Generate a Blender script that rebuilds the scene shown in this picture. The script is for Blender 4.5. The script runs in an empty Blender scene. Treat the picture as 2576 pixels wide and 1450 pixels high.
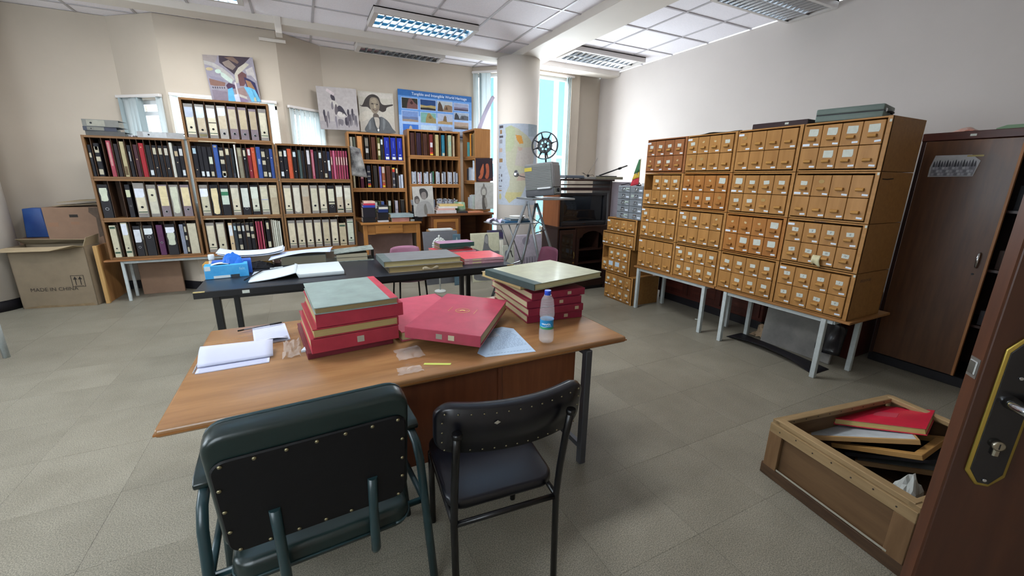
import bpy, bmesh, math, random
from mathutils import Vector, Matrix, noise
random.seed(7)
D = bpy.data
S = bpy.context.scene
COL = S.collection
PI = math.pi

# ------------------------------------------------------------------ camera
YAW, PITCH, ROLL, FPX, EYE = 0.4662653, 0.26, 0.01351794, 1032.746, 1.6
def _axes():
    cy, sy = math.cos(YAW), math.sin(YAW)
    fwd = Vector((sy*math.cos(PITCH), cy*math.cos(PITCH), -math.sin(PITCH)))
    right = Vector((cy, -sy, 0)); up = right.cross(fwd)
    cr, sr = math.cos(ROLL), math.sin(ROLL)
    return right*cr+up*sr, up*cr-right*sr, fwd
CR, CU, CF = _axes()
cam = D.cameras.new('camera'); camo = D.objects.new('camera', cam); COL.objects.link(camo)
cam.sensor_width = 36; cam.lens = 36*FPX/2576; cam.clip_start = 0.05; cam.clip_end = 200
camo.matrix_world = Matrix(((CR.x, CU.x, -CF.x, 0), (CR.y, CU.y, -CF.y, 0), (CR.z, CU.z, -CF.z, EYE), (0, 0, 0, 1)))
S.camera = camo

# ------------------------------------------------------------------ colour management, sky
S.view_settings.view_transform = 'Standard'; S.view_settings.look = 'None'
S.view_settings.gamma = 1; S.view_settings.use_curve_mapping = False
S.view_settings.exposure = 0.62
try:
    S.cycles.max_bounces = 8; S.cycles.diffuse_bounces = 5; S.cycles.glossy_bounces = 3
    S.cycles.transmission_bounces = 6; S.cycles.transparent_max_bounces = 12
    S.cycles.caustics_reflective = False; S.cycles.caustics_refractive = False
    S.cycles.sample_clamp_indirect = 4.0
except Exception:
    pass
def lin(h):
    h = h.lstrip('#')
    v = [int(h[i:i+2], 16)/255 for i in (0, 2, 4)]
    return tuple((x/12.92 if x <= .04045 else ((x+.055)/1.055)**2.4) for x in v)
W = D.worlds.new('sky'); S.world = W; W.use_nodes = True
bg = W.node_tree.nodes['Background']; bg.inputs[0].default_value = (.80, .91, 1, 1); bg.inputs[1].default_value = 4.2

def area(name, loc, target, sx, sy, power, col=(1, 1, 1)):
    l = D.lights.new(name, 'AREA'); l.shape = 'RECTANGLE'; l.size = sx; l.size_y = sy
    l.energy = power; l.color = col
    o = D.objects.new(name, l); COL.objects.link(o); o.location = loc
    o.rotation_euler = (Vector(target)-Vector(loc)).to_track_quat('-Z', 'Z').to_euler()
    o.visible_camera = False
    return o
DAY = (.86, .94, 1)
# light in each window opening, facing in; last two are fill in added windows
area('daylight_and_fill', (-.78, 7.14, 1.85), (-.78, 0, 1.85), 1.05, 1.3, 75, DAY)
area('daylight_and_fill', (4.17, 6.99, 2.0), (4.17, 0, 2.0), .85, 2.6, 85, DAY)
area('daylight_and_fill', (3.24, 7.36, 2.0), (1.9, 5.88, 2.0), .7, 2.6, 40, DAY)
area('daylight_and_fill', (-4.93, 3.2, 1.9), (2, 3.0, 1.0), 4.6, 1.7, 60, DAY)  # fill from the side, through an added window out of view
area('daylight_and_fill', (-1.6, -.30, 1.9), (-.3, 5, 1.2), 1.9, 1.6, 16, DAY)  # weak fill from behind the camera, its window added too

# ------------------------------------------------------------------ helpers
def onz(x, y, z=0):
    d = CR*((x-1288)/FPX) - CU*((y-725)/FPX) + CF
    return Vector((0, 0, EYE)) + d*((z-EYE)/d.z)
def ony(x, y, Y):
    d = CR*((x-1288)/FPX) - CU*((y-725)/FPX) + CF
    return Vector((0, 0, EYE)) + d*(Y/d.y)
def onx(x, y, X):
    d = CR*((x-1288)/FPX) - CU*((y-725)/FPX) + CF
    return Vector((0, 0, EYE)) + d*(X/d.x)

MATS = {}
def mat(name, col, rough=.6, metal=0, var=0.0, scale=14, rand=0.0, bump=0.0, spec=.5, emit=0, alpha=1, trans=0, ior=1.45, coat=0, stretch=None, col2=None, speck=None, rand_hue=0):
    if name in MATS: return MATS[name]
    m = D.materials.new(name); m.use_nodes = True; MATS[name] = m
    nt = m.node_tree; N = nt.nodes; L = nt.links; b = N['Principled BSDF']
    c = lin(col) if isinstance(col, str) else col
    b.inputs['Base Color'].default_value = (*c, 1); b.inputs['Roughness'].default_value = rough
    b.inputs['Metallic'].default_value = metal; b.inputs['Specular IOR Level'].default_value = spec
    b.inputs['IOR'].default_value = ior; b.inputs['Transmission Weight'].default_value = trans
    b.inputs['Coat Weight'].default_value = coat; b.inputs['Coat Roughness'].default_value = .15
    if emit:
        b.inputs['Emission Color'].default_value = (*c, 1); b.inputs['Emission Strength'].default_value = emit
    if alpha < 1: b.inputs['Alpha'].default_value = alpha
    out = None
    if var or bump or col2 or speck:
        tc = N.new('ShaderNodeTexCoord'); mp = N.new('ShaderNodeMapping'); L.new(tc.outputs['Object'], mp.inputs[0])
        if stretch: mp.inputs['Scale'].default_value = stretch
        oi = N.new('ShaderNodeObjectInfo'); vm = N.new('ShaderNodeVectorMath'); vm.operation = 'SCALE'
        cb = N.new('ShaderNodeCombineXYZ')
        for i in range(3): L.new(oi.outputs['Random'], cb.inputs[i])
        vm.inputs['Scale'].default_value = 37.0; L.new(cb.outputs[0], vm.inputs[0]); L.new(vm.outputs[0], mp.inputs['Location'])
        nz = N.new('ShaderNodeTexNoise'); nz.inputs['Scale'].default_value = scale; nz.inputs['Detail'].default_value = 5
        nz.inputs['Roughness'].default_value = .62; L.new(mp.outputs[0], nz.inputs['Vector'])
        if var or col2:
            rp = N.new('ShaderNodeValToRGB'); rp.color_ramp.elements[0].position = .32; rp.color_ramp.elements[1].position = .68
            if col2:
                a, d = c, lin(col2)
            else:
                a, d = tuple(x*(1-var) for x in c), tuple(min(1, x*(1+var)) for x in c)
            rp.color_ramp.elements[0].color = (*a, 1); rp.color_ramp.elements[1].color = (*d, 1)
            L.new(nz.outputs['Fac'], rp.inputs[0]); out = rp.outputs[0]
        if speck:
            vo = N.new('ShaderNodeTexNoise'); vo.inputs['Scale'].default_value = speck[0]; vo.inputs['Detail'].default_value = 3; L.new(tc.outputs['Object'], vo.inputs['Vector'])
            r2 = N.new('ShaderNodeValToRGB'); r2.color_ramp.elements[0].position = .38; r2.color_ramp.elements[1].position = .62
            k = speck[1]; r2.color_ramp.elements[0].color = (1-k, 1-k, 1-k, 1); r2.color_ramp.elements[1].color = (1+k, 1+k, 1+k*.8, 1)
            L.new(vo.outputs['Fac'], r2.inputs[0])
            mx = N.new('ShaderNodeMix'); mx.data_type = 'RGBA'; mx.blend_type = 'MULTIPLY'; mx.inputs[0].default_value = 1
            L.new(out, mx.inputs[6]) if out else None
            if not out: mx.inputs[6].default_value = (*c, 1)
            L.new(r2.outputs[0], mx.inputs[7]); out = mx.outputs[2]
        if bump:
            bp = N.new('ShaderNodeBump'); bp.inputs['Strength'].default_value = bump; bp.inputs['Distance'].default_value = .004
            L.new(nz.outputs['Fac'], bp.inputs['Height']); L.new(bp.outputs[0], b.inputs['Normal'])
    if rand or rand_hue:
        oi = N.new('ShaderNodeObjectInfo'); mr = N.new('ShaderNodeMapRange'); hs = N.new('ShaderNodeHueSaturation')
        L.new(oi.outputs['Random'], mr.inputs[0]); mr.inputs[3].default_value = 1-rand; mr.inputs[4].default_value = 1+rand
        L.new(mr.outputs[0], hs.inputs['Value'])
        if out: L.new(out, hs.inputs['Color'])
        else: hs.inputs['Color'].default_value = (*c, 1)
        out = hs.outputs[0]
    if out: L.new(out, b.inputs['Base Color'])
    return m
def wood(name, c1, c2, axis='x', rough=.42, rand=.06, scale=9, coat=0):
    st = {'x': (.35, 3.2, 3.2), 'y': (3.2, .35, 3.2), 'z': (3.2, 3.2, .35)}[axis]
    return mat(name, c1, rough, col2=c2, scale=scale, stretch=st, rand=rand, coat=coat)

class MB:
    """collects verts and faces; build() links them as ONE mesh object"""
    def __init__(s): s.v = []; s.f = []; s.mi = []; s.sm = []
    def add(s, vs, fs, m=0, smooth=False):
        o = len(s.v); s.v += [tuple(p) for p in vs]
        for f in fs: s.f.append([i+o for i in f]); s.mi.append(m); s.sm.append(smooth)
        return s
    def box(s, x0, y0, z0, x1, y1, z1, m=0):
        return s.add([(x0,y0,z0),(x1,y0,z0),(x1,y1,z0),(x0,y1,z0),(x0,y0,z1),(x1,y0,z1),(x1,y1,z1),(x0,y1,z1)],
                     [(3,2,1,0),(4,5,6,7),(0,1,5,4),(1,2,6,5),(2,3,7,6),(3,0,4,7)], m)
    def prism(s, pts, z0, z1, m=0, axis='z'):
        n = len(pts); f = {'z': lambda a,b,c:(a,b,c), 'y': lambda a,b,c:(a,c,b), 'x': lambda a,b,c:(c,a,b)}[axis]
        vs = [f(p[0],p[1],z0) for p in pts]+[f(p[0],p[1],z1) for p in pts]
        return s.add(vs, [tuple(range(n))[::-1], tuple(range(n,2*n))]+[(i,(i+1)%n,(i+1)%n+n,i+n) for i in range(n)], m)
    def poly(s, pts, m=0): return s.add(pts, [tuple(range(len(pts)))], m)
    def tube(s, pts, r, n=10, m=0, cap=True):
        P = [Vector(p) for p in pts]; k = len(P); R = r if isinstance(r, (list, tuple)) else [r]*k
        vs = []; up = None
        for i in range(k):
            t = (P[min(i+1,k-1)]-P[max(i-1,0)]).normalized()
            if up is None:
                up = Vector((0,0,1)) if abs(t.z) < .9 else Vector((1,0,0))
            a = t.cross(up).normalized(); b = a.cross(t).normalized(); up = b
            vs += [P[i]+(a*math.cos(2*PI*j/n)+b*math.sin(2*PI*j/n))*R[i] for j in range(n)]
        fs = [(i*n+j, i*n+(j+1)%n, (i+1)*n+(j+1)%n, (i+1)*n+j) for i in range(k-1) for j in range(n)]
        s.add(vs, fs, m, True)
        if cap: s.add(vs[:n], [tuple(range(n))], m); s.add(vs[-n:], [tuple(range(n))[::-1]], m)
        return s
    def lathe(s, prof, c=(0,0,0), n=20, m=0, axis='z', cap=True):
        vs = []
        for r, h in prof:
            for j in range(n):
                a = 2*PI*j/n; p = (r*math.cos(a), r*math.sin(a), h)
                if axis == 'y': p = (p[0], p[2], p[1])
                if axis == 'x': p = (p[2], p[0], p[1])
                vs.append((p[0]+c[0], p[1]+c[1], p[2]+c[2]))
        k = len(prof)
        s.add(vs, [(i*n+j, i*n+(j+1)%n, (i+1)*n+(j+1)%n, (i+1)*n+j) for i in range(k-1) for j in range(n)], m, True)
        if cap: s.add(vs[:n], [tuple(range(n))[::-1]], m); s.add(vs[-n:], [tuple(range(n))], m)
        return s
    def sheet(s, fn, nu, nv, m=0, smooth=True):
        vs = [fn(i/nu, j/nv) for j in range(nv+1) for i in range(nu+1)]
        return s.add(vs, [(j*(nu+1)+i, j*(nu+1)+i+1, (j+1)*(nu+1)+i+1, (j+1)*(nu+1)+i) for j in range(nv) for i in range(nu)], m, smooth)
    def mesh(s, name, mats, bev=0, seg=2, fix=True, solid=0):
        me = D.meshes.new(name); me.from_pydata(s.v, [], s.f)
        for m in (mats if isinstance(mats, (list, tuple)) else [mats]): me.materials.append(m)
        me.polygons.foreach_set('material_index', s.mi); me.polygons.foreach_set('use_smooth', s.sm)
        bm = bmesh.new(); bm.from_mesh(me)
        if fix: bmesh.ops.remove_doubles(bm, verts=bm.verts, dist=1e-6); bmesh.ops.recalc_face_normals(bm, faces=bm.faces)
        if bev:
            es = [e for e in bm.edges if len(e.link_faces) == 2 and e.calc_face_angle(0) > .6]
            bmesh.ops.bevel(bm, geom=es, offset=bev, segments=seg, affect='EDGES', profile=.5)
            if seg > 1:
                for f in bm.faces: f.smooth = True
        if solid:
            bmesh.ops.solidify(bm, geom=bm.faces, thickness=solid)
        bm.to_mesh(me); bm.free(); me.update()
        return me
    def build(s, name, mats, parent=None, loc=(0,0,0), rot=(0,0,0), **k):
        return link(name, s.mesh(name, mats, **k), parent, loc, rot)
def link(name, me, parent=None, loc=(0,0,0), rot=(0,0,0)):
    o = D.objects.new(name, me); COL.objects.link(o); o.location = loc; o.rotation_euler = rot
    if parent: o.parent = parent
    return o
def tag(o, label=None, cat=None, group=None, kind=None):
    if label: o['label'] = label
    if cat: o['category'] = cat
    if group: o['group'] = group
    if kind: o['kind'] = kind
    return o
def thing(name, label, cat, loc=(0,0,0), rz=0, group=None, rot=None):
    o = D.objects.new(name, None); COL.objects.link(o); o.empty_display_size = .05
    o.location = loc; o.rotation_euler = rot or (0,0,rz)
    return tag(o, label, cat, group)
def box(name, x0,y0,z0,x1,y1,z1, m, parent=None, bev=0, seg=1, loc=(0,0,0), rot=(0,0,0)):
    return MB().box(x0,y0,z0,x1,y1,z1).build(name, m, parent, loc, rot, bev=bev, seg=seg)
def dup(o, parent=None):
    c = o.copy(); COL.objects.link(c)
    if parent: c.parent = parent
    for ch in list(o.children): dup(ch, c)
    return c
def struct(o, label=None, cat=None):
    return tag(o, label, cat, kind='structure')
def text(name, body, m, parent, loc, rot, size, align='CENTER', extr=0, space=1.0, shear=0):
    cu = D.curves.new(name, 'FONT'); cu.body = body; cu.size = size; cu.align_x = align; cu.align_y = 'CENTER'
    cu.extrude = extr; cu.space_character = space; cu.shear = shear; cu.materials.append(m); cu.resolution_u = 3
    t = D.objects.new(name, cu); COL.objects.link(t); bpy.context.view_layer.update()
    me = D.meshes.new_from_object(t.evaluated_get(bpy.context.evaluated_depsgraph_get())); D.objects.remove(t); D.curves.remove(cu)
    return link(name, me, parent, loc, rot)
def smoothpoly(pts, n=5):
    k = len(pts); out = []
    for i in range(k):
        p0, p1, p2, p3 = (Vector(pts[(i+j) % k]) for j in (-1, 0, 1, 2))
        for q in range(n):
            t = q/n
            out.append(.5*((2*p1)+(p2-p0)*t+(2*p0-5*p1+4*p2-p3)*t*t+(3*p1-p0-3*p2+p3)*t**3))
    return [tuple(p) for p in out]
def ell(cx, cy, rx, ry, n=18, a=0):
    ca, sa = math.cos(a), math.sin(a)
    return [(cx+rx*math.cos(2*PI*i/n)*ca-ry*math.sin(2*PI*i/n)*sa, cy+rx*math.cos(2*PI*i/n)*sa+ry*math.sin(2*PI*i/n)*ca) for i in range(n)]
class Print:
    """flat print: coloured shapes on a sheet (local x to the right, z up, facing -y), each layer a hair proud of the last"""
    def __init__(s, w, h): s.w, s.h, s.mb, s.mats, s.k = w, h, MB(), [], 0
    def shape(s, pts, col):
        if col not in s.mats: s.mats.append(col)
        s.k += 1; y = -.0008-.00012*s.k
        s.mb.add([(p[0]*s.w, y, p[1]*s.h) for p in pts], [tuple(range(len(pts)))], s.mats.index(col)); return s
    def rect(s, x0, y0, x1, y1, col): return s.shape([(x0,y0),(x1,y0),(x1,y1),(x0,y1)], col)
    def build(s, name, parent, loc=(0,0,0)):
        ms = [mat('print_'+c, c, .55, var=.10, scale=22) for c in s.mats]
        return s.mb.build(name, ms, parent, loc, fix=False)
# ------------------------------------------------------------------ setting
ZC, XR, XL, YB, YF = 3.51, 5.43, -5.0, 7.54, -.40
M_wall = mat('wall_paint', 'b5aa9b', .75, var=.035, scale=1.3, bump=.05)
M_wallr = mat('wall_paint_right', 'b9b2ad', .72, var=.03, scale=1.1, bump=.05)
M_ceil = mat('ceiling_tile_white', 'f0edf4', .85, var=.03, scale=60, speck=(140, .06), bump=.15)
M_bar = mat('ceiling_grid_white', 'b5b2b6', .5)
M_beam = mat('beam_paint', 'cdc6bd', .7, var=.02, scale=2)
M_black = mat('black_skirting', '16151a', .5)
M_floor = mat('vinyl_tile', '726e63', .45, col2='7e7a6f', scale=3, speck=(200, .34), rand=.03, spec=.35)
M_grout = mat('floor_joint', '66625a', .8)

# floor: a slab with its tiles set on it one by one
fl = struct(box('floor', XL, YF-.3, -.1, XR, YB, -.002, M_grout), 'grey speckled vinyl tile floor of the archive room', 'floor')
T = .5; tm = MB().box(.0005, .0005, -.003, T-.0005, T-.0005, 0).mesh('tile', M_floor)
i = 0
for ix in range(21):
    for iy in range(16):
        x, y = XL+ix*T, YF-.1+iy*T
        if x >= XR or y+T > YB+.35: continue
        if y > 6.6 and (x > 4 or x < -3.5): continue
        t = link('tile', tm, fl, (x, y, random.uniform(-.0004, .0001))); i += 1
        if x+T > XR: t.scale.x = (XR-x)/T
        if y+T > YB: t.scale.y = (YB-y)/T

# walls built as panels along a line, each with at most one window opening
def wall(name, p0, p1, label, m=M_wall, z0=0, z1=ZC, op=None, th=.22):
    a, b = Vector((*p0, 0)), Vector((*p1, 0)); d = b-a; n = d.length; mb = MB()
    if op:
        u0, u1, v0, v1 = op
        mb.box(0, 0, z0, u0, th, z1); mb.box(u1, 0, z0, n, th, z1); mb.box(u0, 0, z0, u1, th, v0); mb.box(u0, 0, v1, u1, th, z1)
    else: mb.box(0, 0, z0, n, th, z1)
    o = mb.build(name, m, None, (p0[0], p0[1], 0), (0, 0, math.atan2(d.y, d.x)), fix=False)
    struct(o, label, 'wall'); return o
D1a, D1b = (-1.985, 7.54), (-1.42, 7.10); P1b = (-.105, 7.10); D2b = (.47, 7.54)
B1, B2, B3, B4 = (2.955, 7.54), (3.62, 6.94), (4.86, 6.94), (4.86, 7.08)
wall('wall_back', (XL, 7.54), D1a, 'plain cream back wall above the cardboard boxes')
wall('wall_back', D1a, D1b, 'slanted cream wall pier beside the flat topped file boxes', op=(.10, .62, .95, 2.54))
wall('wall_back', D1b, P1b, 'cream wall face carrying the church vault poster', op=(.07, 1.23, .95, 2.56))
wall('wall_back', P1b, D2b, 'slanted cream wall beside the grey crowd photograph', op=(.09, .68, .95, 2.53))
wall('wall_back', D2b, B1, 'cream back wall behind the three leaning pictures')
wall('wall_back', B1, B2, 'slanted window wall behind the round column', op=(.02, .86, .12, 3.41))
wall('wall_back', B2, B3, 'window wall with reel and projector before it', op=(.06, 1.05, .42, 3.41))
wall('wall_back', (4.86, 6.945), B4, 'narrow pale return beside the tall window', th=.05)
wall('wall_back', B4, (XR, 7.08), 'narrow recessed wall strip in the room corner')
wall('wall_right', (XR, YB), (XR, YF-.2), 'long blank pale wall behind the card drawers', M_wallr)
wall('wall_left', (XL, YF-.2), (XL, YB), 'cream side wall with a wide window added for fill', op=(1.1, 5.9, 1.0, 2.9))
wall('wall_front', (XR, YF), (XL, YF), 'cream entrance wall with a window added for fill', op=(XR+.65, XR+2.65, 1.0, 2.75))

# skirting and cable trunking
def run(name, p0, p1, z0, z1, th, m, label, cat='skirting'):
    a, b = Vector((*p0, 0)), Vector((*p1, 0)); d = b-a
    o = MB().box(0, -th, z0, d.length, 0, z1).build(name, m, None, (p0[0], p0[1], 0), (0, 0, math.atan2(d.y, d.x)), bev=.003, seg=1)
    struct(o, label, cat)
run('baseboard_back', (XL, 7.54), D1a, 0, .12, .015, M_black, 'black skirting behind the cardboard boxes')
run('baseboard_back', D1a, D1b, 0, .12, .015, M_black, 'short black skirting on the slanted pier')
run('baseboard_back', D1b, P1b, 0, .12, .015, M_black, 'black skirting under the tall file shelves')
run('baseboard_back', P1b, D2b, 0, .12, .015, M_black, 'short black skirting behind the yellow desk')
run('baseboard_back', D2b, B1, 0, .12, .015, M_black, 'black skirting behind the two desks')
run('baseboard_right', (XR, 7.0), (XR, YF), 0, .05, .012, M_black, 'black skirting along the blank wall')
run('trim_1', (XR, 7.0), (XR, YF), .27, .335, .02, M_wallr, 'lower pale cable trunking along the blank wall', 'trunking')
run('trim_2', (XR, 7.0), (XR, YF), .345, .41, .02, M_wallr, 'upper pale cable trunking along the blank wall', 'trunking')
run('trim_3', (2.40, 7.54), (2.43, 7.54), 2.0, ZC, .02, M_wall, 'thin vertical pipe cover on the back wall', 'trunking') if False else None

# ceiling: slab, grid bars and one panel per tile
ce = struct(box('ceiling', XL, YF-.2, ZC+.03, XR, YB+.2, ZC+.15, M_beam), 'white suspended tile ceiling', 'ceiling')
CT = .65; x0c = 2.295-CT*12; y0c = 3.995-CT*7
tm2 = MB().box(.012, .012, .006, CT-.012, CT-.012, .022).mesh('ceiling_tile', M_ceil, bev=.003, seg=1)
for ix in range(17):
    for iy in range(13):
        x, y = x0c+ix*CT, y0c+iy*CT
        if x+CT < XL or x > XR-.02 or y+CT < YF or y > YB: continue
        t = link('ceiling_tile', tm2, ce, (x, y, ZC))
        if x+CT > XR: t.scale.x = (XR-x)/CT
        if y+CT > YB+.1: t.scale.y = (YB+.1-y)/CT
for ix in range(18):
    x = x0c+ix*CT
    if XL < x < XR: box('grid_bar', x-.013, YF, ZC-.002, x+.013, YB, ZC+.012, M_bar, ce)
for iy in range(14):
    y = y0c+iy*CT
    if YF < y < YB: box('grid_bar', XL, y-.013, ZC-.0025, XR, y+.013, ZC+.011, M_bar, ce)

# beams and columns
struct(box('beam', XL, 6.52, 3.436, XR, 6.80, ZC+.02, M_beam, bev=.006), 'shallow ceiling beam crossing in front of the window wall', 'beam')
struct(box('beam', 3.21, YF, 3.425, 3.74, 6.6, ZC+.02, M_beam, bev=.006), 'wide ceiling beam running towards the round column', 'beam')
MB().lathe([(.345, 0), (.345, 3.43)], n=40).build('column', M_beam, None, (3.325, 6.48, 0))
struct(D.objects['column'], 'round cream column with the map on it', 'column')
c2 = MB().lathe([(.43, .13), (.43, ZC)], n=40).build('column', M_beam, None, (-3.60, 7.085, 0))
struct(c2, 'round white column beside the cardboard boxes', 'column')
MB().lathe([(.425, 0), (.425, .13)], n=40).build('column_base', M_black, c2)
struct(box('trim_4', -.085, 6.50, 3.33, -.01, 6.70, 3.53, M_beam, bev=.004), 'small pale junction box under the ceiling beam', 'trunking')
struct(box('trim_5', -.30, 7.06, 3.36, .02, 7.10, 3.40, M_beam, bev=.004), 'short pale trunking at the top of the slanted wall', 'trunking')

# windows
M_frame = mat('window_frame_white', 'e6e8ea', .4)
M_glass = mat('window_glass', 'dfeaf0', .02, spec=.6, alpha=.07)
def fabric(name, col, k):
    m = D.materials.new(name); m.use_nodes = True; N = m.node_tree.nodes; L = m.node_tree.links; N.clear()
    o = N.new('ShaderNodeOutputMaterial'); mx = N.new('ShaderNodeMixShader'); d = N.new('ShaderNodeBsdfDiffuse'); t = N.new('ShaderNodeBsdfTranslucent')
    for q in (d, t): q.inputs[0].default_value = (*lin(col), 1)
    mx.inputs[0].default_value = k; L.new(d.outputs[0], mx.inputs[1]); L.new(t.outputs[0], mx.inputs[2]); L.new(mx.outputs[0], o.inputs[0]); return m
M_slat = fabric('blind_slat', 'e6ecec', .62); M_slat_shade = fabric('blind_slat_shaded', 'a4b2b4', .25)  # turned slats: shade put into a darker, duller fabric
M_rail = mat('blind_rail', 'cfcac6', .45)
def window(n, p0, p1, op, label, mull=(), trans=(), th=.22):
    a, b = Vector((*p0, 0)), Vector((*p1, 0)); d = (b-a); rz = math.atan2(d.y, d.x)
    u0, u1, v0, v1 = op; f = .05
    r = thing(f'window_{n}', label, 'window', (p0[0], p0[1], 0), rz); r['kind'] = 'structure'
    mb = MB(); mb.box(u0, .09, v0, u0+f, .15, v1); mb.box(u1-f, .09, v0, u1, .15, v1); mb.box(u0, .09, v0, u1, .15, v0+f); mb.box(u0, .09, v1-f, u1, .15, v1)
    mb.build('frame', M_frame, r, fix=False)
    for m in mull: box('mullion', u0+m-.02, .095, v0, u0+m+.02, .145, v1, M_frame, r)
    for t in trans: box('transom', u0, .096, t-.025, u1, .144, t+.025, M_frame, r)
    ys = [v0]+list(trans)+[v1]
    for q in range(len(ys)-1): box('pane', u0+f, .118, ys[q]+.02, u1-f, .122, ys[q+1]-.02, M_glass, r)
    box('sill', u0-.03, -.05, v0-.03, u1+.03, .09, v0, M_frame, r, bev=.004)
    return r, rz
def blind(p0, rz, u0, u1, z0, z1, label, slats, y=-.03):
    """vertical blind: headrail and hanging slats; slats = list of (u, turn, width)"""
    r = thing('vertical_blind', label, 'blind', (p0[0], p0[1], 0), rz)
    box('headrail', u0, y-.025, z1, u1, y+.02, z1+.035, M_rail, r, bev=.004)
    for u, turn, w in slats:
        MB().sheet(lambda a, b: ((a-.5)*w, .006*math.cos((a-.5)*PI), z0+(z1-z0)*b), 3, 1).build('slat', M_slat if turn < .9 else M_slat_shade, r, (u, y, 0), (0, 0, turn), solid=.0012)
    return r
w1, r1 = window(1, D1a, D1b, (.10, .62, .95, 2.54), 'bright window in the slanted pier over the flat files', trans=(2.38,))
blind(D1a, r1, -.04, .66, 1.0, 2.555, 'vertical blind partly drawn over the slanted pier window', [(.04, 1.1, .09), (.10, .15, .09), (.185, .1, .09), (.25, .35, .09), (.31, 1.2, .07), (.62, .25, .08)])
w2, r2 = window(2, D1b, P1b, (.07, 1.23, .95, 2.56), 'window behind the tallest file shelf', mull=(.58,))
blind(D1b, r2, .03, 1.24, 1.0, 2.575, 'vertical blind behind the tallest file shelf', [(.08+.09*k, .12, .095) for k in range(13)])
w3, r3 = window(3, P1b, D2b, (.09, .68, .95, 2.53), 'window beside the grey crowd photograph')
blind(P1b, r3, .05, .70, 1.0, 2.545, 'vertical blind beside the grey crowd photograph', [(.10+.085*k, (.2, .35, .1, .15, .1, .12, .1)[k], .085) for k in range(7)])
w4, r4 = window(4, B1, B2, (.02, .86, .12, 3.41), 'tall window half hidden by the round column', trans=(1.9,))
blind(B1, r4, .0, .86, .2, 3.40, 'tall vertical blind half hidden by the round column', [(.06, .5, .09), (.16, 1.3, .09), (.22, .25, .09), (.30, .2, .09)])
w5, r5 = window(5, B2, B3, (.06, 1.05, .42, 3.41), 'tall bright window behind the projector', trans=(2.02, .95))
blind(B2, r5, .0, 1.08, .5, 3.40, 'tall vertical blind pushed aside by the bright window', [(.93, 1.25, .09), (.97, 1.3, .09), (1.01, 1.2, .09)])
w6, r6 = window(6, (XL, YF-.2), (XL, YB), (1.1, 5.9, 1.0, 2.9), 'wide unseen window added in the side wall for fill', mull=(1.2, 2.4, 3.6))  # out of view, added to carry the side fill light
w7, r7 = window(7, (XR, YF), (XL, YF), (XR+.65, XR+2.65, 1.0, 2.75), 'unseen window added in the entrance wall for fill', mull=(1.0,))  # unseen, added to carry fill from the camera side

# building across the street, seen through the tall window
bl = thing('office_building', 'teal glass office building across the street', 'building', (9, 24, 0), -.35)
M_teal = mat('teal_glazing', '3f707c', .15, rand=.2, spec=.6)
M_conc = mat('facade_white', 'dfe6ea', .7)
box('facade', -9, 0, -6, 9, 8, 22, M_conc, bl)
pm = MB().box(.15, -.06, .2, 3.35, 0, 6.8).mesh('glazing_panel', M_teal)
for ix in range(5):
    for iz in range(4): link('glazing_panel', pm, bl, (-8.8+ix*3.5, 0, -5.5+iz*7))

# fluorescent fittings: housing, reflector trough, louvre blades, tubes
M_house = mat('fitting_housing', 'c9c4c0', .45)
M_trough = mat('fitting_reflector', 'b9bcc0', .18, metal=.85)
M_tube_on = mat('fluorescent_tube_lit', 'cfe9ff', .4, emit=9)
M_tube_off = mat('fluorescent_tube_unlit', 'e8ecee', .35)
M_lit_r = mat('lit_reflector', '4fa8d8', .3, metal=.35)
def fitting(x, y, w, d, lit, label, nb=13, rows=2, h=.075, z=ZC):
    r = thing('ceiling_light', label, 'light', (x, y, z-h), 0, 'fluorescent ceiling lights')
    t = .035
    mb = MB(); mb.box(0, 0, 0, w, t, h); mb.box(0, d-t, 0, w, d, h); mb.box(0, t, 0, t*1.6, d-t, h); mb.box(w-t*1.6, t, 0, w, d-t, h); mb.box(0, 0, h-.012, w, d, h+.003)
    mb.build('housing', M_house, r, fix=False)
    Lx0, Lx1, y0, y1 = t*1.6, w-t*1.6, t, d-t
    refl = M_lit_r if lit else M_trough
    MB().sheet(lambda a, b: (Lx0+(Lx1-Lx0)*a, y0+(y1-y0)*b, .03+.025*abs(math.sin(b*PI*rows))), 1, 12).build('reflector', refl, r)
    for k in range(rows):
        yy = y0+(y1-y0)*(k+.5)/rows
        MB().tube([(Lx0+.01, yy, .045), (Lx1-.01, yy, .045)], .013, 8).build('tube', M_tube_on if lit else M_tube_off, r)
    for k in range(1, nb):
        xx = Lx0+(Lx1-Lx0)*k/nb
        MB().prism([(xx-.002, .002), (xx+.002, .002), (xx+.011, .03), (xx-.011, .03)], y0, y1, axis='y').build('louvre', M_trough, r)
    for k in range(rows+1):
        yy = y0+(y1-y0)*k/rows
        box('louvre_rail', Lx0, yy-.004, .001, Lx1, yy+.004, .03, M_trough, r)
    return r
fitting(.96, 5.54, 1.30, .53, True, 'lit fluorescent ceiling light nearest the window beam')
fitting(-1.66, 5.54, 1.30, .53, True, 'lit fluorescent ceiling light over the file shelves')
fitting(3.80, 5.59, 1.36, .53, False, 'unlit fluorescent ceiling light in the corner by the tall window')
fitting(4.05, 2.98, 1.36, .53, False, 'unlit fluorescent ceiling light over the card drawers', nb=16)
fitting(.93, 6.86, 1.30, .34, False, 'narrow unlit ceiling light behind the beam', nb=12, rows=1, h=.10)
for X in (-1.66, .96): fitting(X, 2.98, 1.30, .53, True, 'lit fluorescent ceiling light over the ' + ('brown desk' if X > 0 else 'open floor'))
def lamp(x, y, p):
    area('tube_light', (x, y, ZC-.10), (x, y, 0), 1.2, .4, p, (.95, .97, 1)).visible_glossy = False
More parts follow.
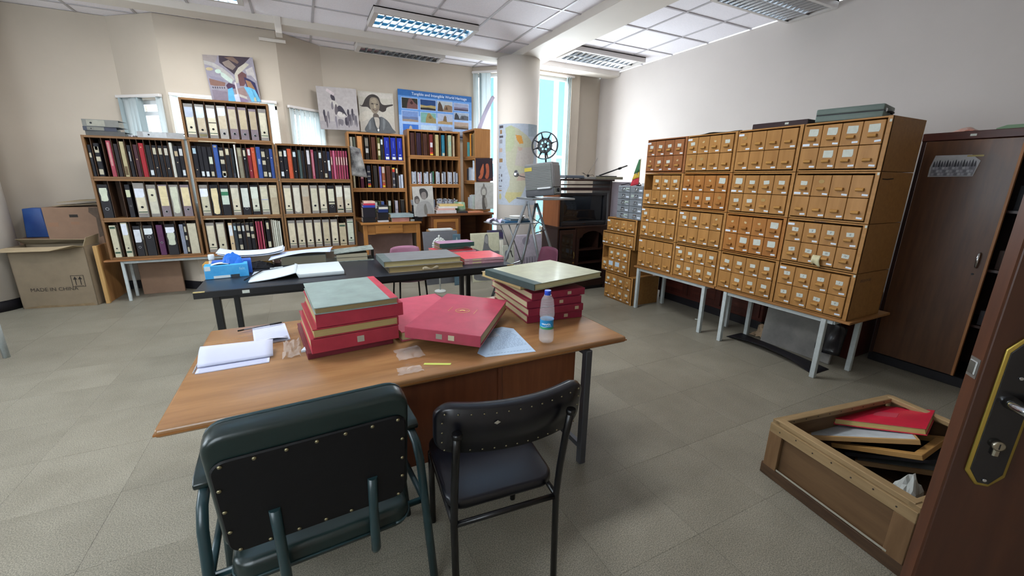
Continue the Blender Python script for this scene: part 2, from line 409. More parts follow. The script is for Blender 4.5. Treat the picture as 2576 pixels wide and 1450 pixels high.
lamp(1.61, 5.8, 34); lamp(-1.0, 5.8, 34); lamp(1.61, 3.25, 46); lamp(-1.0, 3.25, 46)
# ------------------------------------------------------------------ pigeonhole shelves
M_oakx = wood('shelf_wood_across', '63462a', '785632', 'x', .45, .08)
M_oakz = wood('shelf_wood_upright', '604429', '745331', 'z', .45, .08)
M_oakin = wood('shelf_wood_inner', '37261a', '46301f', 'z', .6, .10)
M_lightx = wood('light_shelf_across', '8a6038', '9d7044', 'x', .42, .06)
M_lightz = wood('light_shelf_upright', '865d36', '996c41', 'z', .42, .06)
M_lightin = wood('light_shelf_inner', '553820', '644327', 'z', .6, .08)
ORD = ['first', 'second', 'third', 'fourth', 'fifth', 'sixth', 'seventh', 'eighth', 'ninth', 'tenth', 'eleventh', 'twelfth', 'thirteenth', 'fourteenth', 'fifteenth', 'sixteenth', 'seventeenth', 'eighteenth', 'nineteenth', 'twentieth',
       'twenty-first', 'twenty-second', 'twenty-third', 'twenty-fourth', 'twenty-fifth', 'twenty-sixth', 'twenty-seventh', 'twenty-eighth', 'twenty-ninth', 'thirtieth', 'thirty-first', 'thirty-second', 'thirty-third', 'thirty-fourth', 'thirty-fifth', 'thirty-sixth']
_cache = {}
def bmesh_box(key, w, d, h, bev=0, seg=1):
    k = (key, round(w, 4), round(d, 4), round(h, 4))
    if k not in _cache:
        _cache[k] = MB().box(-w/2, 0, 0, w/2, d, h)
    return _cache[k]
def pigeonhole(label, x, y, z, w, h, d, slots, light=False, rz=0, t=.026):
    """open shelf unit, front edge at local y=0, opening towards -y"""
    r = thing('pigeonhole_shelf', label, 'shelf', (x, y, z), rz, 'pigeonhole shelf units')
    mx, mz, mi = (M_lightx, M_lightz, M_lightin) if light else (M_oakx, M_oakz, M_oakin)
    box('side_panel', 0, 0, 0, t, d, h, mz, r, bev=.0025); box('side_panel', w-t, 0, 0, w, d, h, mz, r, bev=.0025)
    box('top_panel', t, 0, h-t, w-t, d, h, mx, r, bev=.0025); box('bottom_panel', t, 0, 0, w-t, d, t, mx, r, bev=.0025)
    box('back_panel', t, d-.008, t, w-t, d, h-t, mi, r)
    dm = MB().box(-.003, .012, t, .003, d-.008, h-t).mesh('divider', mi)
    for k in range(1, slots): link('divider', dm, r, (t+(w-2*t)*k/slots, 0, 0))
    return r
M_hole = mat('file_ring_hole', '08080a', .5)
M_ringm = mat('file_ring_metal', 'b8b8bc', .3, metal=.9)
def pm(c, rough=.65, var=.12, sc=20, rand=.05): return mat('cover_'+c, c, rough, var=var, scale=sc, rand=rand)
def plate(name, x0, z0, x1, z1, m, parent, y=-.0012, cut=0):
    pts = [(x0, z0), (x1-cut, z0), (x1, z0+cut*1.3), (x1, z1), (x0, z1)] if cut else [(x0, z0), (x1, z0), (x1, z1), (x0, z1)]
    return MB().prism(pts, y, .0, axis='y').build(name, m, parent)
def ring(parent, x, z, r=.0125, metal=False):
    MB().lathe([(r*1.0, -.0026), (r*1.0, -.0006)], (x, 0, z), 14, axis='y').build('finger_hole', M_hole, parent)
    if metal: MB().lathe([(r, -.001), (r*1.28, -.0032), (r*1.36, -.001)], (x, 0, z), 14, axis='y', cap=False).build('hole_ring', M_ringm, parent)
def lever(label, x, y, z, w, h, d, body, parts, tilt=0, group='lever arch files on the pigeonhole shelves', cat='file'):
    """lever arch file, spine at local y=0. parts: list of (kind, v0, v1, colour) along the height"""
    r = thing('lever_arch_file', label, cat, (x, y, z), 0, group, rot=(0, tilt, 0))
    mb = MB(); mb.box(-w/2, 0, 0, w/2, .004, h); mb.box(-w/2, .004, 0, -w/2+.003, d, h); mb.box(w/2-.003, .004, 0, w/2, d, h)
    mb.build('cover', pm(body), r, fix=False)
    box('paper_block', -w/2+.004, .012, .01, w/2-.004, d-.015, h*.93, pm('bdb49b'), r)
    e = w*.07
    for p in parts:
        k = p[0]
        if k == 'L': plate('spine_label', -w/2+e, p[1]*h, w/2-e, p[2]*h, pm(p[3]), r, -.001)
        elif k == 'T': plate('title_label', -w/2+e*.6, p[1]*h, w/2-e*.8, p[2]*h, pm(p[3]), r, -.0019, cut=w*.16)
        elif k == 'B': plate('spine_band', -w/2+e, p[1]*h, w/2-e, p[2]*h, pm(p[3]), r, -.0022)
        elif k == 'R':
            v = lambda q: (p[1]+(p[2]-p[1])*q)*h
            pts = [(-w*.38, v(.05)), (-w*.1, v(0)), (w*.26, v(.02)), (w*.36, v(.12)), (w*.32, v(.45)), (w*.40, v(.75)), (w*.36, v(1)), (-w*.36, v(.985)), (-w*.42, v(.7)), (-w*.33, v(.4))]
            MB().prism(pts, -.002, 0, axis='y').build('torn_label', pm(p[3]), r)
        elif k == 'H': ring(r, 0, p[1]*h, w*.145, len(p) > 2)
    return r
GY, GD, PG, BK = '77736e', '5a5654', '6f6469', '1c1b1f'     # file cover colours
CRm, WH, BE, YE = 'b9b39d', 'c6ccd6', 'a89d88', 'c2b690'    # label colours
def std(lab='L', col=CRm, top=None, hole=.24, band=True):
    p = [('L', .10, .90, col)]
    if band: p.append(('B', .145, .165, '2e4636'))
    if top: p.append(('T', .60, .90, top))
    p.append(('H', hole)); return p
def fill_lever(ux, uy, uz, uw, t, slots, items, where, h=.40, d=.22):
    n = 0; sw = (uw-2*t)/slots
    for k, it in enumerate(items):
        if not it: continue
        desc, body, parts = it[0], it[1], it[2]; hh = it[3] if len(it) > 3 else h; w = it[4] if len(it) > 4 else sw*.80
        lever(f'{desc}, {ORD[n]} from left, {where}', ux+t+sw*(k+.5), uy+random.uniform(.006, .02)-(it[5] if len(it) > 5 else 0), uz+t+.001, w, hh, d, body, parts); n += 1

UX, UW, UH, UD, UT, SY = (-2.235, -1.238, -.265), .965, .494, .25, .026, 6.78
UZ = (.548, 1.0425, 1.537, 2.0315)
cn = ('left', 'middle', 'right'); rn = ('bottom', 'second', 'third', 'top')
SH = {}
for c in range(3):
    for r in range(3):
        SH[c, r] = pigeonhole(f'dark oak pigeonhole unit, {rn[r]} row of the {cn[c]} file stack', UX[c], SY, UZ[r], UW, UH, UD, {2: 0, 0: 8 if c != 1 else 0}.get(r, 8))
SH[1, 3] = pigeonhole('dark oak pigeonhole unit alone on top of the middle file stack', UX[1]-.01, SY, UZ[3], UW, UH, UD, 8)
for c, r, a, b in ((1, 2, .12, .55), (1, 0, .05, .42), (1, 0, .55, .80), (0, 1, .94, .98), (2, 0, .70, .76)):
    z = .494-.022
    MB().prism([(a*UW, z), (b*UW, z), (b*UW-.01, z+.012), (a*UW+.01, z+.014)], -.001, 0, axis='y').build('paper_strip', pm('9c9078'), SH[c, r])

fill_lever(UX[1]-.01, SY, UZ[3], UW, UT, 8, [
    ('grey file with bluish title label', GY, std(top='9aa3b3', hole=.30)), ('grey file with bright white title', GY, [('L', .16, .90, BE), ('T', .60, .92, 'b4bfd0'), ('B', .04, .12, '6b6448'), ('H', .24)]),
    ('grey file with white title and scribble', GY, [('L', .10, .90, CRm), ('T', .62, .90, WH), ('B', .145, .165, '2e4636'), ('H', .28), ('B', .46, .49, '4a453e')]), ('pale grey file with tall white title', '8d8983', [('L', .30, .94, BE), ('T', .70, .94, 'b9c2d0'), ('H', .16, 1)]),
    ('grey file with plain beige label', PG, [('L', .32, .92, 'a49a84'), ('H', .17, 1)]), ('brownish grey file with beige label', PG, [('L', .32, .92, 'a2957c'), ('H', .17, 1)]),
    ('brown grey file with worn beige label', PG, [('L', .34, .92, '9c8f78'), ('H', .15, 1)], .39, .085), ('grey file with peeling pale label', GY, [('L', .10, .88, 'a9a591'), ('R', .35, .86, 'b3ae9a'), ('H', .26), ('B', .145, .165, '2e4636')])],
    'lone top unit')
fill_lever(UX[0], SY, UZ[1], UW, UT, 8, [
    ('black file with torn white label', BK, [('R', .50, .90, 'b6bda9'), ('H', .27, 1)]), None,
    ('slim black file with small cream label', BK, [('T', .62, .84, 'b0b497'), ('H', .35, 1)], .40, .045), ('grey file with white title over cream label', GY, [('L', .12, .84, CRm), ('T', .58, .84, WH), ('B', .14, .17, '2f4437'), ('H', .30)], .42, .1, .03),
    ('grey file with hole near the top', GY, [('L', .10, .84, 'b2b0a0'), ('R', .48, .88, 'bab79f'), ('H', .68)]), ('grey file with half peeled yellow label', PG, [('L', .34, .96, YE), ('B', .58, .60, 'd3c8a0'), ('H', .16, 1)]),
    ('grey file with long torn white label', GY, [('R', .10, .94, 'afb2a0')]), ('purple grey file with yellowed label', PG, [('L', .33, .92, YE), ('H', .22, 1)])], 'leftmost stack second row')
fill_lever(UX[1], SY, UZ[1], UW, UT, 8, [
    ('grey file with white title and blotches', GY, [('L', .10, .88, 'aaa690'), ('T', .62, .88, WH), ('B', .145, .165, '2e4636'), ('H', .30)]), ('black file with long torn cream label', BK, [('R', .04, .90, YE)]),
    ('dark file with green headed label', BK, [('L', .36, .88, 'a9b5a8'), ('B', .66, .78, '2f6b4d'), ('H', .30)]), ('grey file with pale two tone label', GY, [('L', .10, .90, CRm), ('B', .145, .165, '2e4636'), ('T', .54, .9, 'b7b4a2'), ('H', .30)]),
    ('black file with white label and metal ring', BK, [('L', .26, .90, 'b3b8b0'), ('H', .22, 1)]), ('black file with rounded white title', BK, [('L', .12, .9, 'aeb0a0'), ('T', .55, .94, 'b9c0b4'), ('B', .145, .165, '2e4636'), ('H', .30)]),
    ('grey file with scribbled cream label', GY, [('L', .10, .95, 'b0ad9a'), ('B', .145, .165, '2e4636'), ('B', .50, .53, '8a92a8')]), ('tan covered file without label band', 'a0937a', [('L', .05, .58, '9a8f78'), ('T', .58, .92, 'aca48e')])], 'middle stack second row')
fill_lever(UX[2], SY, UZ[1], UW, UT, 8, [
    ('grey file with clean cream label', GY, std(hole=.28)), ('grey file with long whitish torn label', GY, [('L', .1, .92, 'b0ab9a'), ('R', .05, .9, 'b5b2a4')]), ('plain tan file without hole', 'a08f7a', [('L', .03, .60, '9d8d78'), ('T', .60, .95, '9a9486')]),
    ('grey file with torn top and metal ring', GY, [('L', .10, .90, 'b2ae9a'), ('H', .28, 1)]), ('grey file with curled cream label', GY, std(hole=.29)), ('black file with short white label', BK, [('L', .42, .88, 'b4b39f'), ('B', .32, .38, 'a5a28e'), ('H', .24, 1)]),
    ('beige file with rounded white title', GY, [('L', .05, .95, BE), ('T', .58, .95, 'bdbcae'), ('B', .10, .15, '2f3d2f'), ('H', .26)]), ('grey file with cream label and white sticker', GY, [('L', .10, .92, CRm), ('T', .50, .92, 'b9b7a8'), ('B', .145, .165, '2e4636'), ('H', .31)])], 'rightmost stack second row')
fill_lever(UX[2], SY, UZ[0], UW, UT, 8, [('grey file with handwritten cream label', GY, std(hole=.25, col=('b8b099', 'b3ab94', 'bab29c', 'b5ae98', 'a99f86', 'b6ae98')[k])) for k in range(6)]+[
    ('short beige file with green top band', 'a49a80', [('B', .85, .92, '35503f'), ('H', .22), ('B', .06, .10, '6d6650')], .34), ('grey file with green band near its top', GY, [('L', .12, .93, 'aeb3a2'), ('B', .86, .89, '35503f'), ('B', .17, .19, '2e4636'), ('H', .27)])], 'rightmost stack bottom row')
fill_lever(UX[0], SY, UZ[0], UW, UT, 8, [
    ('slim cream file with green bands', 'b0ac94', [('B', .90, .96, '2f4a3a'), ('B', .12, .17, '2f4a3a'), ('H', .28)], .40, .058), ('slim cream file with bright white title', 'b0ac94', [('T', .64, .97, WH), ('B', .12, .17, '2f4a3a'), ('H', .26)], .43, .058),
    ('black file with big white label', BK, [('T', .46, .88, 'bfc4cc'), ('H', .30, 1)], .385, .07), ('black file with small white tag', BK, [('T', .70, .90, 'bfc6c9'), ('H', .62, 1)], .39), ('purple file with one brass eyelet', '4a2545', [('H', .42, 1)], .39, .06),
    ('black file with jagged torn white label', BK, [('T', .72, .90, WH), ('R', .32, .72, 'b2b8a6')], .40, .1, .02), ('grey blue slim folder beside black file', '6e7482', [('B', .02, .03, '555a66')], .39, .04), ('grey file covered by plain cream label', 'a39e8c', [('L', .02, .97, 'a8a38f')])], 'leftmost stack bottom row')
fill_lever(UX[1], SY, UZ[0], UW, UT, 8, [
    ('grey file with cream label behind papers', GY, std(hole=.26)), ('grey file with curling torn label', GY, [('L', .05, .95, 'aca690'), ('R', .5, .95, 'b5b19e'), ('H', .24)]), ('slim white titled file with brass eyelet', 'b29e7e', [('T', .55, .92, 'bdc6cc'), ('H', .28, 1)], .39, .044)]+[None]*5, 'middle stack bottom row')

# ------------------------------------------------------------------ box files, folders and bound volumes on the shelves
def vol(label, x, y, z, w, h, d, col, marks=(), tilt=0, name='box_file', cat='file', group='box files on the pigeonhole shelves', pages=None):
    """upright volume; marks: (v0, v1, colour, width share) labels on its spine"""
    r = thing(name, label, cat, (x, y, z), 0, group, rot=(0, tilt, 0))
    mb = MB(); mb.prism([(-w/2, d), (-w/2, .006), (-w/2+w*.16, 0), (w/2-w*.16, 0), (w/2, .006), (w/2, d)], 0, h)
    mb.build('cover', pm(col), r)
    box('pages', -w/2+.002, .012, h-.004, w/2-.002, d-.006, h+.0008, pm(pages or '8f8670'), r)
    for v0, v1, c, s in marks:
        if s < 0: MB().lathe([(.007, -.0025), (.0055, -.0008)], (0, 0, v0*h), 10, axis='y').build('eyelet', pm(c, .4), r)
        else: plate('spine_label', -w/2*s*.84, v0*h, w/2*s*.84, v1*h, pm(c), r, -.0012, cut=0)
    return r
TN, WT = 'a09a86', 'b7bfc4'
K1 = ((.72, .90, TN, .9), (.46, .60, TN, .9), (.06, .22, TN, .9))
K2 = ((.66, .86, WT, .75), (.25, 0, 'a89b80', -1))
K3 = ((.06, .24, WT, .7), (.78, .94, 'a5adb0', .6))
K4 = ((.72, .92, TN, .8),)
def fill_vol(ux, uy, uz, rows, where, name='box_file', cat='file', group='box files on the pigeonhole shelves', unit=None):
    if unit:
        sp = .06 if len(rows) > 13 else .115
        dm = MB().box(-.003, .012, UT, .003, UD-.008, UH-UT).mesh('divider', M_oakin); last = 0
        for p, q in zip(rows, rows[1:]):
            g0, g1 = p[0]+p[1]/2, q[0]-q[1]/2
            if g1-g0 >= .0075 and (g0+g1)/2-last > sp*.75: last = (g0+g1)/2; link('divider', dm, unit, (last, 0, 0))
    for n, (x, w, h, col, desc, marks, *tl) in enumerate(rows):
        vol(f'{desc}, {ORD[n]} from left, {where}', ux+x, uy+random.uniform(.008, .02), uz+UT+.001, w, h, .22, col, marks, tl[0] if tl else 0, name, cat, group)
b = '17161b'
fill_vol(UX[0], SY, UZ[2], [(.045, .03, .36, b, 'thin black box file with beige spot', ((.6, .75, TN, .7),)), (.108, .05, .38, b, 'black box file with four pale labels', K1+((.80, .9, WT, .6),)), (.225, .04, .415, '8a3a46', 'pink red folder with pale spine', ((.3, .95, 'a87a78', .55),)), (.285, .04, .38, '241e20', 'dark folder', ()),
    (.345, .04, .41, '9a9070', 'cream mottled folder', ((.05, .3, '5a4a35', .8),)), (.405, .035, .37, b, 'black slim folder with white title', ((.5, .8, 'b9bcbc', .2),)), (.465, .04, .38, '3a2128', 'maroon folder with beige dot', ((.55, 0, 'a08a6a', -1),)), (.525, .048, .40, '8a2028', 'bright red folder with eyelet', ((.88, 0, 'b0906a', -1),)),
    (.59, .05, .38, b, 'black file with low white tag', ((.06, .22, WT, .7),)), (.648, .045, .38, b, 'black file with beige tag', K4+((.3, 0, 'a89b80', -1),)), (.705, .045, .38, b, 'black file with grey tag', K4), (.763, .045, .38, b, 'black file with round beige tag', ((.70, .92, 'a8a294', .85), (.28, 0, 'a89b80', -1))),
    (.815, .03, .42, 'b3b3aa', 'pair of grey white papers', ((.02, .98, 'a5a59c', .2),)), (.862, .045, .38, b, 'black file with tan tag and eyelet', ((.68, .84, '9a8b70', .85), (.48, 0, 'a89b80', -1))), (.912, .045, .38, b, 'black file with white tags top and bottom', ((.70, .92, 'a9abac', .85), (.06, .24, WT, .7)))], 'leftmost stack third row', unit=SH[0, 2])
fill_vol(UX[1], SY, UZ[2], [(.057, .055, .39, b, 'black file with bluish tag high', ((.76, .93, '8fa5b0', .7), (.25, 0, 'a89b80', -1))), (.114, .045, .39, b, 'black file with low white tag', ((.05, .2, WT, .75),)), (.165, .05, .385, b, 'plain black file with white tag', ((.04, .2, WT, .7),)), (.22, .05, .385, b, 'black file with big cream label', ((.45, .68, 'b0b5a0', .85), (.05, .2, TN, .7))),
    (.285, .05, .415, '2f4a86', 'tall blue folder', ((.92, .97, '8a8068', .7),)), (.345, .055, .385, b, 'black file with four tan labels', K1+((.02, .16, WT, .6),)), (.41, .05, .385, b, 'black file with cream oval label', ((.76, .96, 'ada58c', .85),)), (.462, .03, .38, '1e2226', 'thin dark slate file', ((.02, .15, '3a3a44', .8),)),
    (.50, .018, .425, 'c2c2bc', 'single white paper folder', ()), (.545, .05, .39, '74705f', 'grey mottled folder', ((.72, .95, '8a8670', .8),)), (.60, .04, .385, b, 'black file with tan tag', ((.74, .94, TN, .7), (.65, 0, WT, -1))), (.655, .045, .39, '6e1f28', 'dark red file with white tag', ((.76, .96, 'b0a8a8', .7), (.25, 0, 'b0a090', -1))),
    (.705, .045, .40, 'a3452c', 'orange red folder', ((.85, 0, 'b08060', -1),)), (.765, .05, .41, '2c4480', 'blue folder with grey oval', ((.45, .62, '7a86a0', .5),)), (.82, .05, .39, b, 'black file with four pale labels', K1), (.87, .045, .385, b, 'black file with low grey tag', ((.05, .2, 'a0a4a0', .7), (.70, 0, 'a89b80', -1))), (.915, .04, .39, '2a4078', 'slim blue folder with pale dot', ((.7, 0, '9aa0b0', -1),))], 'middle stack third row', unit=SH[1, 2])
fill_vol(UX[2], SY, UZ[2], [(.057, .052, .38, b, 'black file with tan and white tags', ((.78, .95, TN, .8), (.08, .24, WT, .7), (.6, 0, 'a89b80', -1))), (.112, .046, .39, b, 'black file with rounded white tag', ((.76, .96, 'b2b8b8', .75), (.28, 0, 'b8ad98', -1))), (.165, .055, .40, 'a8482c', 'rust orange folder', ()), (.225, .05, .38, b, 'black file with square white tag', ((.78, .95, 'a8b4b8', .8), (.26, 0, 'b8ad98', -1))),
    (.29, .04, .39, '2c3a3a', 'dark green folder with glossy edge', ((.02, .95, '4a5a58', .25),)), (.335, .035, .38, b, 'plain black slim file', ()), (.40, .05, .40, '2c272b', 'charcoal file with tall white label', ((.5, .97, 'b0adb0', .8),)), (.455, .035, .40, '8a3f50', 'pinkish worn folder', ((.1, .9, 'a07078', .4),)),
    (.50, .04, .38, b, 'plain black file', ()), (.555, .045, .39, b, 'black file with narrow white tag', ((.74, .93, 'aab0b0', .8), (.28, 0, 'b8ad98', -1))), (.615, .045, .39, b, 'black file with small tan tags', ((.05, .2, TN, .8), (.62, 0, 'b8ad98', -1))), (.665, .04, .385, '161c34', 'navy file with long white tag', ((.3, .68, 'b0b6b8', .8),))]+
    [(.705+.034*k, (.022, .03, .024, .026, .026, .024, .022)[k], .40, ('7a2c3e', 'a0506a', '7c2f42', '8a3a50', '86364a', '8c3e54', '80324a')[k], 'thin rose red bound report', ((.5, .78, 'b09a90', .7),) if k not in (1,) else ()) for k in range(7)], 'rightmost stack third row', unit=SH[2, 2])
fill_vol(UX[1], SY, UZ[0], [(.362, .04, .385, '2a3034', 'dark file with blue tag', ((.75, .9, '8fa8b0', .7),)), (.411, .045, .385, b, 'black file with three tan tags', K1), (.460, .04, .38, b, 'black file with rounded white tag', ((.72, .92, 'a9afb0', .7),)), (.51, .045, .385, b, 'black file with two grey tags', ((.72, .92, '8f8a7c', .9), (.5, .64, TN, .9))), (.562, .045, .385, b, 'black file with pale tags', ((.70, .86, 'a8a38f', .9), (.44, .58, TN, .9))),
    (.62, .02, .40, '8a3a4c', 'thin rose folder', ()), (.65, .03, .40, '7c2438', 'dark rose folder', ()), (.685, .02, .40, '9a4a5c', 'pale rose folder', ()), (.755, .05, .40, b, 'black folder with two cream tags', ((.72, .95, 'a8a288', .7), (.08, .28, 'b0ac94', .8)))]+
    [(.81+.024*k, .02, .42-.006*k, ('9a968a', 'a8a89c', 'b2b4a8', '9c9c90', 'b0b2a8')[k], 'loose pale paper folder', ()) for k in range(5)], 'middle stack bottom row')
dm = MB().box(-.003, .012, UT, .003, UD-.008, UH-UT).mesh('divider', M_oakin)
for k in (.136, .25, .338, .4838, .59, .71, .79): link('divider', dm, SH[1, 0], (k, 0, 0))
fill_vol(UX[0], SY, UZ[0], [(.357, .016, .385, '3b382f', 'dark file with grey tag', ((.55, .93, '7a7666', .8),)), (.806, .026, .40, b, 'black file with four pale labels', K1)], 'leftmost stack bottom row')

# ------------------------------------------------------------------ table under the file stack
M_wleg = mat('painted_steel_pale', 'aab2b2', .5, var=.10, scale=25, rand=.03)
def steel_table(label, x0, y0, x1, y1, zt, legs, over=.03, t=.02, top='b08043'):
    r = thing('steel_leg_table', label, 'table', (0, 0, 0), 0)
    box('tabletop', x0, y0, zt-t, x1, y1, zt, wood('tabletop_'+top, top, 'c0904f' if top[0] == 'b' else '8a5f38', 'x', .5), r, bev=.003)
    for lx, ly in legs:
        box('leg', lx-.016, ly-.016, 0, lx+.016, ly+.016, zt-t, M_wleg, r, bev=.003)
    xs = sorted({l[0] for l in legs}); ys = sorted({l[1] for l in legs})
    for y in (min(ys), max(ys)): box('apron', min(xs), y-.012, zt-t-.035, max(xs), y+.012, zt-t, M_wleg, r)
    for x in (min(xs), max(xs)): box('apron', x-.012, min(ys), zt-t-.035, x+.012, max(ys), zt-t, M_wleg, r)
    return r
steel_table('long low steel legged table under the file shelves', -2.29, 6.74, .74, 7.085, .547, [(-2.13, 6.79), (-2.13, 7.05), (-.75, 6.79), (-.75, 7.05), (.65, 6.79), (.65, 7.05)], top='7a5230')

# flat files and papers lying on the leftmost stack
def flatfile(label, x, y, z, w, d, h, col, rz, lab=None, gap=0):
    r = thing('lever_arch_file', label, 'file', (x, y, z), rz, 'files lying flat on the file shelves')
    mb = MB(); mb.box(0, 0, 0, w, d, .004); mb.box(0, 0, h-.004, w, d, h); mb.box(0, 0, .004, w, .004, h-.004); mb.build('cover', pm(col), r, fix=False)
    MB().box(.02, .01, .005, w-.03, d-.015, h*.75).build('paper_block', pm('8d8578'), r)
    if lab:
        MB().box(w*.12, -.0012, h*.1, w*.62, .0, h*.92).build('spine_label', pm(lab), r)
        MB().lathe([(h*.14, -.003), (h*.14, -.001)], (w*.24, 0, h*.5), 12, axis='y').build('finger_hole', M_hole, r)
    return r
zt = UZ[2]+UH+.001
flatfile('worn grey file lying lowest on the leftmost shelf', -2.19, 6.80, zt, .36, .25, .05, '4a4a48', -.03)
flatfile('dark blue grey file lying in the flat heap', -2.20, 6.79, zt+.052, .30, .26, .045, '3a3d48', .02, '6e6e66')
flatfile('grey file with round hole lying on top of the heap', -2.20, 6.80, zt+.099, .33, .25, .078, '6b6b66', -.06, '8d8c80')
flatfile('pale file lying alone at the end of the shelf', -1.72, 6.80, zt, .46, .24, .07, '8b8c8c', 0, 'a0a4a6')
cr = MB().sheet(lambda a, c: (-1.82+.09*a, 6.81+.2*c, zt+.004+.05*abs(noise.noise((a*5, c*5, 3)))), 10, 8).build('plastic_bag', mat('clear_plastic_film', 'b5b2b8', .15, alpha=.75), solid=.0006)
tag(cr, 'crumpled clear plastic bag on the leftmost shelf', 'bag')
# ------------------------------------------------------------------ two desks with light bookcases, back corner
M_desky = wood('yellow_desk_wood', '85582b', '986a38', 'x', .4); M_deskyz = wood('yellow_desk_upright', '82562b', '956737', 'z', .4)
M_deskb = wood('brown_desk_wood', '5c3820', '6f4628', 'x', .45); M_deskbz = wood('brown_desk_upright', '58351e', '694226', 'z', .45)
dA = thing('writing_desk', 'yellow wooden desk with one drawer beside the file stack', 'desk', (.77, 6.65, 0))
box('desktop', -.01, 0, .885, .92, .82, .915, M_desky, dA, bev=.004)
for lx in (.02, .84):
    for ly in (.03, .73): box('leg', lx, ly, 0, lx+.06, ly+.06, .885, M_deskyz, dA, bev=.003)
box('apron', .08, .045, .73, .84, .065, .885, M_desky, dA); box('side_apron', .845, .09, .73, .865, .73, .885, M_desky, dA); box('side_apron', .03, .09, .73, .05, .73, .885, M_desky, dA)
dr = box('drawer', .20, .018, .745, .62, .045, .878, M_desky, dA, bev=.003); MB().lathe([(.008, 0), (.006, .012)], (.41, .018, .84), 10, axis='y').build('keyhole', M_hole, dr, (0, -.014, 0))
dB = thing('writing_desk', 'brown pedestal desk under the corner bookcases', 'desk', (1.77, 6.55, 0))
box('desktop', 0, 0, 1.0, 1.16, .88, 1.035, M_deskb, dB, bev=.004)
ped = box('pedestal', .06, .03, 0, .56, .80, 1.0, M_deskbz, dB, bev=.003)
for a in ((.10, .02, .15, .03, .95), (.47, .02, .52, .03, .95)): box('door_stile', a[0], a[1], .1, a[2], a[3], a[4], M_deskyz, ped)
box('door_rail', .15, .02, .90, .47, .03, .95, M_desky, ped); box('door_panel', .15, .026, .1, .47, .03, .90, M_deskb, ped)
box('side_panel', 1.10, .03, 0, 1.14, .8, 1.0, M_deskbz, dB, bev=.003); box('back_panel', .56, .70, .3, 1.10, .72, 1.0, M_deskb, dB)

AX, AY, AW = .715, 7.18, .885
AZ, BZ = (.918, 1.395, 1.838), (1.038, 1.467, 1.932)
AH, BH = (.475, .441, .437), (.427, .463, .436)
for k in range(3): pigeonhole(f'light wood bookcase unit, {("bottom", "middle", "top")[k]} of the stack behind the rose red reports', AX, AY, AZ[k], AW, AH[k], .29, 8, True, t=.03)
for k in range(3): pigeonhole(f'light wood bookcase unit, {("bottom", "middle", "top")[k]} of the stack under the blue board', 1.645, 7.15, BZ[k], .905, BH[k], .29, 8, True, t=.03)
CZ = (1.037, 1.535, 1.942); CH = (.496, .405, .465)
for k in range(3):
    u = pigeonhole(f'light wood bookcase unit turned sideways, {("bottom", "middle", "top")[k]} of three by the column', 2.69, 7.40, CZ[k], .60, CH[k], .28, 0, True, rz=-PI/2, t=.03)
G2 = 'volumes on the light bookcases'
def fill_b(ux, uy, uz, t, rows, where, group=G2, d=.22):
    for n, (x, w, h, col, desc, marks, *o) in enumerate(rows):
        vol(f'{desc}, {ORD[n]} from left, {where}', ux+x, uy+random.uniform(.004, .02)+(o[0] if o else 0), uz+t+.001, w, h, d, col, marks, 0, 'bound_volume', 'book', group, 'a09882')
sl = (AW-.06)/8; sx = lambda k, f=.5: .03+sl*(k+f)
RY = ((.05, .12, 'c8b030', 1), (.12, .2, 'b83a2c', 1))
fill_b(AX, AY, AZ[2], .03, [(sx(0, .28), .035, .33, '8f897a', 'grey cream volume', ()), (sx(0, .72), .035, .33, '4c5046', 'mottled green volume', ()), (sx(1), .075, .35, 'b07a4a', 'thick tan volume', ()), (sx(2), .06, .34, '26221f', 'black volume with pale labels', ((.6, .95, '6a645a', .9), (.3, .5, '9a9a98', .8))),
    (sx(3), .065, .345, '4a2a20', 'thick brown volume', ()), (sx(4, .3), .042, .34, '5c5a32', 'olive volume with cream labels', ((.5, .75, 'c0b898', .9), (.2, .42, 'c0b898', .9))), (sx(4, .74), .036, .33, '20242a', 'dark volume with white tag', ((.72, .95, 'b8c4c8', .9),))]+
    [(sx(k, .52), .078, .35, '1d2a8c', f'bright blue volume with white foot label', ((.04, .15, 'd0d2c8', .8), (.55, .85, '5868b8', .14), (.22, .27, '8a9ad0', .5))) for k in (5, 6, 7)], 'top of left bookcase')
fill_b(AX, AY, AZ[1], .03, [(sx(0, .3), .03, .22, 'b0a88c', 'slim cream volume', ()), (sx(1, .45), .05, .32, '4c2230', 'wine red volume with pink top', ((.45, .75, 'a07878', .9),)), (sx(2), .055, .35, '2c2e3a', 'patterned volume with red yellow foot', RY+((.3, .36, '9a968c', .9), (.5, .55, '8a8880', .9), (.7, .76, '9a968c', .9))), (sx(3), .06, .35, '322d2a', 'thick charcoal volume', ()),
    (sx(4, .25), .035, .34, '5a549a', 'slim violet volume', ((.1, .6, '7a80b8', .4),)), (sx(4, .72), .046, .34, '8a5038', 'patterned volume with cream top', RY+((.7, .98, 'b8aaa0', 1), (.3, .36, 'a08c70', 1))), (sx(5), .068, .35, '4a2a20', 'thick dark brown volume', ()), (sx(6, .3), .046, .33, '3a3840', 'patterned volume with red yellow top', ((.78, .92, 'b83a2c', 1), (.92, .98, 'c8b030', 1), (.4, .5, '8a8680', .8), (.1, .2, '8a8680', .8))), (sx(6, .8), .03, .32, '2c2826', 'black volume with cream top', ((.75, .98, 'b8b09a', 1),)),
    (sx(7, .22), .025, .20, 'a8adb8', 'short pale booklet', ()), (sx(7, .6), .035, .22, 'b0b8c4', 'short white booklet', ())], 'middle of left bookcase')
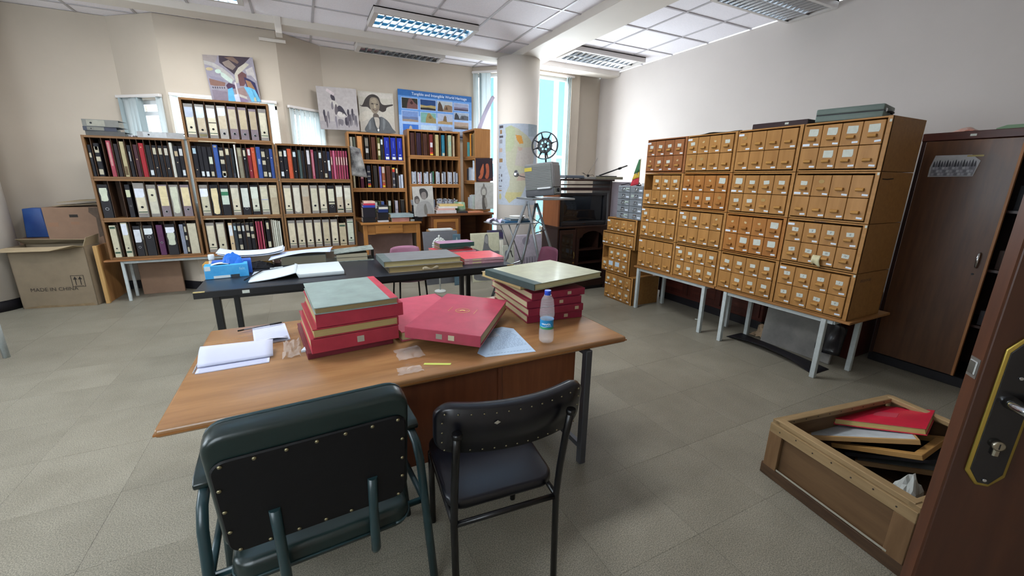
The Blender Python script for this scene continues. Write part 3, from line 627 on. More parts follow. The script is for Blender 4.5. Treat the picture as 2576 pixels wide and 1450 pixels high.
fill_b(AX, AY, AZ[0], .03, [(sx(1, .25), .045, .24, 'a8a2a8', 'short pale volume', ()), (sx(1, .75), .035, .23, 'a09cac', 'short lilac volume', ()), (sx(2, .3), .035, .21, '9aa2b0', 'short blue grey volume', ()), (sx(2, .75), .036, .27, '2c3040', 'patterned dark volume', ((.6, .7, '8a7c50', .9), (.3, .4, '8a7c50', .9))), (sx(3, .3), .045, .26, '43503f', 'green volume with white top', ((.55, .95, 'b8bcb8', .9),)), (sx(3, .8), .034, .26, '3c4a30', 'patterned green volume', ((.3, .5, '9a9060', .9),)),
    (sx(4, .3), .05, .26, '44598e', 'plain blue volume', ()), (sx(5, .4), .045, .27, '4a5038', 'green volume with white cap', ((.7, .98, 'b8bcb8', 1),)), (sx(6), .05, .27, '8a8690', 'pale volume with white label', ((.5, .98, 'b0aab4', .9), (.05, .4, 'a8a4ac', .9))), (sx(7), .06, .28, '2c2a28', 'charcoal volume', ())], 'bottom of left bookcase')
sl2 = (.905-.06)/8; sb = lambda k, f=.5: .03+sl2*(k+f)
fill_b(1.645, 7.15, BZ[2], .03, [(sb(0), .07, .35, '3c2420', 'thick dark brown volume', ()), (sb(1), .072, .35, '2c1e2c', 'thick plum volume', ()), (sb(2), .07, .345, '40261e', 'thick brown volume', ()), (sb(3), .06, .34, '6a2c28', 'red patterned volume with white tag', ((.03, .09, 'c8b030', 1), (.09, .16, 'b83a2c', 1), (.4, .62, 'b8b4b8', .8))), (sb(4, .45), .055, .34, 'a89a70', 'thick cream volume', ()), (sb(5, .45), .05, .34, '2a6a80', 'teal volume with cream foot', ((.02, .15, 'b0a890', .9),)),
    (sb(6, .6), .055, .345, '9aa68a', 'pale green volume', ((.5, .7, '7ab0b8', .3),)), (sb(7, .22), .04, .335, 'a8967c', 'slim cream volume', ())], 'top of right bookcase')
x = .045; n = 0; rows = []
random.seed(21)
ws = ('a8aeb8', 'b2b8c0', '9aa0ac', 'b8bcc0', '6a707c', 'a0a8b4')
while n < 26:
    w = random.uniform(.02, .028); k = int((x-.03)/sl2)
    e = .03+sl2*(k+1)
    if x+w > e-.004: x = e+.005; continue
    if x+w > .87: break
    rows.append((x+w/2, w, random.uniform(.17, .21), ws[n % 6] if n not in (4, 11) else ('c0a0b0', '3a6a50')[n == 11], 'short pale cassette' if n not in (4, 11) else ('short pink cassette', 'short green cassette')[n == 11], ((.08, .16, '2a2c32', 1),) if n % 2 else ())); x += w+.003; n += 1
fill_b(1.645, 7.15, BZ[1], .03, rows, 'middle of right bookcase', 'short cassettes on the right bookcase', .16)
x = .36; n = 0; rows = []
while n < 18:
    w = .021; k = int((x-.03)/sl2); e = .03+sl2*(k+1)
    if x+w > e-.004: x = e+.005; continue
    if x+w > .87: break
    rows.append((x+w/2, w, random.uniform(.15, .18), ws[(n*5) % 6], 'thin pale cassette', ((.8, .9, '2a2c32', 1),) if n % 2 else ())); x += w+.004; n += 1
fill_b(1.645, 7.15, BZ[0], .03, rows, 'bottom of right bookcase', 'short cassettes on the right bookcase', .16)
def side_fill(uz, rows, where):
    for n, (yy, w, h, col, desc) in enumerate(rows):
        r = vol(f'{desc}, {where}', 2.705, 7.40-yy, uz+.031, w, h, .2, col, (), 0, 'bound_volume', 'book', G2); r.rotation_euler = (0, 0, -PI/2)
side_fill(CZ[2], [(.20, .04, .24, '4a8a8c', 'small teal volume'), (.33, .05, .37, 'b5772a', 'tall orange volume'), (.40, .03, .35, '2a2420', 'thin black volume'), (.45, .04, .36, '6a5436', 'brown volume'), (.50, .035, .37, '7a6038', 'tan brown volume')], 'top of sideways bookcase')
side_fill(CZ[1], [(.17, .05, .2, '2c2e34', 'dark short volume'), (.26, .05, .22, '8a929c', 'grey short volume'), (.32, .04, .2, '9ca4b0', 'blue grey short volume'), (.39, .05, .19, 'b4b8c0', 'white short volume'), (.46, .045, .33, 'b8c4d0', 'tall white volume')], 'middle of sideways bookcase')
side_fill(CZ[0], [(.20, .04, .2, '9aa2a8', 'grey booklet'), (.28, .04, .24, 'a8b0b4', 'pale booklet'), (.36, .04, .25, 'b4babc', 'white booklet'), (.43, .04, .23, 'a8b4ac', 'greenish white booklet')], 'bottom of sideways bookcase')

# books: boards, spine and page block as parts
def book(label, x, y, z, w, d, h, col, rz=0, pages='b5aa8c', spine='front', spine_col=None, name='ledger', group=None, cat='book', rot=None, bt=.004, tagc=None, boardcol=None, var=.14, hollow=.006):
    """book lying flat; spine on its front (-y), left or right side"""
    r = thing(name, label, cat, (x, y, z), rz, group, rot=rot)
    mc = mat('binding_'+col, col, .42, var=var, scale=9, coat=.15, bump=.1); ms = mat('binding_'+spine_col, spine_col, .5, var=.15, scale=12) if spine_col else mc
    MB().box(0, 0, 0, w, d, bt).build('lower_board', mc, r, bev=.0012, seg=1)
    MB().box(0, 0, h-bt, w, d, h).build('upper_board', mc, r, bev=.0012, seg=1)
    i = hollow
    pb = {'front': (i, bt, w-i, d-i), 'left': (bt, i, w-i, d-i), 'right': (i, i, w-bt, d-i)}[spine]
    box('page_block', pb[0], pb[1], bt, pb[2], pb[3], h-bt, mat('pages_'+pages, pages, .8, var=.12, scale=30, stretch=(.3, .3, 14)), r)
    so = {'front': (0, -.001, 0, w, bt, h), 'left': (-.001, 0, 0, bt, d, h), 'right': (w-bt, 0, 0, w+.001, d, h)}[spine]
    so = MB().box(*so).build('spine', ms, r, bev=.0015, seg=1)
    if spine_col:
        e = .10*w if spine != 'front' else .12*d
        if spine == 'left': MB().box(0, 0, h, e, d, h+.0008).build('spine_cloth', ms, r)
        elif spine == 'right': MB().box(w-e, 0, h, w, d, h+.0008).build('spine_cloth', ms, r)
    if tagc:
        for (u0, u1, c) in tagc: MB().box(u0*w, -.0022, h*.28, u1*w, -.0008, h*.72).build('spine_label', mat('tag_'+c, c, .6, var=.1), so)
    return r
G3 = 'books and boxes heaped on the yellow desk'
zt = .916
for k, (h, c, lb) in enumerate(((.075, '121216', 'flat black box at the foot of the heap behind the rose reports'), (.15, '18161e', 'tall black box in the heap behind the rose reports'), (.035, '2c3a8c', 'thin blue book in the heap behind the rose reports'), (.028, 'b0304a', 'thin crimson book in the heap behind the rose reports'), (.03, 'c8a898', 'pinkish book lying topmost behind the rose reports'))):
    book(lb, .80+.008*k, 6.72, zt, .19-.006*k, .24, h, c, name='book', group=G3, pages='b8aca0'); zt += h+.001
zt = .916
for k, (h, c, lb) in enumerate(((.025, 'a8aab0', 'pale flat folder under the black box next to the folio'), (.12, '141418', 'black box under the blue book next to the folio'), (.05, '1c2c58', 'dark blue book on the black box next to the folio'), (.035, 'bcb8ac', 'cream book on the dark blue book next to the folio'), (.022, '24262c', 'thin black book topmost next to the folio'))):
    book(lb, 1.02+.01*k, 6.74, zt, .17-.01*k, .22, h, c, name='book', group=G3, pages='b0aca4'); zt += h+.001
book('worn pinkish brown book under the blue folio', 1.235, 6.70, .916, .27, .26, .065, '9a6c62', name='book', group=G3)
book('large pale blue folio lying on the pinkish book', 1.215, 6.68, .983, .36, .30, .05, '8a9a9c', .02, name='folio', group=G3, pages='a89a78')
book('white paperback beside the pinkish book', 1.53, 6.72, .916, .07, .2, .03, 'a8b0ac', .2, name='book', group=G3)
for k in range(8): book(f'black boxed video, {ORD[k]} from bottom of the tall pile on the desk end' if k else 'black boxed video at the bottom of the tall pile on the desk end', 1.595+.004*(k % 3), 6.70, .916+.0315*k, .125, .2, .03, '15151a', .03*(k % 3), name='video_box', group='boxed videos piled on the desk end', pages='15151a')
for k in range(3): book(('grey box above the black videos', 'pale grey box second from the top of the video pile', 'pale box topmost on the video pile')[k], 1.59+.006*k, 6.70, .916+.252+.026*k, .125, .2, .025, ('8a9098', '9aa0a8', 'a4a8ac')[k], .05*k, name='video_box', group='boxed videos piled on the desk end', pages='8a8e94')
# papers on the brown desk
def paper(label, x, y, z, w, d, col='c4c6c8', rz=0, name='paper', wave=.0, group=None, th=.0012, cat='paper', nu=8, nv=8, seed=0, curl=0):
    def fn(a, b):
        zz = wave*(noise.noise((a*2.2+seed, b*2.2, seed*3.1))+.5)
        if curl: zz += curl*(max(0, abs(a-.5)-.2)/.3)**2
        return ((a-.5)*w, (b-.5)*d, max(0, zz))
    o = MB().sheet(fn, nu, nv).build(name, mat('sheet_'+col, col, .6, var=.04, scale=8), None, (x, y, z), (0, 0, rz), solid=-th)
    return tag(o, label, cat, group)
zt = 1.036
for k, (w, d, h, c, lb) in enumerate(((.34, .24, .05, 'b8b4b4', 'white book at the base of the paper heap'), (.30, .22, .03, 'c09a90', 'pink edged book in the paper heap'), (.32, .22, .03, 'c4c0ba', 'white magazine in the paper heap'), (.40, .26, .03, 'c0a870', 'yellowed open book on top of the paper heap'))):
    book(lb, 1.93+.02*k, 6.60+.01*k, zt, w, d, h, c, -.04*k, name='book', group='papers heaped on the brown desk', pages='c0b8ac'); zt += h+.001
pk = MB().sheet(lambda a, c: (.20*(a-.5), .10*(c-.5)+.06*math.sin(a*PI), .17*math.sin(c*PI)*.9+.03*noise.noise((a*4, c*4, 2))), 10, 8).build('plastic_packet', mat('green_white_packet', 'a4b0a4', .3, col2='5a8a58', scale=14), None, (2.43, 6.92, 1.045), solid=.001)
tag(pk, 'green and white plastic packet leaning on the corner bookcase', 'packet')
paper('white sheet on the front edge of the brown desk', 1.98, 6.60, 1.0365, .34, .08, 'bcc2c4') if False else None
book('dark slim folder beside the paper heap', 2.30, 6.60, 1.036, .16, .16, .03, '2c2a30', -.1, name='folder')
book('orange covered magazine near the corner bookcase', 2.47, 6.58, 1.036, .28, .18, .02, 'b87858', .05, name='magazine')

# ------------------------------------------------------------------ pictures
def quadpose(tl, tr, bl, Y):
    A, B, Cc = ony(*tl, Y), ony(*tr, Y), ony(*bl, Y)
    w = (B-A).length; h = (A-Cc).length; ang = math.atan2((B-A).z, (B-A).x)
    return A, w, h, ang
def picture(name, label, tl, tr, bl, Y, cat, th=.008, border='b0aaa0', rx=0, shapes=(), edge=None):
    A, w, h, ang = quadpose(tl, tr, bl, Y)
    dirx = Vector((math.cos(ang), 0, math.sin(ang))); dirz = Vector((-math.sin(ang), 0, math.cos(ang)))
    o = A-dirz*h
    r = thing(name, label, cat, o, rot=(rx, -ang, 0))
    MB().box(0, 0, 0, w, th, h).build('backing', mat('board_'+border, edge or border, .7, var=.05), r)
    p = Print(w, h); p.rect(0, 0, 1, 1, border)
    for s in shapes: p.shape(s[0], s[1])
    p.build('print', r)
    return r, w, h
R_ = lambda x0, y0, x1, y1: [(x0, y0), (x1, y0), (x1, y1), (x0, y1)]
sp = smoothpoly
# church vault
picture('poster', 'colour poster of a painted church vault above the top shelf', (508, 137), (635, 145), (530, 255), 7.036, 'poster', .003, '8f8a90', shapes=[
    (R_(0, 0, 1, 1), '85808a'), ([(.32, 1), (.95, 1), (.72, .78), (.56, .60), (.44, .72), (.30, .85)], '3a3038'), ([(.0, 1), (.30, 1), (.22, .84), (0, .88)], '8c8380'), ([(.36, .86), (.50, .92), (.62, .78), (.54, .70), (.40, .78)], '7d7068'), ([(.42, .97), (.60, .99), (.70, .88), (.66, .84)], '6a564c'),
    ([(0, .88), (.18, .84), (.34, .74), (.50, .58), (.54, .50), (.50, .46), (.42, .56), (.28, .68), (.12, .77), (0, .80)], 'a09c98'), ([(.56, .62), (.66, .76), (.84, .88), (.90, .84), (.74, .70), (.64, .58), (.60, .42), (.55, .42)], 'a8a294'), ([(.28, .66), (.36, .62), (.50, .48), (.46, .40), (.36, .48), (.28, .56)], 'a9b6ac'),
    (ell(.24, .66, .06, .045), 'a9bdb0'), (ell(.08, .70, .07, .035), 'a89a78'), ([(.04, .56), (.26, .52), (.36, .46), (.30, .42), (.08, .50)], '7c7886'), ([(.03, .50), (.34, .42), (.30, .30), (.03, .36)], '76594f'), (R_(.05, .27, .34, .34), '8f8c92'), ([(.04, .26), (.34, .22), (.32, .02), (.04, .02)], '776d78'),
    ([(.62, .60), (.72, .68), (.80, .62), (.78, .46), (.70, .36), (.62, .36)], '5e3f40'), ([(.80, .72), (.96, .80), (.99, .48), (.90, .60), (.82, .60)], 'a8a2a0'), ([(.74, .56), (.84, .52), (.95, .44), (.99, .02), (.86, .02), (.76, .30)], '2c2a4c'), ([(.76, .50), (.86, .46), (.93, .28), (.78, .34)], '8a684c'),
    ([(.34, .36), (.40, .42), (.52, .38), (.54, .30), (.36, .28)], '463246'), ([(.32, 0), (.36, .28), (.46, .32), (.48, .02)], '5a9ec0'), ([(.50, .28), (.70, .34), (.74, .14), (.50, .10)], '85706c'), ([(.52, .44), (.55, .44), (.57, 0), (.53, 0)], 'b8b0b0'), ([(.46, .16), (.56, .18), (.57, 0), (.47, 0)], 'b4b6c4'), ([(.57, .18), (.72, .12), (.72, .06), (.57, .12)], 'a8a49c'), ([(.57, .11), (.72, .06), (.74, 0), (.57, 0)], '7c6c84'),
    ([(.70, .34), (.80, .34), (.92, .28), (1.0, .02), (.80, .01), (.76, .18)], '62a4c4'), ([(.84, .30), (.87, .29), (.93, .02), (.90, .02)], '4c8cb0'), ([(.86, .10), (.90, .12), (.91, .02), (.86, .02)], 'a8a88c')] + [(R_(.06+.045*k, .285, .085+.045*k, .325), '4a4450') for k in range(6)])
# grey crowd photograph
body = 'a39c98'; dk = '3c3840'; md = '6c676c'
picture('photograph', 'faded grey crowd photograph leaning left of the portrait', (794, 216), (895, 224), (818, 325), 7.28, 'photograph', .006, 'a09a98', shapes=[
    (R_(0, 0, 1, .20), '948f90'), (sp(ell(.56, .40, .11, .10)), 'b6b0aa'), (sp([(.44, .50), (.52, .58), (.60, .54), (.66, .44), (.70, .34), (.62, .40), (.50, .44), (.42, .36), (.40, .46)]), dk), (ell(.60, .40, .012, .025), '55504c'), (sp([(.33, .80), (.38, .84), (.42, .80), (.44, .72), (.40, .66), (.35, .72)]), dk), (sp([(.30, .66), (.36, .70), (.46, .66), (.50, .58), (.44, .52), (.36, .56)]), 'b0aba4'), (sp([(.34, .64), (.37, .66), (.38, .52), (.34, .48), (.32, .56)]), md), (sp([(.42, .58), (.46, .60), (.48, .46), (.44, .36), (.40, .44)]), '5a5458'),
    (sp([(.46, .24), (.54, .26), (.60, .22), (.56, .10), (.50, .14), (.47, .08)]), md), (sp([(.64, .28), (.70, .30), (.70, .12), (.64, .14)]), dk)] +
    [(sp([(x, y+.10), (x+.03, y+.09), (x+.035, y), (x+.03, y-.14), (x+.01, y-.18), (x-.005, y-.06), (x-.02, y+.02)]), c) for x, y, c in ((.12, .36, dk), (.22, .33, md), (.16, .22, '5c565c'), (.73, .40, dk), (.84, .42, dk), (.80, .30, md), (.76, .28, '514c52'), (.88, .30, md), (.71, .24, '58525a'), (.92, .26, '5c585e'), (.40, .22, '77727a'))] + [([(.26, .96), (.44, .86), (.41, .80), (.23, .90)], 'b8acae')])
# portrait
picture('photograph', 'grey portrait photograph of a smiling person with windblown hair', (899, 228), (988, 236), (907, 331), 7.38, 'photograph', .006, 'a8a39a', shapes=[
    (R_(0, .45, 1, 1), 'aca79c'), (R_(.04, .86, .96, .97), 'b4aea6'), (sp([(0, .42), (.2, .52), (.42, .46), (.2, .30), (0, .25)]), 'b2aca0'), (sp([(.66, .50), (.9, .56), (1, .40), (.9, .25), (.72, .34)]), 'aaa59a'),
    (sp([(.02, .66), (.10, .66), (.20, .82), (.32, .92), (.46, .94), (.58, .88), (.64, .74), (.74, .70), (.96, .73), (.97, .70), (.80, .64), (.76, .56), (.66, .52), (.54, .56), (.34, .56), (.24, .62), (.10, .62)]), '3a3533'),
    (sp([(.30, .70), (.34, .84), (.44, .87), (.54, .84), (.59, .72), (.57, .58), (.50, .48), (.44, .45), (.37, .50), (.32, .60)]), '7c7264'), (sp([(.36, .80), (.44, .84), (.52, .80), (.50, .74), (.40, .74)]), '8f8472'), (sp([(.40, .46), (.52, .46), (.56, .34), (.44, .28), (.38, .34)]), '57504a'),
    (ell(.385, .71, .034, .014), '2e2826'), (ell(.52, .70, .030, .013), '2e2826'), (sp([(.43, .68), (.46, .70), (.48, .62), (.44, .60)]), 'a0947e'), (sp([(.38, .585), (.46, .575), (.53, .59), (.50, .545), (.46, .53), (.41, .545)]), '5a4a40'), (sp([(.42, .570), (.46, .566), (.50, .572), (.48, .557), (.44, .556)]), '9c9486'), (sp([(.52, .66), (.575, .68), (.57, .60), (.53, .56)]), '776b5d'),
    (sp([(.16, 0), (.22, .22), (.34, .36), (.42, .38), (.52, .36), (.62, .40), (.80, .30), (.92, .12), (.97, 0)]), '55585a'), (sp([(.40, .36), (.46, .38), (.54, .36), (.56, .24), (.52, .10), (.46, .14), (.41, .26)]), 'a09a90'), (sp([(.38, .36), (.41, .34), (.45, .14), (.49, .02), (.45, .02), (.40, .18)]), '3c3f42'), (sp([(.56, .38), (.59, .36), (.57, .18), (.53, .02), (.50, .04), (.55, .2)]), '3c3f42'),
    (sp([(.66, .34), (.72, .30), (.70, .14), (.64, .06)]), '6c7072'), (sp([(.24, .22), (.30, .28), (.30, .1), (.24, .06)]), '6a6e70'), (sp([(.48, .06), (.50, .09), (.53, .08), (.52, .03), (.49, .03)]), 'c8c8c4')])
# world heritage board
sh = [(R_(0, .86, 1, 1), '2f62a0'), (R_(0, 0, 1, .45), '8fb0dc'), (R_(0, .45, 1, .87), '5a8ac6')]
def mini(x0, y0, w, h, sky, land, dark, kind):
    q = [(R_(x0-.008, y0-.012, x0+w+.008, y0+h+.012), '9cb0d0'), (R_(x0, y0, x0+w, y0+h), sky)]
    P = lambda pts: [(x0+a*w, y0+b*h) for a, b in pts]
    if kind == 0: q += [(P([(0, 0), (1, 0), (1, .45), (.7, .5), (.4, .42), (0, .48)]), land), (P([(0, 0), (1, 0), (1, .18), (.5, .25), (0, .2)]), dark)]
    if kind == 1: q += [(P([(.3, 0), (1, 0), (1, .4), (.8, .6), (.6, 1), (.45, .95), (.35, .5)]), land), (P([(.5, .55), (.62, .78), (.72, .5), (.6, .4)]), dark)]
    if kind == 2: q += [(P([(0, 0), (.4, 0), (.3, .6), (.15, 1), (.05, .7)]), dark), (P([(.35, 0), (1, 0), (1, .6), (.75, .7), (.5, .65)]), land), (P([(.5, .2), (.62, .6), (.7, .2)]), dark)]
    if kind == 3: q += [(P([(0, 0), (1, 0), (1, .3), (.7, .25), (.4, .35), (0, .2)]), land), (P([(.35, .3), (.42, .75), (.5, .9), (.58, .75), (.62, .25)]), dark)]
    return q
cx = (.045, .285, .515, .735); PC = (('2a2a24', '6a4a48', '3a2424', 1), ('24406e', '9a8a5c', '2c2a2c', 0), ('a0a8ac', '7c6650', '4a3c30', 2), ('8a90a8', '6c6478', '3a3444', 0), ('6a84b4', '5c6c90', '8a7c70', 0), ('6c9a94', '8a7c54', '6c5c3c', 1), ('9aa4b8', '9a8460', '6a5840', 3), ('8a96a4', '4c5058', '33363c', 2), ('3a68b4', '5a6070', 'a09c90', 3), ('a8c0d4', '6c6a54', '8a865c', 0), ('8a93a8', '6c6a70', '4a4852', 2), ('9a8a80', '7c6c5c', '3c3430', 0), ('8a90a0', '7c7880', '4a4a54', 1), ('9aa0ac', '6a6c78', '3c3e48', 0))
for c in range(3):
    for r in range(3):
        p = PC[(r*4+c) % 14]; sh += mini(cx[c], .60-.285*r, .205, .225, *p)
for r in range(4):
    p = PC[(3, 7, 11, 13)[r]]; sh += mini(.745, .655-.215*r, .205, .16, *p)
hb, w, h = picture('display_board', 'blue display board of small landscape photographs', (1000, 223), (1186, 244), (1009, 340), 7.46, 'board', .012, '5a8ac6', shapes=sh, edge='2a3c58')
text('title', 'Tangible and Intangible World Heritage', mat('print_white', 'd8e2ee', .6), hb, (w*.55, -.012, h*.925), (PI/2, 0, 0), h*.085)
# small picture sheets on the sideways bookcase and the curling one beside the rose reports
def side_print(label, tl, tr, bl, Y, shapes, base):
    return picture('print_sheet', label, tl, tr, bl, Y, 'print', .002, base, shapes=shapes)
side_print('dark print of two orange feet on the bookcase side', (1196, 398), (1239, 398), (1196, 457), 6.785, [(sp([(.25, .45), (.42, .75), (.46, .66), (.44, .35), (.30, .12), (.12, .16), (.24, .3)]), 'a2583c'), (sp([(.58, .72), (.74, .74), (.78, .45), (.74, .2), (.62, .1), (.52, .2), (.6, .4)]), '9a5038'), (sp([(.1, .12), (.5, .10), (.9, .12), (.8, .02), (.2, .02)]), '5a302c')], '2a1f26')
side_print('pale pencil print of a crowned figure on the bookcase side', (1194, 459), (1241, 459), (1197, 527), 6.785, [(sp(ell(.48, .66, .17, .2)), '7a7874'), (sp(ell(.48, .64, .11, .13)), 'a9a8a0'), (sp([(.44, .86), (.48, .97), (.53, .86)]), '66645f'), (sp([(.40, .48), (.56, .48), (.60, .02), (.40, .02)]), '55534f'), (sp([(.50, .40), (.62, .40), (.66, .1), (.56, .1)]), '8a8882')], 'a9aaa6')
A = ony(896, 368, 6.79)
cs = MB().sheet(lambda a, c: (.7005+.15*a+.07*(1-c)*a, 6.80+.03*math.sin(a*5+c*3)-.02*c, A.z-.42*(1-c)-.03*a), 8, 12).build('curled_print', mat('sheet_a9a8a4', 'a9a8a4', .6, col2='3a383a', scale=5), None, solid=.001)
tag(cs, 'curled black and white print hanging beside the rose reports', 'print')
p1_ = picture('print_sheet', 'grey print of a mother and child before the corner bookcase', (1036, 470), (1088, 468), (1040, 545), 6.62, 'print', .003, '9c9c98', shapes=[(R_(0, .55, 1, 1), 'a8a6a0'), (sp([(.35, .9), (.60, .92), (.74, .78), (.70, .62), (.50, .56), (.38, .66)]), '3c3a3a'), (sp([(.44, .78), (.62, .80), (.66, .64), (.56, .55), (.42, .62)]), '7a7470'), (sp([(.08, .64), (.24, .68), (.32, .54), (.22, .42), (.08, .46)]), '4c4846'), (sp([(.12, .56), (.26, .58), (.26, .46), (.14, .44)]), '807a74'), (sp([(.2, .4), (.5, .5), (.8, .44), (.98, .1), (.9, 0), (.1, 0)]), '8a8a88'), (sp([(.5, .3), (.6, .4), (.66, .1), (.52, .05)]), '66645f')])
# map wrapped on the round column
zt_, zb_ = ony(1290, 309, 6.14).z, ony(1290, 517, 6.14).z
th0 = math.atan2(-6.48, -3.325); MC = ('a4adb9', 'a7a792', 'b8843e', 'a0a88a', 'a9a39c', 'ada678', '8f9ca4', 'ab978a', '4c4a50', '8f7250', '83858c')
def inpoly(x, y, P):
    r = False; j = len(P)-1
    for i_ in range(len(P)):
        if (P[i_][1] > y) != (P[j][1] > y) and x < (P[j][0]-P[i_][0])*(y-P[i_][1])/(P[j][1]-P[i_][1])+P[i_][0]: r = not r
        j = i_
    return r
mp_ = lambda pts: [((a-60)/540, 1-(c-100)/1200) for a, c in pts]
land = mp_([(180, 160), (250, 125), (330, 170), (440, 270), (520, 370), (545, 400), (540, 620), (520, 760), (480, 850), (430, 1000), (400, 1110), (370, 1200), (310, 1200), (240, 1270), (180, 1180), (200, 1100), (240, 1000), (245, 880), (200, 700), (185, 450), (190, 250)])
P_or = mp_([(305, 260), (370, 270), (395, 380), (350, 390), (320, 330)]); P_gr = mp_([(180, 160), (250, 125), (300, 180), (290, 420), (250, 500), (190, 500), (185, 300)]); P_pk = mp_([(330, 430), (385, 440), (380, 480), (345, 490)]); P_ol = mp_([(200, 1105), (390, 1100), (360, 1200), (240, 1270), (180, 1180)])
P_p2 = mp_([(360, 820), (440, 810), (430, 920), (320, 930)]); P_li = mp_([(330, 450), (540, 420), (530, 740), (400, 720), (300, 700)]); P_ye = ell((105-60)/540, 1-(1175-100)/1200, .045, .04)
pics = [(85, 118, 150, 160, 8), (95, 185, 132, 238, 9), (85, 265, 150, 295, 8), (92, 322, 140, 380, 10), (85, 450, 138, 505, 7), (85, 600, 142, 655, 9), (90, 715, 118, 752, 10), (75, 830, 88, 850, 8), (75, 872, 88, 900, 8), (75, 920, 88, 945, 8), (120, 830, 138, 870, 8), (120, 915, 136, 945, 8), (75, 1010, 132, 1022, 8), (75, 1045, 132, 1056, 10), (75, 1072, 130, 1090, 9)]
pics = [((a-60)/540, 1-(d_-100)/1200, (c_-60)/540, 1-(b_-100)/1200, k) for a, b_, c_, d_, k in pics]
MU, MV = 90, 190
mm = MB(); rr = .3475; vs = []
for j in range(MV+1):
    for i_ in range(MU+1):
        t = th0+math.radians(-63+128*i_/MU); vs.append((3.325+rr*math.cos(t), 6.48+rr*math.sin(t), zb_+(zt_-zb_)*j/MV))
mm.v = vs
for j in range(MV):
    for i_ in range(MU):
        u, v = (i_+.5)/MU, (j+.5)/MV; k = 0
        if inpoly(u, v, land):
            k = 1
            for Pq, kk in ((P_gr, 3), (P_li, 4), (P_ol, 5), (P_p2, 7), (P_pk, 7), (P_or, 2)):
                if inpoly(u, v, Pq): k = kk
        elif inpoly(u, v, P_ye): k = 5
        elif u > .72: k = 6 if v > .85 else 0
        for q in pics:
            if q[0] < u < q[2] and q[1] < v < q[3]: k = q[4]
        a = j*(MU+1)+i_
        mm.f.append([a, a+1, a+MU+2, a+MU+1]); mm.mi.append(k); mm.sm.append(True)
mo = mm.build('wall_map', [mat('map_'+c, c, .5, var=.07, scale=30) for c in MC], None, fix=False)
tag(mo, 'pale country map wrapped round the cream column', 'map')
# ------------------------------------------------------------------ card index cabinets along the blank wall
CW = {'tan': ('8f6636', 'a27744'), 'red': ('7c4d2e', '8e5e3a'), 'orange': ('8d5b2b', 'a06d38')}
M_side = wood('card_cabinet_side', '845c30', '956c3b', 'x', .5, .05)
M_pull = mat('drawer_pull_wood', 'a1773f', .45, var=.08, scale=20, rand=.05); M_pull2 = mat('drawer_pull_orange', '8e602e', .45, var=.08, scale=20)
M_tagw = mat('drawer_tag_white', 'c6d0dc', .6); M_card = mat('drawer_card_paper', 'b4bab2', .7, var=.08, scale=40); M_scrap = mat('drawer_scrap_paper', 'b5a27c', .7, var=.15, scale=40)
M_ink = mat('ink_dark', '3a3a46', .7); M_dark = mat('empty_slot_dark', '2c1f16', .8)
_pull = {}
def pull_mesh(k):
    if k not in _pull:
        mb = MB(); n = 8; L = .052; pr = [(.004, -.013)]+[(.004-.019*math.sin(PI*i/n*.5)-.003, -.013+.0+.024*(i/n)) for i in range(n+1)]+[(.004, .012)]
        prof = [(0, -.010), (-.012, -.012), (-.020, -.007), (-.022, .001), (-.019, .009), (-.010, .013), (0, .013)]
        mb.prism([(p[0], p[1]) for p in prof], -L/2, L/2, axis='x')
        mb.v = [(v[0], v[1], v[2]) for v in mb.v]
        _pull[k] = mb.mesh('pull_handle', M_pull if k == 0 else M_pull2, bev=.002, seg=1)
    return _pull[k]
_tagm = {}
def small(key, pts, m, th=.0012):
    if key not in _tagm: _tagm[key] = MB().prism(pts, -th, 0, axis='y').mesh(key, m)
    return _tagm[key]
def roman(parent, body, x, z):
    return text('card_writing', body, M_ink, parent, (x, -.0014, z), (PI/2, 0, 0), .024, shear=.2)
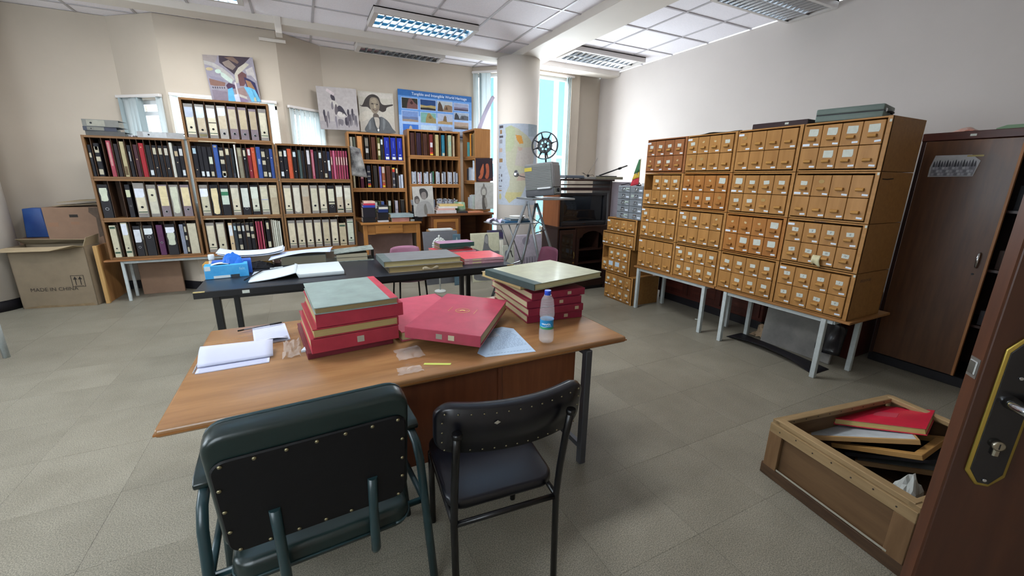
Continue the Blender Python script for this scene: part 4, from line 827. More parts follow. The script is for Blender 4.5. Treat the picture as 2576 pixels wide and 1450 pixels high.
def card_cabinet(label, yl, z, w, h, d, pattern, col='tan', X=3.72, cols=4, rowsn=2, topmark=None, tagbox=True, writing=None):
    """front faces the room (-X); local x runs along the front from its far end"""
    r = thing('card_cabinet', label, 'card cabinet', (X, yl, z), -PI/2, 'card index cabinets along the blank wall')
    c1, c2 = CW[col]; face = wood('card_front_'+col, c1, c2, 'z', .42, .05, 7); edge = wood('card_edge_'+col, c1, c2, 'x', .42, .05)
    t = .012
    box('side_panel', 0, .002, 0, t, d, h, M_side if col == 'tan' else edge, r, bev=.002); box('side_panel', w-t, .002, 0, w, d, h, M_side if col == 'tan' else edge, r, bev=.002)
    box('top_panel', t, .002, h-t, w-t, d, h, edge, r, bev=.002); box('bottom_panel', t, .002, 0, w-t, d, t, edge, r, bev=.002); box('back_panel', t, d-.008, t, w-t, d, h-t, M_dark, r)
    mx, mr, mt, mb_ = .012, .030, .022, .018
    box('front_stile', w-mr+.002, -.002, 0, w, .016, h, edge, r, bev=.0015)
    W_, H_ = (w-mx-mr)/cols, (h-mt-mb_)/rowsn
    key = (round(W_, 4), round(H_, 4), col)
    if key not in _cache:
        _cache[key] = (MB().box(.0022, -.012, .0022, W_-.0022, .36, H_-.0022).mesh('drawer', face, bev=.0022, seg=1))
    dm = _cache[key]; i = 0
    for rr in range(rowsn):
        for cc in range(cols):
            p = pattern[i] if i < len(pattern) else '.'; i += 1
            x0, z0 = mx+W_*cc, h-mt-H_*(rr+1)
            if p == 'E':
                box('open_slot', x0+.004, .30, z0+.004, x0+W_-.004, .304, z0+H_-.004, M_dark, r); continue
            dr = link('drawer', dm, r, (x0, 0, z0))
            link('pull_handle', pull_mesh(1 if col == 'orange' else 0), dr, (W_*.52+random.uniform(-.004, .004), -.012, H_*.36))
            tx = W_-.030+random.uniform(-.004, .004)
            link('number_tag', small('number_tag', [(-.019, -.0065), (.019, -.0065), (.019, .0065), (-.019, .0065)], M_tagw), dr, (tx, -.0122, .020+random.uniform(0, .004)), (0, random.uniform(-.09, .09), 0))
            if rr == 0 and cc == 0 and tagbox:
                link('range_tag', small('range_tag', [(-.026, -.009), (.026, -.009), (.026, .009), (-.026, .009)], M_tagw), dr, (.032, -.0122, (H_-.022) if tagbox == 't' else .022))
            if p in 'pq':
                o = link('index_card', small('index_card', [(-.024, -.016), (.020, -.017), (.026, -.010), (.025, .015), (-.025, .016)], M_card), dr, (W_*.53, -.0122, H_*.62), (0, random.uniform(-.12, .12), 0))
                if writing: roman(o, writing[(i-1) % len(writing)], 0, 0)
            if p == 'w':
                link('index_card', small('large_index_card', [(-.034, -.026), (.030, -.028), (.036, -.012), (.034, .026), (-.033, .027)], M_card), dr, (W_*.54, -.0122, H_*.68), (0, random.uniform(-.08, .08), 0))
            if p == 's':
                link('paper_scrap', small('paper_scrap', [(-.012, -.006), (.004, -.010), (.014, -.003), (.010, .010), (-.004, .007), (-.013, .008)], M_scrap), dr, (W_*.5, -.0122, H_*.68), (0, random.uniform(-.5, .5), 0))
            if p == 'n': link('paper_scrap', small('paper_stain', ell(0, 0, .022, .015, 9), mat('glue_stain', '9a8050', .7)), dr, (W_*.5, -.0122, H_*.7))
            if p == 'b': link('index_card', small('blue_card', [(-.040, -.030), (.040, -.030), (.040, .030), (-.040, .030)], mat('drawer_card_blue', 'a8bccc', .6)), dr, (W_*.5, -.0122, H_*.68))
    if topmark: text('frame_writing', topmark, M_ink, r, (w*.44, .0005, h-.009), (PI/2, 0, 0), .016)
    return r
YL = (3.872, 3.292, 2.712, 2.130); CZr = (1.688, 1.310, .932, .552); cw, ch, cd = .577, .374, .50
pos = ('far', 'second', 'third', 'near')
PT = [['ppppsppss', 'psspnn..', 'n.......', 'wwwwnwwn'.replace('n', '.')], ['EpppP.ps'.replace('P', 'p'), 'sssw'+'sppn', 'wppppqn.', 'pn......'], ['p...p...', 'pp.s....', 'sssw'+'swww', 'pppppppp'], ['........', 'pppppppp', 'pppp.pqp', 'pppppppp']]
CO = [['red', 'tan', 'tan', 'tan'], ['tan', 'orange', 'tan', 'tan'], ['tan', 'tan', 'orange', 'tan'], ['tan']*4]
cab = {}
for r_ in range(4):
    for c_ in range(4):
        extra = {(0, 0): 'reddish ', (1, 1): 'orange brown ', (2, 2): 'orange brown ', (1, 0): 'gap toothed ', (3, 3): ''}.get((r_, c_), '')
        lab = f'{extra}oak card cabinet, {("top", "second", "third", "bottom")[r_]} row, {("farthest", "second from far end", "third from far end", "nearest the wardrobe")[c_]}'
        wr = None
        if (r_, c_) == (2, 3): wr = ['II', 'II', 'II', 'II', 'III', 'III', 'III', 'IV']
        if (r_, c_) == (3, 3): wr = ['I', 'I', 'I', 'I', 'II', 'II', 'II', 'II']
        cab[r_, c_] = card_cabinet(lab, YL[c_], CZr[r_], cw, ch, cd, PT[r_][c_], CO[r_][c_], tagbox=('t' if (r_, c_) in ((0, 0), (0, 1), (0, 2), (2, 0), (2, 1), (2, 3), (3, 0), (3, 1), (3, 3)) else True), writing=wr, topmark='09100-09412' if (r_, c_) == (2, 3) else ('01500-02012' if (r_, c_) == (1, 0) else None))
# marks on the near cabinets' sides
MB().prism([(.05, -.004), (.12, -.006), (.21, .0), (.21, .008), (.12, .002), (.045, .004)], cw, cw+.0008, axis='x').build('marker_stroke', mat('marker_black', '161210', .6), cab[1, 3], (0, 0, ch-.05))
text('side_writing', '05020-09100', M_ink, cab[3, 3], (cw+.0006, .16, ch-.06), (PI/2, 0, PI/2), .03)
for k, dz in ((0, -.03), (1, -.012), (2, -.012), (3, -.01)): MB().box(cw-.016, -.0035, ch+dz-.012, cw-.002, -.002, ch+dz+.006).build('corner_tag', M_card, cab[k, 3])
o = MB().sheet(lambda a, c: (.262+.062*a+.01*c, -.024-.025*math.sin(c*PI)-.012*noise.noise((a*4, c*4, 1)), .10-.085*c+.012*math.sin(a*6)*c), 6, 6).build('torn_note', mat('cream_note', 'bdb795', .7, var=.08), None, (3.72, 2.130, .932), (0, 0, -PI/2), solid=.001)
o.parent = cab[2, 3]; o.location = (0, 0, 0); o.rotation_euler = (0, 0, 0); o['label'] = 'torn cream note hanging from a drawer'
# low stack at the far end
lowl = ('single row oak card cabinet under the grey metal drawers', 'single row oak card cabinet with five drawers, far stack', 'oak card cabinet with one empty slot, far stack', 'oak card cabinet standing on the floor, far stack')
card_cabinet(lowl[0], 4.500, .925, .575, .192, .42, 'nsssn', cols=4, rowsn=1, tagbox='t')
card_cabinet(lowl[1], 4.575, .735, .648, .189, .42, 'nssns', cols=5, rowsn=1)
card_cabinet(lowl[2], 4.560, .374, .560, .359, .44, 'EpppPbbp'.replace('P', 'p'), cols=4, rowsn=2, tagbox=False)
card_cabinet(lowl[3], 4.462, 0, .552, .372, .46, 'ppps..pp', cols=4, rowsn=2, tagbox=True)
# tables under the cabinets
t1 = thing('steel_leg_table', 'steel legged table under the far half of the card cabinets', 'table', (0, 0, 0), 0)
M_ttop = wood('card_table_top', '835c34', '94693e', 'y', .5, .03)
def ctable(r, y0, y1, legs):
    box('tabletop', 3.705, y0, .530, 4.34, y1, .551, M_ttop, r, bev=.003)
    for x, y in legs: box('leg', x-.019, y-.019, 0, x+.019, y+.019, .530, M_wleg, r, bev=.003)
    for y in sorted({l[1] for l in legs}): box('apron', 3.74, y-.012, .495, 4.30, y+.012, .530, M_wleg, r)
    for x in (3.74, 4.20): box('apron', x-.012, min(l[1] for l in legs), .495, x+.012, max(l[1] for l in legs), .530, M_wleg, r)
ctable(t1, 2.725, 3.905, [(3.735, 3.84), (3.735, 2.86), (4.20, 3.84), (4.18, 2.86)])
t2 = thing('steel_leg_table', 'steel legged table under the near half of the card cabinets', 'table', (0, 0, 0), 0)
ctable(t2, 1.515, 2.715, [(3.73, 2.60), (3.73, 1.70), (4.16, 2.60), (4.16, 1.64)])

# grey metal drawer block
M_gm = mat('grey_enamel', '6a7076', .42, var=.08, scale=10); M_gm2 = mat('grey_enamel_front', '73797e', .4, var=.10, scale=9, rand=.08); M_chrome = mat('chrome', 'c8ccd0', .12, metal=1)
gd = thing('metal_drawer_block', 'grey metal block of ten small drawers beside the card cabinets', 'drawer block', (3.735, 4.345, 1.1185), -PI/2)
gw, gh = .46, .415
mb = MB(); mb.box(0, .004, 0, gw, .42, gh); mb.build('case', M_gm, gd, bev=.003)
for cc in range(2):
    for rr in range(5):
        w_, h_ = gw/2-.010, gh/5-.006; x0, z0 = .006+cc*gw/2, gh-.004-(rr+1)*gh/5+.005
        dr = box('drawer', x0, -.006, z0, x0+w_, .02, z0+h_, M_gm2, gd, bev=.003)
        MB().tube([(x0+w_*.40, -.008, z0+h_*.68), (x0+w_*.40, -.022, z0+h_*.62), (x0+w_*.42, -.026, z0+h_*.38), (x0+w_*.5, -.026, z0+h_*.30), (x0+w_*.58, -.026, z0+h_*.38), (x0+w_*.60, -.022, z0+h_*.62), (x0+w_*.60, -.008, z0+h_*.68)], .005, 6).build('handle', M_chrome, dr)
        MB().box(x0+w_*.36, -.0075, z0+h_*.62, x0+w_*.64, -.006, z0+h_*.80).build('label_holder', M_chrome, dr)
        if (cc, rr) not in ((0, 9),): MB().box(x0+w_*.72, -.0074, z0+h_*.25, x0+w_*.95, -.006, z0+h_*.48).build('drawer_label', M_tagw, dr)
        if (cc, rr) in ((0, 0), (0, 2), (0, 4), (1, 1)): MB().box(x0+w_*(.62 if cc == 0 else .1), -.0074, z0+h_*.35, x0+w_*(.95 if cc == 0 else .36), -.006, z0+h_*.75).build('drawer_note', mat('greenish_note', '9aa8a0', .6), dr)
zt = 1.1185+gh
fl_ = thing('table_flag', 'small green yellow red flag standing on the grey metal drawers', 'flag', (3.80, 4.05, zt), 0)
MB().lathe([(.03, 0), (.028, .012), (.006, .016), (.004, .02)], n=14).build('base', M_black, fl_)
MB().tube([(0, 0, .015), (0, 0, .33)], .0035, 6).build('pole', mat('flag_pole', '8a7a50', .4), fl_)
def fs(z0, z1, dx): return lambda a, c: (-.02*a*(1-c)+.004*math.sin(a*9), (.005+(.03+.10*(1-(z0+(z1-z0)*c)))*a)*1.0, .30*(z0+(z1-z0)*c)+.02-.03*a*(1-c))
for nm, c_, z0, z1 in (('red_stripe', 'a8303c', 0, .28), ('yellow_stripe', 'b89a38', .28, .52), ('green_stripe', '3c6a48', .52, 1)): MB().sheet(fs(z0, z1, 0), 8, 4).build(nm, mat('flag_'+nm, c_, .7), fl_, solid=.001)
MB().sheet(lambda a, c: (-.004, .05+.03*(a-.5), .15+.03*(c-.5)), 1, 1).build('emblem', mat('flag_emblem', '4a6aa8', .6), fl_, solid=.001)
cb = MB().tube([(3.80, 4.38, zt+.006), (3.86, 4.30, zt+.03), (3.85, 4.24, zt+.012), (3.92, 4.16, zt+.035), (3.88, 4.10, zt+.01), (3.96, 4.04, zt+.02)], .006, 6).build('cable', M_black); tag(cb, 'black cable lying coiled on the grey metal drawers', 'cable')
pb = box('paper_box', 3.80, 3.93, zt, 3.90, 4.0, zt+.035, mat('box_white_small', 'b8bcc0', .6), None, bev=.002); tag(pb, 'small white carton on the grey metal drawers', 'carton')

# things on top of the cabinets
TZ = CZr[0]+ch
bc = thing('briefcase', 'grey green hard briefcase on top of the card cabinets', 'briefcase', (3.735, 2.07, TZ), -1.37)
M_bc = mat('briefcase_shell', '5c6a64', .45, var=.08, scale=12, bump=.1)
box('lower_shell', 0, 0, .004, .42, .30, .052, M_bc, bc, bev=.008, seg=2); box('upper_shell', 0, 0, .056, .42, .30, .10, M_bc, bc, bev=.008, seg=2); box('seam', .003, .003, .050, .417, .297, .058, M_black, bc)
for x in (.415,): MB().tube([(x+.004, .10, .05), (x+.022, .105, .05), (x+.026, .15, .05), (x+.022, .195, .05), (x+.004, .20, .05)], .007, 8).build('handle', M_black, bc)
for y in (.05, .25): box('latch', .418, y-.014, .045, .426, y+.014, .072, M_chrome, bc, bev=.002)
dc = thing('flat_case', 'flat dark brown case lying on top of the card cabinets', 'case', (3.74, 2.60, TZ), -1.50)
box('body', 0, 0, 0, .46, .32, .045, mat('dark_brown_case', '2c1c1e', .5, var=.1), dc, bev=.004); MB().box(.28, -.0015, .018, .31, 0, .034).build('paper_tag', M_card, dc)
pp = paper('dark sheet of card lying on top of the far cabinets', 3.93, 3.0, TZ+.001, .26, .42, '3c4038', 0, 'card_sheet', wave=.02, cat='card'); 
pp2 = paper('thin white leaflet under the briefcase end', 3.80, 2.14, TZ+.001, .10, .07, 'c0c4c4', 0, 'leaflet')

# behind and below: sideboard, marble slab, rubber sheet, debris
sb_ = thing('sideboard', 'dark reddish sideboard low behind the card tables', 'sideboard', (4.40, 2.60, 0), 0)
M_mah = wood('mahogany_low', '3e1a14', '552820', 'y', .35, .04); M_mahz = wood('mahogany_low_z', '3a1914', '4f251e', 'z', .35)
box('carcass', .0, 0, .10, .42, 1.52, .60, M_mah, sb_, bev=.004); box('plinth', .03, .01, 0, .40, 1.51, .10, M_black, sb_)
for k in range(3):
    y0 = .03+.49*k; d_ = box('door', -.016, y0, .14, 0, y0+.47, .57, M_mahz, sb_, bev=.003); box('door_panel', -.022, y0+.07, .20, -.016, y0+.40, .51, M_mah, d_, bev=.003)
ms = thing('stone_slab', 'grey marble slab leaning under the near card table', 'slab', (4.13, 1.80, 0), 0)
box('slab', 0, -.02, 0, .03, .62, .50, mat('grey_marble', '6f6e6c', .35, col2='8c8a86', scale=4, bump=.2), ms, bev=.004).rotation_euler = (0, .10, 0)
box('chipped_edge', -.002, -.02, 0, .0, .62, .012, mat('stone_chip', '9a9894', .8), ms) if False else None
pb_ = MB().sheet(lambda a, c: (4.055-.05*math.sin(a*PI)-.02*noise.noise((a*3, c*3, 5))+.045*c, 1.68+.20*a, .14+.30*c*(.8+.2*math.sin(a*PI))), 10, 10).build('plastic_bag', mat('black_polythene', '1c1c20', .22, alpha=1), solid=.001)
tag(pb_, 'shiny black plastic bag hanging before the marble slab', 'bag')
def rub(a, c):
    y = 2.64-.92*a; x = 3.90+.10*math.sin(a*PI*.5)*0-.12*a+.02*math.sin(a*3); lift = .12*math.exp(-((c)/.28)**2)*(.25+.75*math.sin(min(1, a*1.15)*PI)**.7 if 0 < a < .87 else .25)
    return (x+.24*c, y, .004+.06*(1-c)**4*math.sin(a*PI)+.002)
ru = MB().sheet(rub, 16, 10).build('rubber_sheet', mat('black_rubber', '17161b', .55, var=.2, scale=6), solid=.006); tag(ru, 'black rubber sheet curling on the floor under the near table', 'sheet')
def crum(cx, cy, s, z0=0, h=.14): return lambda a, c: (cx+s*(a-.5)+.05*noise.noise((a*5, c*5, 1.3)), cy+s*(c-.5)+.06*noise.noise((a*5, c*5, 7.7)), z0+.004+h*abs(noise.noise((a*3.1, c*3.1, 4.2)))+h*.7*math.sin(a*PI)*math.sin(c*PI))
cp = MB().sheet(crum(4.27, 2.47, .16), 10, 10, smooth=False).build('crumpled_paper', mat('kraft_crumple', 'a08a70', .8, var=.12), solid=.001); tag(cp, 'crumpled brown paper on the floor under the card tables', 'paper')
bx = box('carton', 4.42, 2.14, 0, 4.70, 2.44, .36, mat('brown_carton_dark', '5c3a28', .8, var=.15), None, bev=.004); tag(bx, 'dark brown carton behind the crumpled paper', 'carton')
sl_ = MB().tube([(4.06, 3.18, .004), (4.10, 3.14, .004)], .006, 6).build('paper_scrap', M_card); tag(sl_, 'tiny white paper scrap before the dark sideboard', 'scrap')
dk_ = box('cabinet', 4.42, 1.76, 0, 4.80, 2.06, .62, M_mahz, None, bev=.006); tag(dk_, 'dark low cabinet behind the marble slab', 'cabinet')
wb = box('board', 5.36, 1.75, .10, 5.40, 2.25, .25, mat('blue_grey_panel', '6a7680', .6), None, bev=.003); wb.location.z = -.10; tag(wb, 'blue grey board standing against the blank wall', 'board')

# ------------------------------------------------------------------ wardrobe
M_wd = wood('wardrobe_door_wood', '452b1a', '573822', 'z', .4, .02, 6, coat=.1); M_wf = wood('wardrobe_frame_wood', '2a1713', '382019', 'z', .4)
wr_ = thing('wardrobe', 'tall dark wooden wardrobe with a black and white print on its door', 'wardrobe', (4.63, 1.70, 0), -PI/2)
ww, wh, wd = .80, 2.0, .50
box('side_panel', 0, .0, .07, .03, wd, wh, M_wf, wr_, bev=.004); box('side_panel', ww-.03, 0, .07, ww, wd, wh, M_wf, wr_, bev=.004)
box('top_panel', 0, -.012, wh-.06, ww, wd, wh, wood('wardrobe_top', '3a1c16', '4a261d', 'x', .4), wr_, bev=.004); box('back_panel', .03, wd-.01, .07, ww-.03, wd, wh-.06, M_wf, wr_); box('plinth', .0, .0, 0, ww, wd, .08, M_black, wr_, bev=.004)
for z in (.5, .95, 1.4): box('shelf_board', .03, .06, z, ww-.03, wd-.01, z+.02, M_wf, wr_)
dl = box('door', .035, -.02, .09, .575, .004, wh-.065, M_wd, wr_, bev=.003)
box('door_edge', .565, -.022, .09, .580, .004, wh-.065, wood('wardrobe_edge', '8a5c34', '9c6c40', 'z', .5), dl)
MB().tube([(.525, -.022, 1.10), (.525, -.045, 1.09), (.525, -.048, 1.04), (.525, -.045, .99), (.525, -.022, .98)], [.004, .007, .009, .007, .004], 8).build('handle', M_chrome, dl)
MB().lathe([(.008, 0), (.008, .003)], (.515, -.0235, .93), 10, axis='y').build('keyhole', M_hole, dl)
MB().box(.28, -.0135, wh-.038, .315, -.012, wh-.022).build('number_tag', M_card, wr_)
wp = Print(.28, .165); K = '3c3c42'; wp.shape([(.06, 1), (.80, 1), (1, .72), (.93, .03), (0, 0), (0, .45)], 'a6a6a8')
wp.shape([(.04, .03), (.92, .05), (.95, .5), (.04, .5)], '77767c')
for k in range(16): wp.shape(sp([(.05+.056*k, .5), (.075+.056*k, .74+.06*((k*7) % 3)/2), (.10+.056*k, .5)]), (K, '55555c', '2c2c32')[k % 3])
for k in range(12):
    for j in range(3): wp.rect(.06+.07*k+(.03 if j % 2 else 0), .07+.14*j, .115+.07*k+(.03 if j % 2 else 0), .18+.14*j, ('8f8e94', '66656c', 'a09fa4')[(k+j) % 3])
wpr = thing('print_sheet', 'black and white crowd print taped on the wardrobe door', 'print', (4.605, 1.60, wh-.34), -PI/2)
wp.build('print', wpr); MB().prism([(.017, .165), (.224, .165), (.28, .119), (.26, .005), (0, 0), (0, .074)], -.0006, .001, axis='y').build('sheet', mat('sheet_border', 'b8b8bc', .5), wpr)
MB().box(.20, -.001, .150, .29, 0, .162).build('tape', mat('yellow_tape', '9a8a50', .5), wpr)
pg = MB().sheet(lambda a, c: (4.70+.14*(c-.5), 1.545-.14*a, wh+.002+.035*math.sin(a*PI)*math.sin(c*PI)+.008*noise.noise((a*5, c*5, 2))), 8, 6).build('packet', mat('orange_packet', 'b8552c', .3, col2='c8bcb4', scale=10), solid=.001); tag(pg, 'orange and white packet on top of the wardrobe', 'packet')
gb = MB().prism([(0, 0), (.34, 0), (.34, .03), (.05, .03), (.0, .012)], 0, .3, axis='y').build('flat_box', mat('green_flat_box', '6a8468', .6), None, (4.68, 1.31, wh), (0, 0, -PI/2), bev=.002); tag(gb, 'pale green flat box on top of the wardrobe', 'box')
for k, (z, c, w_) in enumerate(((.52, '2c2a2e', .5), (.97, '3a2a24', .4), (1.42, '1e2024', .45))): 
    b_ = MB().box(0, 0, 0, .20, .16, .12+.03*k).build('storage_box', pm(c), None, (4.72, .95, z+.001), (0, 0, 0), bev=.004); tag(b_, f'dark box on the {("lower", "middle", "upper")[k]} wardrobe shelf seen through the gap', 'box')
# ------------------------------------------------------------------ television cabinet
M_tvd = wood('tv_cabinet_dark', '241516', '301d1c', 'z', .35); M_tvx = wood('tv_cabinet_dark_x', '24150f', '2f1c18', 'x', .35); M_tvb = wood('tv_cabinet_side_brown', '7a4a2e', '8c5838', 'z', .45)
tv = thing('television_cabinet', 'dark wooden television cabinet with an arched open compartment', 'cabinet', (3.126, 4.83, 0), 0)
tw, td_ = .905, .42
lz = .935
box('side_panel', 0, 0, 0, .03, td_, lz, M_tvd, tv, bev=.003); box('side_panel', tw-.03, 0, 0, tw, td_, 1.585, M_tvd, tv, bev=.003)
box('upper_side_panel', 0, .0, lz, .028, td_, 1.585, M_tvb, tv, bev=.003)
box('middle_board', -.01, -.015, lz, tw+.0, td_, lz+.03, M_tvx, tv, bev=.004); box('bottom_board', .03, .0, .06, tw-.03, td_, .09, M_tvx, tv); box('plinth', .03, .03, 0, tw-.03, td_-.02, .06, M_black, tv)
box('top_board', -.02, -.03, 1.585, tw+.02, td_+.02, 1.61, M_tvx, tv, bev=.004); box('thin_shelf', .028, .0, 1.525, tw-.03, td_, 1.54, M_tvx, tv)
box('head_rail', .028, .0, 1.455, tw-.03, .03, 1.495, M_tvd, tv)
box('back_panel', .03, td_-.012, .09, tw-.03, td_, lz, M_tvd, tv); box('partition', .30, .0, .09, .325, td_-.012, lz, M_tvd, tv)
dd = box('door', .035, -.012, .10, .295, .01, lz-.02, M_tvd, tv, bev=.003)
MB().box(.075, -.0135, .34, .255, -.012, lz-.08).build('door_glass', mat('dark_glass', '1a1a1e', .08), dd)
MB().tube([(.27, -.014, .60), (.27, -.035, .59), (.272, -.038, .55), (.27, -.035, .51), (.27, -.014, .50)], .006, 8).build('handle', mat('brass', 'a08a50', .3, metal=.9), dd)
MB().lathe([(.011, 0), (.013, .008), (.009, .018)], (.27, -.034, .44), 12, axis='y').build('knob', MATS['brass'], dd)
# arched face frame over the open compartment
ax0, ax1 = .325, tw-.03
arch = [(ax0, lz), (ax0, lz-.20)]+[(ax0+.045, lz-.20)]
n = 12
pts = [(ax0+.05, .72)]
top = [(ax0+.05, .78), (ax0+.09, .80), (ax0+.12, .845), (ax0+.20, .875), (ax0+.275, .885), (ax0+.35, .875), (ax0+.43, .845), (ax0+.46, .80), (ax0+.50, .78)]
MB().prism([(ax0, lz), (ax0, .78)]+top+[(ax1, .78), (ax1, lz)], -.008, .012, axis='y').build('arched_rail', M_tvx, tv)
box('face_stile', ax0, -.008, .09, ax0+.05, .012, .78, M_tvd, tv); box('face_stile', ax1-.045, -.008, .09, ax1, .012, .78, M_tvd, tv)
for z in (.60, .40, .22): box('shelf_board', ax0, .02, z, ax1, td_-.015, z+.02, M_tvx, tv)
box('short_divider', ax0+.40, .03, .62, ax0+.42, td_-.02, .90, M_tvx, tv); box('lower_rail', ax0+.05, -.006, .09, ax1-.045, .012, .16, M_tvx, tv)
crt = thing('television', 'black tube television inside the dark cabinet', 'television', (3.17, 4.845, lz+.031), 0)
M_tvp = mat('tv_plastic', '1b1b1f', .38); tvw, tvh = .80, .455
mb = MB(); b_ = .055
mb.box(0, 0, 0, tvw, .05, b_+.01); mb.box(0, 0, tvh-.035, tvw, .05, tvh); mb.box(0, 0, b_+.01, b_, .05, tvh-.035); mb.box(tvw-b_, 0, b_+.01, tvw, .05, tvh-.035)
mb.build('bezel', M_tvp, crt, bev=.006); MB().prism([(.03, .05), (tvw-.03, .05), (tvw-.14, .36), (.14, .36)], .02, tvh-.02).build('housing', M_tvp, crt)
MB().sheet(lambda a, c: (b_-.004+(tvw-2*b_+.008)*a, .028-.022*math.sin(a*PI)*math.sin(c*PI), b_+.006+(tvh-.035-b_-.006)*c), 12, 10).build('screen', mat('tube_glass', '10141a', .07, spec=.6), crt)
box('speaker_lip', .02, -.012, .004, tvw-.02, .0, .05, M_tvp, crt, bev=.004); MB().box(tvw*.47, -.014, .024, tvw*.53, -.012, .032).build('badge', M_chrome, crt)
tz = 1.611
dv = thing('disc_player', 'slim silver grey disc player on the television cabinet', 'player', (3.24, 4.86, tz), .03); box('case', 0, 0, .008, .32, .24, .048, mat('silver_grey_case', '7d858c', .35, metal=.3), dv, bev=.004); box('front_panel', .01, -.004, .014, .31, 0, .042, mat('player_front', '5a6470', .3), dv)
for x in (.03, .29):
    for y in (.03, .21): MB().lathe([(.012, 0), (.012, .008)], (x, y, 0), 8).build('foot', M_black, dv)
c1_ = box('carton', 3.58, 4.84, tz, 3.74, 5.02, tz+.03, mat('grey_carton', '8c8c88', .7), None, bev=.002); tag(c1_, 'flat grey carton next to the disc player', 'carton')
c2_ = box('carton', 3.745, 4.83, tz, 4.22, 5.0, tz+.035, mat('olive_carton', '7d7a68', .7, var=.15), None, bev=.002); tag(c2_, 'long olive brown flat carton at the cabinet end', 'carton')
st_ = MB(); st_.tube([(3.84, 4.90, tz+.05), (4.36, 4.92, tz+.20)], .010, 8); st_.tube([(4.20, 4.915, tz+.152), (4.245, 4.916, tz+.165)], .017, 8)
st_ = st_.build('pole', mat('black_pole', '141418', .4)); st_.name = 'camera_pole'; tag(st_, 'black pole resting slanted on the television cabinet', 'pole')
bk_ = box('notebook', 3.83, 4.86, tz+.036, 4.13, 4.97, tz+.048, M_black, None, bev=.002); tag(bk_, 'thin black book under the slanted pole', 'book')
an = MB(); an.tube([(3.66, 4.92, tz+.031), (3.66, 4.92, tz+.062)], .018, 10); an.tube([(3.64, 4.92, tz+.05), (3.56, 4.93, tz+.085)], .0025, 5); an.tube([(3.655, 4.93, tz+.06), (3.95, 5.1, tz+.30)], .0018, 5); an.tube([(3.64, 4.9, tz+.05), (3.60, 4.9, tz+.06), (3.55, 4.89, tz+.085)], .0025, 5); an.tube([(3.67, 4.91, tz+.05), (3.72, 4.90, tz+.062), (3.76, 4.90, tz+.034)], .0025, 5)
tag(an.build('indoor_antenna', M_black), 'small black wire antenna on the grey carton', 'antenna')
lb = box('panel_board', 4.055, 4.95, 0, 4.66, 4.98, 1.575, mat('lavender_board', 'b4afbc', .6, var=.04), None, bev=.003); tag(lb, 'tall pale lavender board behind the grey metal drawers', 'board')

# ------------------------------------------------------------------ folding stand with projector
M_st = mat('stand_steel', '868c90', .35, metal=.55, var=.08, scale=20)
ld = thing('folding_stand', 'grey steel folding stand carrying the projector', 'stand', (0, 0, 0), 0)
ya, yb = 4.40, 4.70
def ray_leg(p, q, Y):
    A, B = ony(*p, Y), ony(*q, Y); d = B-A; return A, A+d*((.0-A.z)/d.z)
legs = []
for p, q, Y in (((1325, 506), (1271, 656), ya), ((1327, 506), (1356, 660), ya), ((1348, 512), (1309, 674), yb), ((1350, 512), (1384, 620), yb)):
    A, B = ray_leg(p, q, Y); legs.append((A, B)); MB().tube([A, B], .018, 8).build('leg', M_st, ld); MB().tube([B+Vector((0, 0, .0)), B+Vector((0, 0, .03))], .021, 8).build('rubber_foot', M_black, ld)
L_ = lambda k, z: legs[k][0]+(legs[k][1]-legs[k][0])*((legs[k][0].z-z)/legs[k][0].z)
for z in (.56, .25): MB().tube([L_(0, z), L_(2, z)], .009, 8).build('rung', M_st, ld)
for z in (.95, .5): MB().tube([L_(1, z), L_(3, z)], .009, 8).build('rung', M_st, ld)
pz = ony(1325, 503, 4.5).z
box('top_plank', 2.44, 4.34, pz, 3.05, 4.76, pz+.022, M_st, ld, bev=.003)
for k in (0, 1): MB().tube([L_(1, pz-.06), L_(1, pz-.2)+Vector((.05, .14, 0)), L_(3, pz-.34)], .006, 6).build('brace', M_st, ld); break
MB().tube([L_(3, pz-.06), L_(3, pz-.2)+Vector((-.06, -.14, 0)), L_(1, pz-.36)], .006, 6).build('brace', M_st, ld)
sz = 1.075
box('side_tray', 1.97, 4.38, sz, 2.56, 4.72, sz+.014, M_st, ld, bev=.003)
MB().tube([(2.17, 4.42, sz), (2.34, 4.42, .62)], .007, 6).build('tray_brace', M_st, ld); MB().tube([(2.17, 4.68, sz), (2.36, 4.68, .62)], .007, 6).build('tray_brace', M_st, ld)
book('flat blue book on the side tray of the stand', 2.12, 4.42, sz+.015, .36, .24, .022, '2c5474', .05, name='book', pages='b8bcc0')
book('slate book under the white reel on the side tray', 2.20, 4.43, sz+.038, .24, .2, .022, '46545c', -.05, name='book', pages='a8acb0')
wr0 = MB().lathe([(.10, 0), (.10, .004), (.085, .006), (.085, .020), (.10, .022), (.10, .026)], (2.34, 4.53, sz+.061), 24).build('film_reel', mat('reel_white', 'b6b6b2', .5)); tag(wr0, 'white film reel lying on the slate book', 'reel')
paper('lilac loose sheets on the left end of the side tray', 2.03, 4.54, sz+.016, .10, .2, 'b6b2c8', .2, 'paper', wave=.06, seed=2)
